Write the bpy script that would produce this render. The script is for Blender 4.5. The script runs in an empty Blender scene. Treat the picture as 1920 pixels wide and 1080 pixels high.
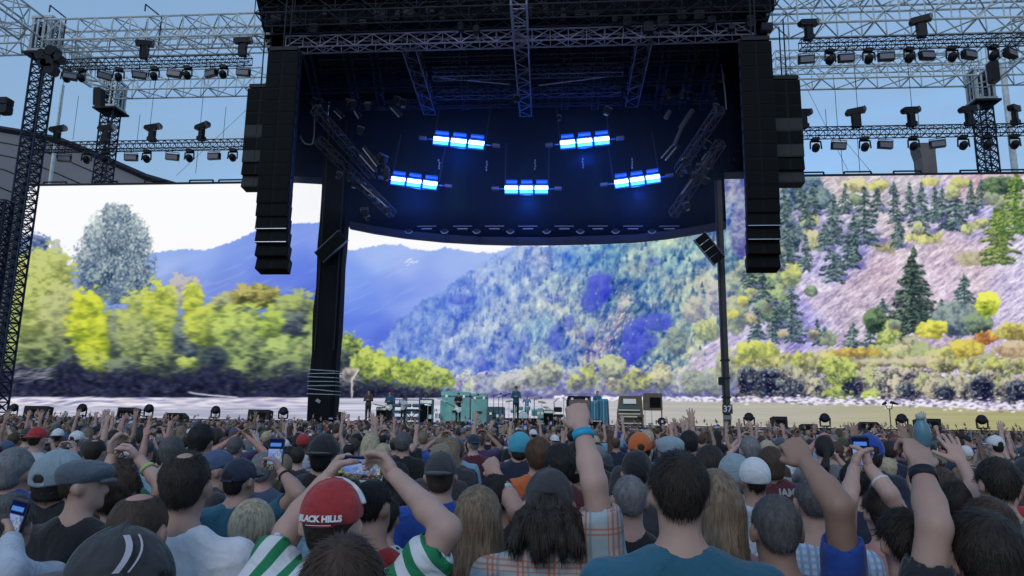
import bpy, math, random
import numpy as np
from mathutils import Vector, Matrix, Euler

scene = bpy.context.scene
COL = scene.collection
R = math.radians

# ------------------------------------------------------------------ camera
F_PX, W_PX, H_PX = 1340.0, 1920.0, 1080.0
CAM_Z, PITCH, YAW, ROLL = 1.95, 10.3, 4.6, 0.8
cam_data = bpy.data.cameras.new('camera')
cam = bpy.data.objects.new('camera', cam_data)
COL.objects.link(cam)
scene.camera = cam
cam_data.sensor_width = 36.0
cam_data.lens = F_PX / W_PX * 36.0
cam_data.clip_start = 0.1
cam_data.clip_end = 6000.0
CAM_R = (Matrix.Rotation(R(YAW), 3, 'Z') @ Matrix.Rotation(R(90 + PITCH), 3, 'X') @ Matrix.Rotation(R(ROLL), 3, 'Z'))
cam.matrix_world = Matrix.Translation((0, 0, CAM_Z)) @ CAM_R.to_4x4()
cam_data.dof.use_dof = False
CR = np.array(CAM_R)


def P(px, py, Y):
    """point of the plane y = Y seen at photo pixel (px, py)"""
    d = CR @ np.array([(px - 960) / F_PX, (540 - py) / F_PX, -1.0])
    t = Y / d[1]
    return Vector((d[0] * t, Y, CAM_Z + d[2] * t))


def PZ(px, py, Z):
    """point of the plane z = Z seen at photo pixel (px, py)"""
    d = CR @ np.array([(px - 960) / F_PX, (540 - py) / F_PX, -1.0])
    t = (Z - CAM_Z) / d[2]
    return Vector((d[0] * t, d[1] * t, Z))


def proj(x, y, z):
    v = np.stack([np.asarray(x, float), np.asarray(y, float), np.asarray(z, float) - CAM_Z], -1) @ CR
    return 960 + F_PX * v[..., 0] / -v[..., 2], 540 - F_PX * v[..., 1] / -v[..., 2]


# ------------------------------------------------------------------ render settings, world, sun
scene.render.engine = 'CYCLES'
scene.cycles.use_denoising = True
scene.cycles.max_bounces = 4
scene.cycles.diffuse_bounces = 2
scene.cycles.glossy_bounces = 2
scene.cycles.transmission_bounces = 2
scene.cycles.volume_bounces = 0
scene.cycles.pixel_filter_type = 'BLACKMAN_HARRIS'
scene.cycles.filter_width = 1.5
scene.cycles.sample_clamp_indirect = 3.0
scene.render.film_transparent = False
vs = scene.view_settings
vs.view_transform = 'Standard'
vs.look = 'None'
vs.gamma = 1.0
vs.use_curve_mapping = False
EXPO = 0.88
vs.exposure = EXPO

world = bpy.data.worlds.new('World')
scene.world = world
world.use_nodes = True
wn, wl = world.node_tree.nodes, world.node_tree.links
wn.clear()
sky = wn.new('ShaderNodeTexSky')
sky.sky_type = 'NISHITA'
sky.sun_disc = False
SUN_EL, SUN_ROT = 16.0, 195.0
sky.sun_elevation = R(SUN_EL)
sky.sun_rotation = R(SUN_ROT)
sky.altitude = 300
sky.air_density = 1.0
sky.dust_density = 0.3
sky.ozone_density = 4.0
tc = wn.new('ShaderNodeTexCoord')
mp = wn.new('ShaderNodeMapping')
mp.inputs['Scale'].default_value = (1.6, 1.6, 5.0)
nz = wn.new('ShaderNodeTexNoise')
nz.inputs['Scale'].default_value = 2.2
nz.inputs['Detail'].default_value = 5
nz.inputs['Roughness'].default_value = 0.55
ramp = wn.new('ShaderNodeValToRGB')
ramp.color_ramp.elements[0].position = 0.46
ramp.color_ramp.elements[0].color = (.62, .62, .62, 1)
ramp.color_ramp.elements[1].position = 0.75
ramp.color_ramp.elements[1].color = (0.9, 0.9, 0.9, 1)
mixc = wn.new('ShaderNodeMixRGB')
mixc.inputs['Color2'].default_value = (1.0, 1.48, 1.98, 1)
bg = wn.new('ShaderNodeBackground')
bg.inputs['Strength'].default_value = 0.15
wo = wn.new('ShaderNodeOutputWorld')
wl.new(tc.outputs['Generated'], mp.inputs['Vector'])
wl.new(mp.outputs['Vector'], nz.inputs['Vector'])
wl.new(nz.outputs['Fac'], ramp.inputs['Fac'])
wl.new(ramp.outputs['Color'], mixc.inputs['Fac'])
wl.new(sky.outputs['Color'], mixc.inputs['Color1'])
wl.new(mixc.outputs['Color'], bg.inputs['Color'])
wl.new(bg.outputs['Background'], wo.inputs['Surface'])

sun_data = bpy.data.lights.new('sun', 'SUN')
sun_data.energy = 0.3
sun_data.angle = R(20)
sun_data.color = (1.0, 0.9, 0.82)
sun = bpy.data.objects.new('sun', sun_data)
COL.objects.link(sun)
_sd = Vector((math.sin(R(SUN_ROT)) * math.cos(R(SUN_EL + 20)), math.cos(R(SUN_ROT)) * math.cos(R(SUN_EL + 20)), math.sin(R(SUN_EL + 20))))
sun.rotation_euler = _sd.to_track_quat('Z', 'Y').to_euler()


# ------------------------------------------------------------------ helpers
def s2l(c):
    c = np.asarray(c, float)
    return np.where(c <= 0.04045, c / 12.92, ((c + 0.055) / 1.055) ** 2.4)


def rgb(r, g, b):
    """display colour 0-255 -> linear"""
    return tuple(float(v) for v in s2l(np.array([r, g, b]) / 255.0))


_mats = {}


def mat(name, color, rough=0.7, metal=0.0, bump=0.0, bscale=40.0, var=0.0, vscale=6.0, sheen=0.0, emit=None, estr=1.0, spec=0.5, stretch=None):
    if name in _mats:
        return _mats[name]
    m = bpy.data.materials.new(name)
    m.use_nodes = True
    nt = m.node_tree
    b = nt.nodes['Principled BSDF']
    b.inputs['Base Color'].default_value = (*color, 1)
    b.inputs['Roughness'].default_value = rough
    b.inputs['Metallic'].default_value = metal
    b.inputs['Specular IOR Level'].default_value = spec
    if sheen:
        b.inputs['Sheen Weight'].default_value = sheen
    if emit is not None:
        b.inputs['Emission Color'].default_value = (*emit, 1)
        b.inputs['Emission Strength'].default_value = estr
    if var or bump:
        t = nt.nodes.new('ShaderNodeTexCoord')
        src = t.outputs['Object']
        if stretch:
            mpn = nt.nodes.new('ShaderNodeMapping')
            mpn.inputs['Scale'].default_value = stretch
            nt.links.new(src, mpn.inputs['Vector'])
            src = mpn.outputs['Vector']
        if var:
            n = nt.nodes.new('ShaderNodeTexNoise')
            n.inputs['Scale'].default_value = vscale
            n.inputs['Detail'].default_value = 4
            nt.links.new(src, n.inputs['Vector'])
            mr = nt.nodes.new('ShaderNodeMapRange')
            mr.inputs['From Min'].default_value = 0.3
            mr.inputs['From Max'].default_value = 0.7
            mr.inputs['To Min'].default_value = 1 - var
            mr.inputs['To Max'].default_value = 1 + var
            nt.links.new(n.outputs['Fac'], mr.inputs['Value'])
            mx = nt.nodes.new('ShaderNodeMixRGB')
            mx.blend_type = 'MULTIPLY'
            mx.inputs['Fac'].default_value = 1
            mx.inputs['Color1'].default_value = (*color, 1)
            nt.links.new(mr.outputs['Result'], mx.inputs['Color2'])
            nt.links.new(mx.outputs['Color'], b.inputs['Base Color'])
        if bump:
            n2 = nt.nodes.new('ShaderNodeTexNoise')
            n2.inputs['Scale'].default_value = bscale
            n2.inputs['Detail'].default_value = 3
            nt.links.new(src, n2.inputs['Vector'])
            bp = nt.nodes.new('ShaderNodeBump')
            bp.inputs['Strength'].default_value = bump
            bp.inputs['Distance'].default_value = 0.02
            nt.links.new(n2.outputs['Fac'], bp.inputs['Height'])
            nt.links.new(bp.outputs['Normal'], b.inputs['Normal'])
    _mats[name] = m
    return m


class MB:
    def __init__(self):
        self.v, self.f = [], []

    def add(self, vs_, fs_):
        o = len(self.v)
        self.v.extend([tuple(p) for p in vs_])
        self.f.extend([tuple(i + o for i in q) for q in fs_])
        return self

    def box(self, c, s, rot=None):
        c = Vector(c)
        h = Vector(s) * 0.5
        M = Euler(rot).to_matrix() if rot is not None and not isinstance(rot, Matrix) else (rot or Matrix.Identity(3))
        vs_ = []
        for z in (-1, 1):
            for x, y in ((-1, -1), (1, -1), (1, 1), (-1, 1)):
                vs_.append(c + M @ Vector((x * h.x, y * h.y, z * h.z)))
        return self.add(vs_, [(3, 2, 1, 0), (4, 5, 6, 7), (0, 1, 5, 4), (1, 2, 6, 5), (2, 3, 7, 6), (3, 0, 4, 7)])

    def cbox(self, c, s, ch, rot=None):
        """box whose outline (local x-z) has cut corners"""
        c = Vector(c)
        hx, hy, hz = s[0] / 2, s[1] / 2, s[2] / 2
        M = Euler(rot).to_matrix() if rot is not None and not isinstance(rot, Matrix) else (rot or Matrix.Identity(3))
        o = [(-hx + ch, -hz), (hx - ch, -hz), (hx, -hz + ch), (hx, hz - ch), (hx - ch, hz), (-hx + ch, hz), (-hx, hz - ch), (-hx, -hz + ch)]
        vs_ = [c + M @ Vector((x, -hy, z)) for x, z in o] + [c + M @ Vector((x, hy, z)) for x, z in o]
        n = 8
        return self.add(vs_, [tuple(range(n)), tuple(range(2 * n - 1, n - 1, -1))] + [(i, i + n, (i + 1) % n + n, (i + 1) % n) for i in range(n)])

    def prism(self, pts, y0, y1):
        """outline in x-z pushed along y"""
        n = len(pts)
        return self.add([(x, y0, z) for x, z in pts] + [(x, y1, z) for x, z in pts],
                        [tuple(range(n)), tuple(range(2 * n - 1, n - 1, -1))] + [(i, i + n, (i + 1) % n + n, (i + 1) % n) for i in range(n)])

    def tube(self, p0, p1, r, n=6, r1=None):
        p0, p1 = Vector(p0), Vector(p1)
        d = p1 - p0
        if d.length < 1e-6:
            return self
        q = d.to_track_quat('Z', 'Y').to_matrix()
        r1 = r if r1 is None else r1
        a = [(math.cos(2 * math.pi * i / n), math.sin(2 * math.pi * i / n)) for i in range(n)]
        vs_ = [p0 + q @ Vector((x * r, y * r, 0)) for x, y in a] + [p1 + q @ Vector((x * r1, y * r1, 0)) for x, y in a]
        return self.add(vs_, [(i, (i + 1) % n, (i + 1) % n + n, i + n) for i in range(n)] + [tuple(range(n - 1, -1, -1)), tuple(range(n, 2 * n))])

    def path(self, pts, r, n=6):
        for a, b in zip(pts[:-1], pts[1:]):
            self.tube(a, b, r, n)
        return self

    def ball(self, c, r, n=10, m=7, sc=(1, 1, 1), rot=None):
        M = Euler(rot).to_matrix() if rot is not None else Matrix.Identity(3)
        c = Vector(c)
        vs_ = [c + M @ Vector((0, 0, r * sc[2]))]
        for j in range(1, m):
            t = math.pi * j / m
            for i in range(n):
                a = 2 * math.pi * i / n
                vs_.append(c + M @ Vector((r * sc[0] * math.sin(t) * math.cos(a), r * sc[1] * math.sin(t) * math.sin(a), r * sc[2] * math.cos(t))))
        vs_.append(c + M @ Vector((0, 0, -r * sc[2])))
        fs_ = [(0, 1 + i, 1 + (i + 1) % n) for i in range(n)]
        for j in range(m - 2):
            o = 1 + j * n
            fs_ += [(o + i, o + n + i, o + n + (i + 1) % n, o + (i + 1) % n) for i in range(n)]
        o = 1 + (m - 2) * n
        L = len(vs_) - 1
        fs_ += [(o + i, L, o + (i + 1) % n) for i in range(n)]
        return self.add(vs_, fs_)

    def lathe(self, c, prof, n=16, rot=None):
        """profile [(r, z), ...] turned about the local z axis"""
        M = Euler(rot).to_matrix() if rot is not None and not isinstance(rot, Matrix) else (rot or Matrix.Identity(3))
        c = Vector(c)
        vs_ = [c + M @ Vector((r * math.cos(2 * math.pi * i / n), r * math.sin(2 * math.pi * i / n), z)) for r, z in prof for i in range(n)]
        fs_ = []
        for j in range(len(prof) - 1):
            fs_ += [(j * n + i, j * n + (i + 1) % n, (j + 1) * n + (i + 1) % n, (j + 1) * n + i) for i in range(n)]
        fs_ += [tuple(range(n - 1, -1, -1)), tuple((len(prof) - 1) * n + i for i in range(n))]
        return self.add(vs_, fs_)

    def mesh(self, name, m, smooth=False):
        me = bpy.data.meshes.new(name)
        me.from_pydata(self.v, [], self.f)
        me.materials.append(m)
        if smooth:
            me.polygons.foreach_set('use_smooth', [True] * len(me.polygons))
        me.update()
        return me

    def build(self, name, m, parent=None, smooth=False, kind=None):
        return link(name, self.mesh(name, m, smooth), parent, kind)


def link(name, data, parent=None, kind=None):
    o = bpy.data.objects.new(name, data)
    COL.objects.link(o)
    if parent is not None:
        o.parent = parent
    if kind:
        o['kind'] = kind
    return o


def tag(o, label, cat, group=None, kind=None):
    o['label'] = label
    o['category'] = cat
    if group:
        o['group'] = group
    if kind:
        o['kind'] = kind
    return o


def thing(name, label, cat, loc=(0, 0, 0), rot=None, group=None):
    o = bpy.data.objects.new(name, None)
    o.empty_display_size = 0.2
    COL.objects.link(o)
    o.location = loc
    if rot is not None:
        if isinstance(rot, Matrix):
            o.rotation_euler = rot.to_euler()
        else:
            o.rotation_euler = rot
    return tag(o, label, cat, group)


def dup(root, loc=None, rot=None, label=None, group=None, scale=None):
    r = root.copy()
    COL.objects.link(r)
    if loc is not None:
        r.location = loc
    if rot is not None:
        r.rotation_euler = rot.to_euler() if isinstance(rot, Matrix) else rot
    if scale is not None:
        r.scale = scale
    if label:
        r['label'] = label
    if group:
        r['group'] = group
    for ch in list(root.children):
        c = ch.copy()
        COL.objects.link(c)
        c.parent = r
        for g in ch.children:
            d = g.copy()
            COL.objects.link(d)
            d.parent = c
    return r


_NTH = ['zeroth', 'first', 'second', 'third', 'fourth', 'fifth', 'sixth', 'seventh', 'eighth', 'ninth', 'tenth', 'eleventh', 'twelfth', 'thirteenth', 'fourteenth', 'fifteenth', 'sixteenth', 'seventeenth', 'eighteenth', 'nineteenth', 'twentieth']


def nth(n):
    if n <= 20:
        return _NTH[n]
    tens = {2: 'twent', 3: 'thirt', 4: 'fort', 5: 'fift'}[n // 10]
    return tens + ('ieth' if n % 10 == 0 else 'y-' + _NTH[n % 10])
# ------------------------------------------------------------------ the picture on the video wall (flat print)
PX0, PY0, PW, PH = -80, 318, 2100, 512
rs = np.random.RandomState(7)
IMG = np.zeros((PH, PW, 3))
YY, XX = np.mgrid[0:PH, 0:PW].astype(float)
XX += PX0
YY += PY0


def vn(cx, cy, seed, oct_=1, ang=0.0, ani=1.0):
    """value noise 0..1 over the picture, cells cx by cy pixels, optionally turned"""
    out, amp, tot = np.zeros((PH, PW)), 1.0, 0.0
    ca, sa = math.cos(ang), math.sin(ang)
    U = XX * ca + YY * sa
    V = -XX * sa + YY * ca
    for o in range(oct_):
        g = np.random.RandomState(seed + o * 17).rand(256, 256)
        u, v = U / cx * 2 ** o, V / cy * 2 ** o
        iu, iv = np.floor(u).astype(int), np.floor(v).astype(int)
        fu, fv = u - iu, v - iv
        fu = fu * fu * (3 - 2 * fu)
        fv = fv * fv * (3 - 2 * fv)
        a, b = g[iv % 256, iu % 256], g[iv % 256, (iu + 1) % 256]
        c, d = g[(iv + 1) % 256, iu % 256], g[(iv + 1) % 256, (iu + 1) % 256]
        out += amp * ((a * (1 - fu) + b * fu) * (1 - fv) + (c * (1 - fu) + d * fu) * fv)
        tot += amp
        amp *= 0.55
    return out / tot


def C(*c):
    return np.array(c, float) / 255.0


def edge(pts):
    xs, ys = zip(*pts)
    return np.interp(XX[0], xs, ys)[None, :]


def over(mask, col):
    global IMG
    m = np.clip(mask, 0, 1)[..., None]
    IMG = IMG * (1 - m) + col * m


def sm(x, a, b):
    t = np.clip((x - a) / (b - a), 0, 1)
    return t * t * (3 - 2 * t)


def dab(x, y, rx, ry, col, a=1.0, ang=0.0):
    r = max(rx, ry) + 1.5
    x0, x1 = int(max(0, x - PX0 - r)), int(min(PW, x - PX0 + r + 1))
    y0, y1 = int(max(0, y - PY0 - r)), int(min(PH, y - PY0 + r + 1))
    if x1 <= x0 or y1 <= y0:
        return
    gx = XX[y0:y1, x0:x1] - x
    gy = YY[y0:y1, x0:x1] - y
    if ang:
        c, s = math.cos(ang), math.sin(ang)
        gx, gy = gx * c + gy * s, -gx * s + gy * c
    d = (gx / rx) ** 2 + (gy / ry) ** 2
    m = (np.clip(1.5 - d, 0, 1) * a)[..., None]
    IMG[y0:y1, x0:x1] = IMG[y0:y1, x0:x1] * (1 - m) + col * m


def bush(cx, cy, rx, ry, light, dark, n=None, size=3.2, alpha=.8, jag=.16, streak=0.0, hi=.55, fill=1.0):
    """a leafy mass: shadow underpainting, then small leaf clumps, lighter towards the top left"""
    n = n or int(rx * ry * .35)
    light, dark = np.array(light) / 255., np.array(dark) / 255.
    for k in range(int(8 * fill)):
        a = rs.rand() * 6.28
        q = rs.rand() ** .5 * .6
        dab(cx + rx * q * math.cos(a), cy + ry * q * math.sin(a), rx * .5, ry * .5, dark * .55 + light * .45, .6)
    ph = rs.rand(5) * 6.28
    lob = [(rs.randn() * .5 * rx, rs.randn() * .45 * ry, (.3 + .3 * rs.rand())) for _ in range(7)]
    for k in range(n):
        a = rs.rand() * 6.283
        rad = 1 + jag * (math.sin(3 * a + ph[0]) + .8 * math.sin(5 * a + ph[1]) + .6 * math.sin(9 * a + ph[2]))
        q = math.sqrt(rs.rand()) * rad
        ux, uy = q * math.cos(a), q * math.sin(a)
        x, y = cx + rx * ux, cy + ry * uy
        lobe = 0.0
        for lx, ly, lr in lob:
            ddx, ddy = (x - cx - lx) / (rx * lr), (y - cy - ly) / (ry * lr)
            d2 = ddx * ddx + ddy * ddy
            if d2 < 1:
                lobe = max(lobe, .5 - .5 * (ddy * .8 + ddx * .45))
        t = hi + .3 * lobe - .34 * uy - .16 * ux - .2 + rs.randn() * .2
        t = min(1.15, max(0, t))
        s = size * (.5 + rs.rand())
        dab(x, y, s * (1 + streak), s * (.8 if streak else 1), dark * (1 - t) + light * t, alpha, rs.rand() * 3 if not streak else rs.randn() * .2)


def conifer(x, top, base, w, light=(120, 150, 130), dark=(28, 52, 72), alpha=.9):
    light, dark = np.array(light) / 255., np.array(dark) / 255.
    h = base - top
    dab(x, (top + base) / 2, max(1.2, w * .05), h / 2, dark, .9)
    rows = int(h / 3.2)
    for j in range(rows):
        f = (j + .5) / rows
        y = top + f * h
        ww = w * .5 * (f ** .8) * (.55 + .6 * rs.rand()) * (1 if f < .9 else .75)
        m = int(2 + ww / 2.0)
        for s in (-1, 1):
            for i in range(m):
                q = (i + rs.rand()) / m
                t = .12 + .95 * rs.rand() ** 1.3 * (1.0 if s < 0 else .55) + .2 * q
                dab(x + s * ww * q, y + q * 2.4 + rs.randn(), 2.6 + rs.rand() * 1.6, 1.5, dark * (1 - t) + light * t, alpha, s * .35)


NS = {}


def NF(key):
    """shared noise fields, made once"""
    if key not in NS:
        NS[key] = {
            'leaf': lambda: vn(9, 4.2, 101, 3, .05), 'leaf2': lambda: vn(5.5, 5, 103, 3), 'mid': lambda: vn(24, 19, 105, 3), 'big': lambda: vn(60, 44, 107, 2), 'fine': lambda: vn(3.6, 4.4, 109, 2), 'tree': lambda: vn(7.5, 15, 111, 3, .22),
            'clump': lambda: vn(13, 11, 113, 3), 'rock': lambda: vn(26, 4.2, 115, 3, -.66), 'rock2': lambda: vn(9, 3.4, 117, 2, -.5)}[key]()
    return NS[key]


def plan(points, p=5.0, soft=26.0):
    """smooth colour field through hand-picked points (x, y, r, g, b)"""
    q = 8
    xs, ys = XX[::q, ::q], YY[::q, ::q]
    num = np.zeros(xs.shape + (3,))
    den = np.zeros(xs.shape)
    for x, y, r, g, b in points:
        w = 1.0 / (((xs - x) ** 2 + (ys - y) ** 2 + soft ** 2) ** (p / 2) / 1e6)
        num += w[..., None] * C(r, g, b)
        den += w
    f = num / den[..., None]
    fy, fx = (YY - PY0) / q, (XX - PX0) / q
    iy, ix = np.minimum(fy.astype(int), f.shape[0] - 2), np.minimum(fx.astype(int), f.shape[1] - 2)
    ty, tx = np.clip(fy - iy, 0, 1)[..., None], np.clip(fx - ix, 0, 1)[..., None]
    return (f[iy, ix] * (1 - tx) + f[iy, ix + 1] * tx) * (1 - ty) + (f[iy + 1, ix] * (1 - tx) + f[iy + 1, ix + 1] * tx) * ty


def blob(cx, cy, rx, ry, light, dark, soft=.10, rag=.55, leaf='leaf', hi=.5, con=1.0, alpha=1.0):
    """one tree or shrub: ragged outline, lit from the upper left, broken up by leaves"""
    x0, x1 = int(max(0, cx - rx * 1.5 - PX0)), int(min(PW, cx + rx * 1.5 - PX0))
    y0, y1 = int(max(0, cy - ry * 1.5 - PY0)), int(min(PH, cy + ry * 1.5 - PY0))
    if x1 <= x0 or y1 <= y0:
        return
    w = (slice(y0, y1), slice(x0, x1))
    ux, uy = (XX[w] - cx) / rx, (YY[w] - cy) / ry
    lf, md, fn = NF(leaf)[w] - .5, NF('clump')[w] - .5, NF('fine')[w] - .5
    r = np.sqrt(ux * ux + uy * uy)
    m = sm(1 - r + rag * md + rag * .7 * lf, -soft, soft) * alpha
    t = hi - .46 * uy - .16 * ux + con * (1.15 * lf + 1.25 * md + .35 * fn) + .8 * (NF('mid')[w] - .5)
    t = np.clip(t, -.12, 1.0)[..., None]
    c = C(*dark) * (1 - t) + C(*light) * t
    IMG[w] = IMG[w] * (1 - m[..., None]) + c * m[..., None]


def fir(x, top, base, w, light=(146, 168, 158), dark=(38, 58, 72), den=1.0):
    """conifer: drooping boughs in tiers, gaps between them"""
    light, dark = np.array(light) / 255., np.array(dark) / 255.
    h = base - top
    dab(x, (top + base) / 2, max(1.0, w * .035), h / 2, dark, .85)
    tiers = max(7, int(h / 4.2))
    w = w * 1.34
    lean = rs.randn() * .02
    for j in range(tiers):
        f = (j + rs.rand() * .9) / tiers
        y = top + f * h
        for s in (-1, 1):
            if rs.rand() < .12:
                continue
            ww = w * .5 * (f ** .72) * (.35 + .75 * rs.rand()) * (1 if f < .85 else .7)
            m = int((3 + ww / 1.5) * den)
            for i in range(m):
                q = (i + rs.rand()) / m
                yy = y + q * (2.0 + 3.5 * f) + rs.randn() * 1.5
                up = rs.rand()
                t = (.55 + .6 * rs.rand()) if up < .34 else .02 + .42 * rs.rand()
                t *= (1.0 if s < 0 else .76)
                dab(x + lean * (y - top) + s * ww * q, yy - (1.5 if up < .34 else -1.0), 2.0 + rs.rand() * 2.2, 1.3 + rs.rand() * .6, dark * (1 - t) + light * t, .62, s * .32 + rs.randn() * .25)


# sky of the picture
IMG[:] = C(249, 250, 255)
over(sm(YY, 340, 480) * .3, C(246, 243, 252))
# far ranges
far = edge([(-90, 520), (240, 486), (285, 474), (340, 467), (385, 469), (430, 455), (480, 433), (540, 421), (600, 417), (625, 440), (655, 470), (690, 464), (725, 458), (752, 459), (775, 467), (810, 471), (835, 464), (850, 466), (880, 472), (930, 474), (960, 462), (2100, 462)])
mc_ = plan([(300, 490, 140, 166, 240), (380, 485, 132, 160, 245), (450, 480, 118, 146, 240), (540, 440, 124, 150, 242), (590, 430, 124, 150, 242), (560, 500, 98, 126, 236), (590, 570, 84, 106, 220), (420, 530, 112, 136, 226), (500, 520, 100, 126, 232), (340, 540, 120, 140, 222),
            (700, 475, 150, 176, 252), (660, 520, 122, 154, 252), (760, 490, 152, 174, 250), (850, 495, 142, 168, 246), (900, 485, 146, 170, 246), (680, 560, 112, 142, 248), (740, 550, 124, 150, 246), (800, 530, 130, 154, 244), (680, 610, 100, 130, 240), (715, 640, 84, 110, 230)])
mc_ = mc_ + ((vn(130, 34, 3, 3, -.35) - .5) * .09)[..., None] * np.array([1, .9, .25])
mc_ = mc_ * .95 + np.array([.68, .76, .97]) * .05
over(sm(YY + (vn(5, 5, 5, 2) - .5) * 5, far - 1.2, far + 1.2), mc_)
over(sm(vn(70, 8, 9, 2, -.4), .62, .80) * sm(YY, far + 16, far + 50) * .12, C(186, 200, 255))
for k in range(12):
    dab(768 + rs.randn() * 8, 491 + rs.randn() * 3, 4, 1.4, C(214, 220, 250), .45, -.4)
# forested slope in the middle
hb = edge([(-90, 900), (640, 800), (690, 668), (720, 640), (745, 600), (790, 566), (830, 545), (870, 515), (905, 494), (940, 478), (975, 462), (1160, 450), (1230, 415), (1300, 360), (1350, 320), (2100, 300)])
HB = hb[0]
hp = plan([(900, 500, 146, 166, 246), (850, 545, 112, 138, 240), (870, 565, 92, 118, 232), (800, 590, 110, 138, 232), (770, 640, 118, 140, 226), (850, 640, 142, 158, 222), (900, 600, 146, 164, 222), (960, 545, 150, 168, 230), (1000, 490, 148, 166, 240), (1060, 480, 128, 154, 240), (1045, 545, 140, 162, 214), (1000, 610, 134, 156, 208),
           (950, 660, 124, 142, 222), (880, 690, 118, 130, 216), (1080, 600, 150, 164, 206), (1100, 480, 138, 164, 220), (1180, 475, 150, 176, 206), (1240, 470, 164, 186, 196), (1300, 480, 164, 180, 184), (1210, 530, 108, 140, 200), (1265, 510, 168, 178, 196), (1150, 600, 164, 160, 196), (1060, 650, 112, 124, 212), (1110, 665, 166, 152, 190),
           (1165, 560, 150, 160, 190), (1190, 645, 84, 100, 206), (1180, 590, 96, 124, 180), (1240, 600, 104, 124, 204), (1280, 550, 164, 170, 178), (1300, 620, 176, 178, 170), (1250, 650, 146, 158, 170), (1330, 560, 176, 168, 196), (1330, 600, 192, 186, 190), (1330, 480, 150, 150, 190), (1370, 360, 150, 130, 205), (1370, 410, 128, 118, 200), (1380, 460, 140, 160, 180), (1345, 430, 120, 120, 190), (1010, 690, 150, 160, 196), (1080, 700, 130, 140, 196), (1400, 520, 150, 165, 160), (1400, 600, 170, 170, 180)], soft=22)
fx_ = sm(XX, 720, 1150)
dist = .42 + .58 * sm(YY - hb, 0, 110) * .5 + .29 * fx_
tr, cl, fi, bg_ = NF('tree') - .5, NF('clump') - .5, NF('fine') - .5, NF('big') - .5
rdg = vn(70, 20, 131, 3, -.85) - .5
tt = (1.35 * tr + 1.25 * cl + .45 * fi + .9 * rdg)
up_ = np.clip(tt, 0, 1)[..., None] * np.array([.46, .44, .14])
dn_ = np.clip(-tt, 0, 1)[..., None] * np.array([.66, .52, .12])
hcol_g = (sm(XX, 900, 1250) * .30)[..., None]
hp = hp * (1 - hcol_g) + np.array([.56, .63, .64]) * hcol_g
warm = np.clip(bg_ * 2.2, -.5, 1)[..., None] * np.array([.09, .015, -.05])
hp = hp * .80 + np.array([.62, .67, .74]) * .20
hcol = (hp - np.array([.075, .05, .055]) * fx_[..., None] + np.array([0, .018, 0])) + (up_ - dn_) * dist[..., None] * .68 + warm * fx_[..., None]
over(sm(YY + (vn(9, 7, 11, 2) - .5) * 22, hb - 5, hb + 6), hcol)
# blue cliffs in shade, ragged
for (cx, cy, rx, ry, a_s) in ((1128, 538, 27, 29, 1), (1112, 562, 21, 24, .8), (1192, 632, 24, 36, .85), (1228, 602, 30, 18, .8), (1180, 664, 17, 22, .9), (1214, 640, 18, 16, .7), (1068, 605, 9, 14, .6), (1040, 634, 10, 22, .55), (905, 690, 12, 20, .6), (960, 664, 12, 22, .5), (985, 640, 9, 16, .5), (1105, 630, 8, 16, .5), (862, 562, 22, 9, .5), (1225, 490, 14, 9, .4), (1040, 560, 20, 8, .35)):
    blob(cx, cy, rx, ry, (96, 110, 218), (58, 72, 206), soft=.16, rag=.9, leaf='tree', con=.55, alpha=a_s)
for k in range(420):
    x = 735 + rs.rand() * 630
    y = 400 + rs.rand() * 320
    if y < HB[int(x - PX0)] + 4:
        continue
    f = min(1, max(0, (x - 760) / 560.))
    c0 = (C(100, 126, 222) * (1 - f) + C(70, 98, 140) * f) + rs.randn() * .03
    hh_ = 5 + 11 * rs.rand() * (.35 + .65 * f)
    for j in range(5):
        dab(x + rs.randn() * .5, y - hh_ * (1 - j / 4.0), .8 + j * .62 * (.6 + .6 * f), 1.9, c0 + (rs.rand() - .4) * .12, .5 + .2 * f)
for k in range(300):
    x = 760 + rs.rand() * 600
    y = 460 + rs.rand() * 260
    if y < HB[int(x - PX0)] + 10:
        continue
    f = min(1, max(0, (x - 760) / 560.))
    c0 = C(186, 200, 236) * (1 - f) + C(208, 210, 200) * f
    dab(x, y, 1.4 + 1.6 * rs.rand() * (.5 + f * .6), 1.2 + 1.4 * rs.rand(), c0, .3, rs.randn() * .4)
for k in range(260):
    u = rs.rand()
    dab(1090 + u * 90 + rs.randn() * 7, 700 - u * 130 + rs.randn() * 20, 3.2, 1.5, C(214, 190, 204) if rs.rand() < .6 else C(140, 112, 160), .5, -1.0)
# scree
tal = edge([(-90, 900), (1190, 790), (1240, 716), (1300, 668), (1345, 632), (1395, 590), (1440, 520), (1470, 430), (1490, 380), (1520, 300), (2100, 300)])
tp_ = plan([(1360, 680, 196, 184, 222), (1420, 640, 190, 180, 226), (1500, 590, 156, 150, 226), (1540, 560, 206, 190, 220), (1600, 540, 206, 184, 206), (1650, 500, 212, 186, 204), (1620, 600, 188, 172, 196), (1560, 500, 176, 172, 226), (1600, 470, 152, 154, 216), (1700, 440, 204, 186, 196), (1800, 420, 190, 178, 222), (1850, 400, 184, 180, 232),
            (1780, 460, 208, 184, 200), (1830, 500, 214, 190, 206), (1900, 500, 206, 196, 232), (1900, 540, 198, 184, 224), (1500, 480, 186, 180, 220), (1690, 350, 200, 190, 204), (1840, 360, 206, 170, 180), (1600, 370, 206, 194, 200), (1760, 530, 206, 182, 208), (1680, 560, 196, 176, 196), (1740, 390, 184, 176, 216), (1560, 440, 170, 166, 206), (1290, 690, 188, 172, 200)], soft=20)
rk, rk2 = NF('rock') - .5, NF('rock2') - .5
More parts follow.
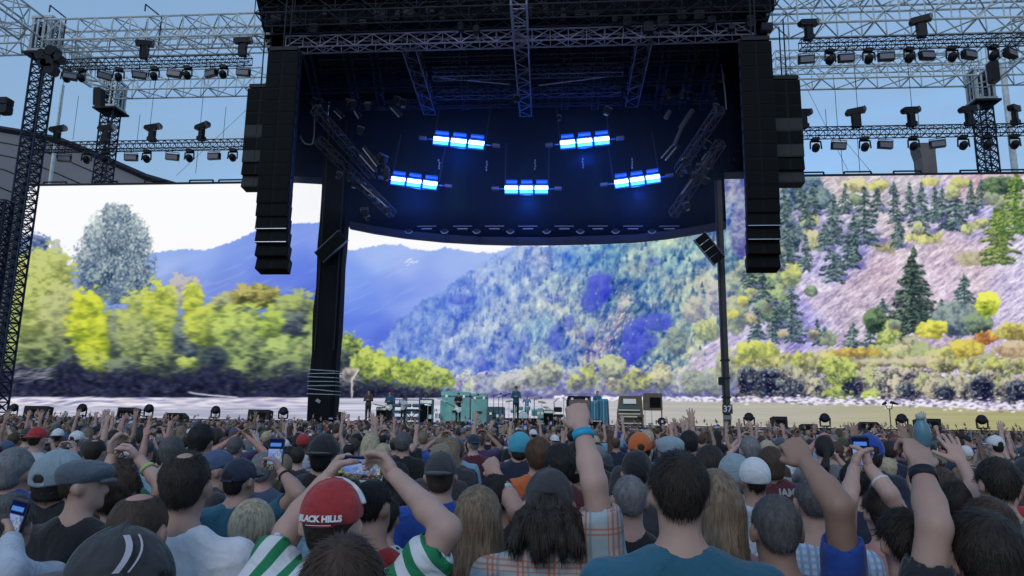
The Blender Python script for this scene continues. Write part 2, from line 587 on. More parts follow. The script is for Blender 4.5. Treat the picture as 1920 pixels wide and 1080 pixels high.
tcol = (tp_ * .86 + np.array([.70, .68, .72]) * .14 - .02) + (rk * .30 + rk2 * .30 + (NF('fine') - .5) * .16)[..., None] * np.array([1, .98, .8]) + (bg_ * .12)[..., None]
over(sm(YY + (vn(18, 18, 31, 3) - .5) * 60, tal - 10, tal + 10), tcol)
for k in range(1100):
    x, y = 1300 + rs.rand() * 650, 330 + rs.rand() * 380
    if y < tal[0][min(PW - 1, int(x - PX0))] + 8:
        continue
    c = (C(238, 228, 240), C(140, 122, 166), C(184, 150, 158))[rs.randint(3)]
    dab(x, y, 1.4 + rs.rand() * 3.0, .9, c, .5, -.62 + rs.randn() * .18)
# bluish woods of the upper part and the mixed strip beside the mast
for (cx, cy, rx, ry, l, d) in ((1500, 352, 44, 30, (126, 150, 162), (52, 76, 110)), (1460, 385, 30, 30, (136, 156, 166), (60, 84, 116)), (1535, 372, 24, 24, (130, 152, 156), (54, 78, 106)), (1440, 440, 34, 40, (124, 146, 150), (48, 70, 100)), (1395, 430, 26, 70, (150, 160, 184), (90, 90, 160)),
                               (1480, 440, 26, 34, (140, 158, 156), (56, 80, 104)), (1400, 520, 34, 40, (172, 184, 160), (98, 114, 126)), (1382, 590, 24, 36, (180, 188, 150), (112, 124, 130)), (1440, 520, 40, 40, (182, 196, 140), (86, 108, 106)), (1452, 575, 34, 34, (170, 186, 132), (78, 100, 100)), (1485, 512, 20, 26, (206, 212, 120), (120, 134, 110)),
                               (1878, 348, 50, 16, (120, 142, 110), (48, 70, 66)), (1345, 560, 20, 30, (186, 186, 178), (120, 122, 160)), (1325, 620, 26, 22, (192, 198, 140), (116, 130, 120)), (1300, 580, 20, 26, (190, 188, 170), (126, 128, 150)), (1270, 640, 20, 26, (150, 166, 150), (84, 100, 130))):
    blob(cx, cy, rx, ry, l, d, leaf='leaf2')
for (cx, cy, rx, ry, l) in ((1606, 348, 22, 13, (216, 206, 150)), (1648, 350, 18, 11, (212, 210, 120)), (1517, 416, 16, 22, (206, 208, 140)), (1524, 452, 12, 22, (200, 196, 150)), (1736, 444, 35, 14, (214, 214, 130)), (1660, 462, 26, 13, (198, 182, 146)), (1846, 372, 22, 12, (212, 164, 146)), (1800, 344, 20, 11, (196, 196, 120)), (1396, 566, 13, 10, (212, 212, 100)), (1820, 484, 24, 14, (190, 180, 150)), (1745, 341, 22, 8, (216, 210, 130)), (1375, 590, 10, 8, (212, 210, 96))):
    blob(cx, cy, rx, ry, l, (134, 132, 112), leaf='leaf2', rag=.8, hi=.6)
FIRS = [(1562, 365, 455, 52), (1620, 350, 456, 66), (1675, 341, 414, 38), (1727, 344, 436, 46), (1766, 352, 428, 44), (1792, 350, 430, 52), (1562, 460, 526, 52), (1590, 438, 504, 50), (1478, 420, 490, 44), (1456, 446, 506, 34), (1484, 536, 640, 62), (1420, 568, 636, 36), (1430, 508, 574, 50), (1808, 514, 574, 46), (1684, 400, 465, 30),
        (1532, 600, 642, 22), (1690, 600, 650, 30), (1765, 560, 612, 34), (1645, 352, 395, 26), (1705, 346, 400, 26), (1752, 350, 415, 30), (1820, 340, 400, 30), (1840, 336, 385, 26), (1585, 346, 400, 28), (1600, 400, 460, 28), (1605, 450, 500, 24), (1510, 440, 505, 26), (1425, 440, 500, 30), (1405, 470, 540, 28), (1455, 560, 610, 26), (1655, 560, 616, 44), (1525, 345, 402, 34), (1500, 338, 396, 34), (1545, 418, 470, 34), (1470, 350, 420, 32), (1512, 368, 430, 30), (1448, 590, 640, 30), (1546, 612, 640, 24), (1600, 606, 652, 40), (1632, 612, 650, 30)]
for (x, t, b, w) in FIRS:
    for k in range(int(w * .9)):
        dab(x + rs.rand() * w * .75 - w * .1, b - rs.rand() * 8, 5, 2.2, C(112, 108, 180), .3, -.5)
    fir(x, t, b, w)
fir(1713, 462, 624, 86, (140, 160, 138), (26, 42, 50), 1.5)
fir(1709, 480, 620, 76, (128, 150, 132), (22, 38, 48), 1.2)
fir(1869, 384, 494, 72, (168, 184, 96), (58, 82, 52), 1.4)
fir(1904, 322, 436, 88, (170, 190, 96), (60, 90, 58), 1.4)
fir(1930, 330, 440, 70, (150, 176, 96), (50, 80, 58), 1.2)
fir(1860, 332, 380, 30, (150, 170, 110), (60, 84, 70))
blob(1792, 598, 46, 34, (146, 162, 156), (74, 90, 110), leaf='leaf2')
blob(1836, 606, 26, 26, (140, 160, 130), (66, 84, 84), leaf='leaf2')
blob(1851, 570, 22, 24, (232, 236, 84), (112, 134, 50), rag=.5, hi=.6)
blob(1748, 618, 31, 18, (226, 222, 92), (140, 136, 60), rag=.6, hi=.6)
blob(1668, 636, 26, 34, (196, 206, 120), (86, 108, 70), leaf='leaf2')
blob(1640, 600, 20, 26, (120, 146, 110), (44, 66, 62), leaf='leaf2')
blob(1700, 650, 24, 24, (180, 180, 150), (100, 100, 90), leaf='leaf2')
for k in range(34):
    cx, cy = 1400 + rs.rand() * 540, 345 + rs.rand() * 290
    if 1560 < cx < 1700 and 440 < cy < 600 or 1720 < cx and 450 < cy:
        continue
    blob(cx, cy, 8 + rs.rand() * 12, 6 + rs.rand() * 10, ((196, 202, 136), (150, 170, 140), (176, 186, 140), (200, 184, 150))[rs.randint(4)], ((84, 100, 96), (110, 112, 110))[rs.randint(2)], leaf='leaf2', rag=.95)
# thicket of the right bank: back row, meadow, front row
for k in range(64):
    u = (k + rs.rand() * .8) / 64
    cx, cy = 1376 + u * 560, 668 + 10 * math.sin(u * 9) + rs.rand() * 16
    l = ((206, 204, 118), (192, 198, 104), (196, 190, 140), (206, 196, 150), (170, 178, 132))[rs.randint(5)]
    blob(cx, cy, 20 + rs.rand() * 16, 13 + rs.rand() * 9, l, (104, 108, 84), leaf='leaf2', rag=.75)
blob(1420, 656, 46, 17, (208, 214, 108), (128, 140, 84), leaf='leaf2', rag=.7)
blob(1604, 660, 46, 9, (216, 190, 96), (150, 124, 72), leaf='leaf2', rag=.7)
over((sm(YY + cl * 14, 668, 673) * (1 - sm(YY + cl * 14, 678, 686)) * sm(XX, 1590, 1620) * (1 - sm(XX, 1720, 1790))) * .8, C(208, 190, 172))
blob(1850, 634, 25, 15, (222, 158, 92), (150, 100, 66), rag=.8, leaf='leaf2')
blob(1815, 654, 34, 17, (216, 200, 88), (142, 124, 66), rag=.8, leaf='leaf2')
blob(1905, 622, 40, 18, (208, 202, 104), (136, 124, 76), rag=.8, leaf='leaf2')
blob(1900, 655, 40, 16, (208, 186, 150), (150, 128, 104), rag=.8, leaf='leaf2')
for k in range(40):
    u = (k + rs.rand() * .7) / 40
    cx, cy = 1372 + u * 580, 712 + rs.rand() * 22
    l = ((192, 188, 152), (178, 186, 128), (202, 190, 162), (170, 170, 150), (186, 176, 150))[rs.randint(5)]
    blob(cx, cy, 20 + rs.rand() * 15, 22 + rs.rand() * 10, l, (70, 70, 92), leaf='leaf2', rag=.8, con=1.25)
for (cx, cy, rx, ry) in ((1440, 718, 34, 26), (1480, 728, 24, 18), (1842, 726, 22, 22), (1400, 712, 18, 26), (1594, 724, 24, 20), (1905, 730, 20, 18), (1700, 732, 16, 14), (1770, 736, 20, 12)):
    blob(cx, cy, rx, ry, (120, 134, 138), (36, 42, 76), leaf='leaf2', hi=.25, rag=.9, con=1.1)
blob(1572, 700, 32, 26, (188, 202, 104), (98, 114, 74), leaf='leaf2', rag=.8, con=1.2)
blob(1568, 738, 28, 12, (172, 190, 96), (104, 118, 84), leaf='leaf2', rag=.8)
blob(1630, 742, 16, 9, (186, 204, 96), (110, 126, 84), leaf='leaf2', rag=.8)
for k in range(900):
    x, y = 1370 + rs.rand() * 570, 690 + rs.rand() * 56
    dab(x, y, 1.5 + rs.rand() * 2, 1.2, (C(214, 210, 196), C(60, 60, 92), C(196, 190, 140))[rs.randint(3)], .42, rs.randn() * .8)
# pale line of trees at the far water's edge
over(sm(YY + cl * 8, 724, 734) * sm(XX, 850, 870) * (1 - sm(XX, 1350, 1370)), C(128, 130, 170) + (cl * .3)[..., None])
for k in range(52):
    u = k / 51.
    cx, cy = 862 + u * 500, 716 + rs.rand() * 10 - 8 * math.sin(u * 3.1)
    l = ((184, 192, 204), (184, 194, 160), (204, 204, 194), (164, 178, 184))[rs.randint(4)]
    blob(cx, cy, 13 + rs.rand() * 10, 15 + rs.rand() * 8 + 8 * u, l, (110, 112, 166), leaf='leaf2', rag=.8)
for (cx, cy, rx, ry, l) in ((1196, 714, 34, 21, (210, 216, 104)), (1104, 704, 15, 27, (200, 208, 116)), (1080, 718, 16, 16, (190, 200, 124)), (1240, 706, 20, 30, (206, 202, 160)), (1300, 716, 24, 26, (164, 172, 160)), (1335, 722, 20, 22, (150, 158, 156)), (1165, 724, 20, 16, (176, 188, 124)), (1148, 690, 30, 26, (186, 194, 150)),
                            (1030, 700, 24, 26, (186, 196, 168)), (1000, 706, 24, 20, (190, 196, 176)), (960, 718, 30, 14, (188, 190, 190)), (1150, 720, 18, 12, (206, 196, 150)), (1360, 690, 20, 34, (180, 186, 140))):
    blob(cx, cy, rx, ry, l, (106, 112, 124), leaf='leaf2', rag=.7)
for k in range(260):
    u = rs.rand()
    dab(862 + u * 500, 739 + rs.rand() * 6, 4.5, 2.0, C(104, 98, 170) if rs.rand() < .55 else C(78, 82, 130), .3)
# left bank
blob(62, 462, 36, 25, (134, 154, 190), (54, 72, 128), rag=.7, leaf='leaf2')
blob(104, 470, 14, 18, (160, 164, 176), (100, 108, 150), rag=1.0, leaf='leaf2', alpha=.7)
for (cx, cy, rx, ry) in ((222, 520, 60, 60), (158, 486, 22, 20), (262, 516, 26, 44), (196, 500, 44, 44), (250, 470, 30, 40), (190, 450, 34, 40), (222, 424, 30, 34), (244, 446, 30, 36), (165, 520, 26, 30)):
    blob(cx, cy, rx, ry, (160, 180, 176), (58, 80, 108), rag=1.1, soft=.22, leaf='leaf2', con=1.4, alpha=.8)
LOB = [(218, 420, 26, 36), (190, 446, 30, 34), (246, 444, 30, 38), (170, 478, 30, 26), (262, 480, 26, 38), (216, 470, 46, 44), (206, 404, 14, 20), (232, 402, 12, 16), (200, 520, 50, 40), (250, 524, 34, 40)]
for k in range(2600):
    lx, ly, lrx, lry = LOB[rs.randint(len(LOB))]
    a = rs.rand() * 6.283
    q = math.sqrt(rs.rand()) * (1.0 + .25 * rs.rand())
    x, y = lx + lrx * q * math.cos(a), ly + lry * q * math.sin(a)
    t = min(1, max(0, rs.rand() ** 1.3 * .85 + .25 * (1 - q) - .25 * math.sin(a) * q + .05))
    dab(x, y, 1.2 + 1.5 * rs.rand(), 1.6 + 1.8 * rs.rand(), C(62, 86, 116) * (1 - t) + C(196, 206, 204) * t, .6, rs.randn() * .8)
for k in range(46):
    a = -1.2 + 2.4 * rs.rand() - 1.57
    L_ = 26 + rs.rand() * 70
    for q in range(9):
        f = q / 9.
        dab(216 + L_ * f * math.cos(a) * .9, 478 + L_ * f * math.sin(a) * 1.1, .8, 1.6, C(74, 92, 112), .4, a)
dk0 = edge([(-90, 560), (150, 560), (240, 600), (330, 585), (420, 600), (600, 600), (640, 640), (700, 690), (760, 705), (850, 728), (880, 900), (2100, 900)])
over(sm(YY + cl * 60, dk0 - 4, dk0 + 12), C(96, 110, 96) + (cl * .5)[..., None])
blob(345, 545, 34, 30, (190, 182, 172), (130, 126, 132), rag=1.0, leaf='leaf2', alpha=.85)
for (cx, cy, rx, ry, l, d) in (
        (430, 575, 46, 26, (176, 180, 130), (106, 114, 90)), (480, 556, 48, 26, (182, 172, 100), (90, 96, 58)), (556, 588, 48, 40, (166, 180, 104), (78, 92, 90)), (556, 608, 36, 24, (120, 132, 126), (58, 70, 90)), (596, 600, 24, 40, (160, 180, 96), (84, 100, 84)),
        (84, 520, 62, 58, (186, 196, 116), (132, 142, 84)), (60, 590, 80, 70, (184, 194, 110), (118, 130, 80)), (0, 600, 40, 80, (186, 196, 116), (120, 134, 84)), (128, 590, 50, 60, (184, 190, 124), (122, 130, 96)),
        (165, 604, 38, 66, (206, 216, 62), (128, 146, 48)), (182, 640, 34, 52, (208, 218, 60), (122, 140, 46)), (228, 620, 30, 40, (160, 172, 128), (84, 98, 88)), (236, 660, 34, 34, (120, 136, 110), (52, 66, 72)),
        (270, 590, 46, 50, (186, 198, 104), (120, 134, 86)), (300, 580, 34, 50, (196, 206, 84), (126, 142, 66)), (262, 640, 40, 44, (166, 178, 110), (84, 98, 80)), (318, 630, 24, 54, (184, 196, 90), (106, 122, 72)),
        (348, 640, 26, 52, (128, 142, 136), (58, 72, 92)), (362, 572, 22, 44, (200, 210, 80), (122, 138, 62)), (384, 612, 36, 40, (192, 204, 84), (106, 122, 68)), (420, 610, 34, 38, (178, 196, 92), (96, 112, 72)),
        (462, 628, 58, 52, (180, 200, 100), (92, 110, 84)), (470, 652, 44, 34, (158, 178, 108), (74, 90, 82)), (508, 610, 24, 34, (176, 198, 90), (100, 120, 74)), (540, 662, 46, 34, (170, 192, 112), (84, 102, 84)), (586, 660, 26, 44, (160, 176, 112), (84, 98, 88)),
        (30, 664, 50, 38, (168, 184, 110), (84, 98, 80)), (80, 660, 34, 34, (150, 164, 108), (62, 76, 70)), (176, 686, 40, 26, (178, 194, 80), (76, 92, 60)), (230, 690, 34, 18, (128, 142, 118), (46, 56, 72)), (300, 678, 40, 22, (150, 164, 104), (62, 74, 76)), (350, 680, 20, 11, (186, 202, 100), (110, 124, 76)),
        (400, 672, 26, 22, (84, 98, 100), (40, 52, 76)), (460, 690, 34, 18, (150, 168, 104), (58, 70, 76)), (540, 690, 40, 20, (140, 156, 110), (62, 74, 84))):
    blob(cx, cy, rx, ry, l, d, soft=.16, rag=.7, leaf='leaf', con=1.05)
for (cx, cy, rx, ry, l, d) in ((650, 655, 30, 34, (176, 196, 100), (78, 96, 74)), (640, 680, 24, 24, (110, 126, 110), (54, 66, 80)), (690, 682, 34, 30, (186, 202, 96), (98, 116, 68)), (735, 694, 36, 24, (188, 204, 92), (108, 126, 68)), (775, 698, 40, 24, (184, 202, 94), (108, 126, 72)), (820, 710, 36, 20, (184, 200, 104), (110, 128, 78)), (655, 710, 20, 22, (176, 168, 156), (96, 94, 108))):
    blob(cx, cy, rx, ry, l, d, leaf='leaf2', rag=.6, con=1.15)
# shaded foot of the banks
lb = edge([(-90, 700), (0, 694), (60, 690), (90, 700), (140, 672), (160, 694), (200, 702), (260, 690), (300, 700), (350, 698), (400, 690), (440, 694), (470, 712), (520, 704), (590, 700), (650, 722), (700, 716), (760, 728), (800, 732), (862, 744), (880, 760), (2100, 900)])
dk = sm(YY + cl * 40 + (NF('leaf2') - .5) * 26, lb - 6, lb + 8) * (1 - sm(XX, 850, 880))
over(dk, C(46, 50, 78) + ((NF('leaf2') - .5) * .26 + cl * .12)[..., None])
for k in range(300):
    x = rs.rand() * 850
    y = 694 + rs.rand() * 50
    c = (C(38, 42, 70), C(80, 92, 104), C(112, 122, 112), C(70, 68, 104))[rs.randint(4)]
    dab(x, y, 5, 1.8, c, .35, rs.randn() * .5)
for k in range(60):
    x = 25 + rs.rand() * 75
    dab(x, 706 - (x - 25) * .08 + rs.randn() * 6, 11, .8, C(156, 156, 168), .5, -.35 + rs.randn() * .35)
# water and shore
wy = edge([(-90, 744), (300, 746), (600, 746), (862, 746), (1060, 748), (1300, 751), (1450, 753), (1640, 758), (1780, 764), (1960, 772), (2100, 775)])
wx = sm(XX, 500, 1400)[..., None]
wx2 = sm(XX, 1400, 1950)[..., None]
wcol = C(188, 190, 214) * (1 - wx) + C(192, 190, 176) * wx
wcol = wcol * (1 - wx2) + C(186, 182, 130) * wx2
cen = np.exp(-((XX - 900) / 280.) ** 2)[..., None]
wcol = wcol * (1 - cen * .8) + C(214, 214, 240) * cen * .8
wn_ = vn(160, 2.6, 51, 3)[..., None]
wcol = wcol * np.array([.88, .88, .885]) + (wn_ - .5) * (.30 * (1 - wx) + .08)
over(sm(YY, wy - 1, wy + 1.5), wcol)
for k in range(560):
    x = rs.rand() * 590
    y = 746 + abs(rs.randn()) * 8
    left = x < 330
    c = (C(236, 236, 248), C(120, 118, 166), C(210, 196, 206))[rs.randint(3)]
    dab(x, y, 9 + rs.rand() * 16, 1.0 + rs.rand(), c, .55 if left else .4, -.12 if x < 180 else 0)
for k in range(60):
    dab(355 + k * 1.5, 735 + 10 * (k / 60.) ** .6, 3, 1.3, C(186, 188, 196), .8, .15)
for k in range(40):
    dab(660 + (0 if k < 26 else (k - 26) * 1.0) + rs.randn() * .6, 744 - k * 1.3, 1.5, 2.4, C(206, 200, 190), .8)
dab(705, 634, 22, .9, C(96, 110, 190), .8)
dab(705, 644, 1.1, 14, C(96, 110, 190), .8)
for k in range(1500):
    x = 1040 + rs.rand() * 940
    b = wy[0][min(PW - 1, int(x - PX0))]
    t = rs.rand()
    amp = 3 + 6 * min(1, max(0, (x - 1300) / 500))
    dab(x, b - amp * .8 + rs.randn() * amp * .55, 2.6 + rs.rand() * 2.6, 1.6, C(238, 234, 250) if t < .62 else (C(110, 104, 150) if t < .85 else C(190, 172, 200)), .7)
_lum = IMG @ np.array([.3, .55, .15])
IMG = IMG * .95 + _lum[..., None] * .05
IMG = np.clip(IMG, 0, 1)
IMG = IMG * .5 + (IMG * IMG * (3 - 2 * IMG)) * .5
_lum = IMG @ np.array([.3, .55, .15])
IMG = IMG * .86 + _lum[..., None] * .14
# the filmed picture pans: the near left bank is smeared sideways
_a = IMG.copy()
_acc = np.zeros_like(_a)
for _d in range(-4, 5):
    _acc += np.roll(_a, _d, axis=1)
_m = ((1 - sm(XX, 560, 720)) * sm(YY, 520, 600))[..., None] * .85
IMG = _a * (1 - _m) + _acc / 9 * _m
IMG = .8 * IMG + .05 * (np.roll(IMG, 1, 0) + np.roll(IMG, -1, 0) + np.roll(IMG, 1, 1) + np.roll(IMG, -1, 1))
IMG = np.clip(IMG, 0, 1)

# ------------------------------------------------------------------ the video wall
SCR_Y = 54.0
a_ = P(45, 349, SCR_Y)
b_ = P(1900, 327, SCR_Y)
SX0, SX1 = P(24, 520, SCR_Y).x, P(1985, 330, SCR_Y).x
SZ1 = 0.5 * (a_.z + b_.z)
SZ0 = 1.55
m_disp = bpy.data.materials.new('led_display')
m_disp.use_nodes = True
_n, _l = m_disp.node_tree.nodes, m_disp.node_tree.links
_n.clear()
_e = _n.new('ShaderNodeEmission')
_e.inputs['Strength'].default_value = 1.0 / 2 ** EXPO
_c = _n.new('ShaderNodeVertexColor')
_c.layer_name = 'picture'
_o = _n.new('ShaderNodeOutputMaterial')
_l.new(_c.outputs['Color'], _e.inputs['Color'])
_l.new(_e.outputs['Emission'], _o.inputs['Surface'])
m_disp.cycles.emission_sampling = 'NONE'
NXg = 1480
NZg = int(NXg * (SZ1 - SZ0) / (SX1 - SX0))
gx = np.linspace(SX0, SX1, NXg)
gz = np.linspace(SZ0, SZ1, NZg)
GX, GZ = np.meshgrid(gx, gz)
U, V = proj(GX, np.full_like(GX, SCR_Y), GZ)
u = np.clip(U - PX0, 0, PW - 1.001)
v = np.clip(V - PY0, 0, PH - 1.001)
iu, iv = u.astype(int), v.astype(int)
iu = np.minimum(iu, PW - 2)
iv = np.minimum(iv, PH - 2)
fu, fv = (u - iu)[..., None], (v - iv)[..., None]
colr = (IMG[iv, iu] * (1 - fu) + IMG[iv, iu + 1] * fu) * (1 - fv) + (IMG[iv + 1, iu] * (1 - fu) + IMG[iv + 1, iu + 1] * fu) * fv
colr = s2l(colr)
me = bpy.data.meshes.new('display')
nv = NXg * NZg
me.vertices.add(nv)
me.vertices.foreach_set('co', np.stack([GX, np.full_like(GX, SCR_Y), GZ], -1).astype(np.float32).ravel())
ii = (np.arange(NZg - 1)[:, None] * NXg + np.arange(NXg - 1)[None, :]).ravel()
quads = np.stack([ii, ii + 1, ii + 1 + NXg, ii + NXg], -1).astype(np.int32)
nf = len(quads)
me.loops.add(nf * 4)
me.loops.foreach_set('vertex_index', quads.ravel())
me.polygons.add(nf)
me.polygons.foreach_set('loop_start', np.arange(0, nf * 4, 4, dtype=np.int32))
me.update(calc_edges=True)
at = me.color_attributes.new('picture', 'FLOAT_COLOR', 'POINT')
at.data.foreach_set('color', np.concatenate([colr, np.ones((NZg, NXg, 1))], -1).astype(np.float32).ravel())
me.materials.append(m_disp)
M_BLK = mat('stage_black', (.006, .006, .009), .8, spec=.1, var=.25, vscale=3)
M_DARK = mat('dark_steel', (.018, .021, .03), .6, .2, spec=.25)
M_GALV = mat('galvanised', (.52, .58, .60), .5, .0, var=.2, vscale=2)
M_GRIM = mat('screen_casing', (.03, .03, .035), .6)
wall = thing('video_wall', 'giant video wall behind the stage showing a river valley with forested hills', 'screen', ((SX0 + SX1) / 2, SCR_Y, 1.4))
bpy.context.view_layer.update()


def adopt(o, root):
    """keep world coordinates of mesh data under a root that has a location only"""
    o.parent = root
    o.location = -Vector(root.location)
    return o


adopt(link('display', me), wall)
adopt(MB().box(((SX0 + SX1) / 2, SCR_Y + .34, (SZ0 + SZ1) / 2), (SX1 - SX0 + .1, .6, SZ1 - SZ0 + .04)).build('casing', M_GRIM), wall)
adopt(MB().box(((SX0 + SX1) / 2, SCR_Y + .3, SZ1 + .12), (SX1 - SX0 + .2, .5, .18)).build('top_rail', M_DARK), wall)
adopt(MB().box((SX0 - .2, SCR_Y + .3, (SZ0 + SZ1) / 2), (.34, .7, SZ1 - SZ0 + .5)).build('side_rail', M_DARK), wall)
adopt(MB().box(((SX0 + SX1) / 2, SCR_Y + .2, SZ0 - .12), (SX1 - SX0 + .2, .7, .2)).build('bottom_rail', M_DARK), wall)
hm_ = MB()
hm_.path([(-1.0, 0, 0), (-1.0, 0, .22), (1.0, 0, .22), (1.0, 0, 0)], .07, 5)
hme = hm_.mesh('lifting_bracket', M_DARK)
for px in (100, 195, 290, 375, 430, 1522, 1611, 1705, 1831, 1900):
    q = P(px, 340, SCR_Y)
    o = link('lifting_bracket', hme, wall)
    o.location = Vector((q.x, SCR_Y + .2, SZ1 + .2)) - Vector(wall.location)
# ------------------------------------------------------------------ ground, stage deck, stadium
GX_ = 400
M_GROUND = mat('turf_cover', (.05, .055, .06), .9, bump=.2, bscale=6, var=.3, vscale=1.5)
g = MB().add([(-700, -300, 0), (700, -300, 0), (700, 900, 0), (-700, 900, 0)], [(0, 1, 2, 3)]).build('ground', M_GROUND)
g['kind'] = 'structure'

DECK = 1.5
SY0 = 40.5                     # stage front
st_ = thing('stage', 'long black stage deck with dark apron under the giant screen', 'stage', (0, SY0, 0))
adopt(MB().box((0, (SY0 + 53) / 2, DECK - .08), (100, 53 - SY0, .16)).build('deck', mat('deck_black', (.02, .022, .028), .35, var=.3, vscale=.8)), st_)
adopt(MB().box((0, SY0 + .12, (DECK - .17) / 2), (100, .12, DECK - .17)).build('apron', mat('apron_cloth', (.012, .013, .018), .9)), st_)
adopt(MB().box((0, SY0 - .02, DECK - .07), (100.1, .06, .1)).build('edge_trim', M_DARK), st_)
for x in np.arange(-48, 49, 4.0):
    adopt(MB().box((x, SY0 + 1.2, (DECK - .17) / 2), (.12, .12, DECK - .17)).build('leg', M_DARK), st_)

# stand of the stadium far behind, to the left of the picture
M_STAND = mat('stand_concrete', (.16, .15, .16), .85, var=.12, vscale=.05)
YS = 150.0
top = [(-140, 238), (0, 246), (50, 254), (110, 266), (170, 290), (225, 314), (275, 336), (330, 352)]
tp = [P(x, y, YS) for x, y in top]
vs_ = [(p.x, YS, p.z) for p in tp] + [(p.x, YS - 26, max(1, p.z - 22)) for p in tp] + [(p.x, YS - 26, 0) for p in tp] + [(p.x, YS + 4, p.z) for p in tp] + [(p.x, YS + 4, 0) for p in tp]
n = len(tp)
fs_ = []
for i in range(n - 1):
    fs_ += [(i, i + 1, n + i + 1, n + i), (n + i, n + i + 1, 2 * n + i + 1, 2 * n + i), (3 * n + i + 1, 3 * n + i, 4 * n + i, 4 * n + i + 1), (i + 1, i, 3 * n + i, 3 * n + i + 1)]
sr = thing('stadium_stand', 'distant sloping grey stadium stand with dark rim behind the lighting towers', 'stadium', (tp[3].x, YS, 0))
adopt(MB().add(vs_, fs_).build('seating_bowl', M_STAND), sr)
rim = MB()
for a, b in zip(tp[:-1], tp[1:]):
    rim.tube(a + Vector((0, -.6, .4)), b + Vector((0, -.6, .4)), .75, 4)
adopt(rim.build('rim', M_DARK), sr)
for k in range(1, 5):
    t = k / 5.5
    r_ = MB()
    for a, b in zip(tp[:-1], tp[1:]):
        r_.tube(a + Vector((0, -26 * t - .1, -22 * t)), b + Vector((0, -26 * t - .1, -22 * t)), .16, 4)
    adopt(r_.build('aisle_rail', M_DARK), sr)
# concrete pier far behind on the right
q0, q1 = P(1714, 274, 120), P(1747, 274, 120)
zb = P(1730, 340, 120).z
pr = MB()
w = (q1 - q0).length
cx = (q0.x + q1.x) / 2
pr.prism([(cx - w * .40, 0), (cx + w * .46, 0), (cx + w * .42, q0.z - 1.6), (cx + w * .5, q0.z), (cx - w * .5, q0.z), (cx - w * .5, q0.z - .8), (cx - w * .36, q0.z - 2.4)], 118.5, 121.5)
o = pr.build('concrete_pier', mat('pier_concrete', (.13, .115, .12), .85, var=.2, vscale=.4))
tag(o, 'grey concrete pier with wider top standing far behind the lower right lighting truss', 'pier')


def pole(name, px0, py0, px1, py1, Y, r, label, cat):
    a, b = P(px0, py0, Y), P(px1, py1, Y)
    x = (a.x + b.x) / 2
    o = MB().lathe((x, Y, 0), [(r * 1.35, 0), (r, a.z * .5), (r * .85, a.z)], 10).build(name, M_GALV)
    return tag(o, label, cat)


pole('light_mast', 1882, 120, 1900, 320, 66, .30, 'pale round mast behind the right lighting tower', 'mast')
pole('support_pole', 118, 160, 106, 255, 60, .17, 'pale thin pole behind the left lighting truss', 'pole')

# ------------------------------------------------------------------ trusses
def truss(name, p0, p1, w, h, bay, cr, br, m, label, group=None, single=False, up=Vector((0, 0, 1)), style='zig', sub=False):
    """box truss between two points: four chords and their lacing; the points run along the middle"""
    p0, p1 = Vector(p0), Vector(p1)
    d = p1 - p0
    L = d.length
    ax = d.normalized()
    side = ax.cross(up).normalized()
    upv = side.cross(ax).normalized()
    M = Matrix((ax, side, upv)).transposed()
    t = thing(name, label, 'truss', p0, M, group)
    nb = max(1, int(round(L / bay)))
    b = L / nb
    cor = [Vector((0, s * w / 2, z * h / 2)) for s, z in ((-1, -1), (1, -1), (1, 1), (-1, 1))]
    chord = MB().tube((0, 0, 0), (L, 0, 0), cr, 6).mesh('chord', m)
    for c in cor:
        o = link('chord', chord, t)
        o.location = c
    faces = ((0, 1), (1, 2), (2, 3), (3, 0))
    if single:
        cache = {}
        for fi, (i, j) in enumerate(faces):
            A, B = cor[i], cor[j]
            for k in range(nb):
                x0, x1 = k * b, (k + 1) * b
                s, e = (A, B) if (k + (fi > 1)) % 2 == 0 or style == 'N' else (B, A)
                key = (fi, (k + (fi > 1)) % 2 if style != 'N' else 0)
                if key not in cache:
                    cache[key] = MB().tube(s, e + Vector((b, 0, 0)), br, 5).mesh('brace', m)
                o = link('brace', cache[key], t)
                o.location = (x0, 0, 0)
            kk = ('p', fi)
            if kk not in cache:
                cache[kk] = MB().tube(A, B, br, 5).mesh('post', m)
            for k in range(nb + 1):
                if fi in (1, 3) or k % 2 == 0:
                    o = link('post', cache[kk], t)
                    o.location = (k * b, 0, 0)
    else:
        for fi, (i, j) in enumerate(faces):
            A, B = cor[i], cor[j]
            mb = MB()
            for k in range(nb):
                x0, x1 = Vector((k * b, 0, 0)), Vector(((k + 1) * b, 0, 0))
                if style == 'X':
                    mb.tube(A + x0, B + x1, br, 4)
                    mb.tube(B + x0, A + x1, br, 4)
                elif (k + (fi > 1)) % 2 == 0 or style == 'N':
                    mb.tube(A + x0, B + x1, br, 4)
                else:
                    mb.tube(B + x0, A + x1, br, 4)
                if style in ('N', 'X') or k % 2 == 0:
                    mb.tube(A + x0, B + x0, br, 4)
            mb.tube(A + Vector((L, 0, 0)), B + Vector((L, 0, 0)), br, 4)
            mb.build('lacing', m, t, kind='stuff')
    return t


def htruss(name, px0, py0, px1, Y, w, h, *a, **k):
    """level truss running across, its middle seen at (px0, py0)"""
    p = P(px0, py0, Y)
    z = p.z
    q = None
    lo, hi = -200.0, 700.0
    x1 = px1
    # x where the level line at (Y, z) meets pixel column px1
    for _ in range(40):
        mid = (lo + hi) / 2
        if proj(mid, Y, z)[0] < px1:
            lo = mid
        else:
            hi = mid
    return truss(name, p, (lo, Y, z), w, h, *a, **k), p, Vector((lo, Y, z))


M_GALVD = mat('galvanised_dull', (.22, .27, .31), .5, .35, var=.2, vscale=2)
M_TRB = mat('truss_black', (.012, .016, .035), .6, spec=.2)
M_ROOF = mat('roof_truss', (.26, .25, .34), .45, .4)

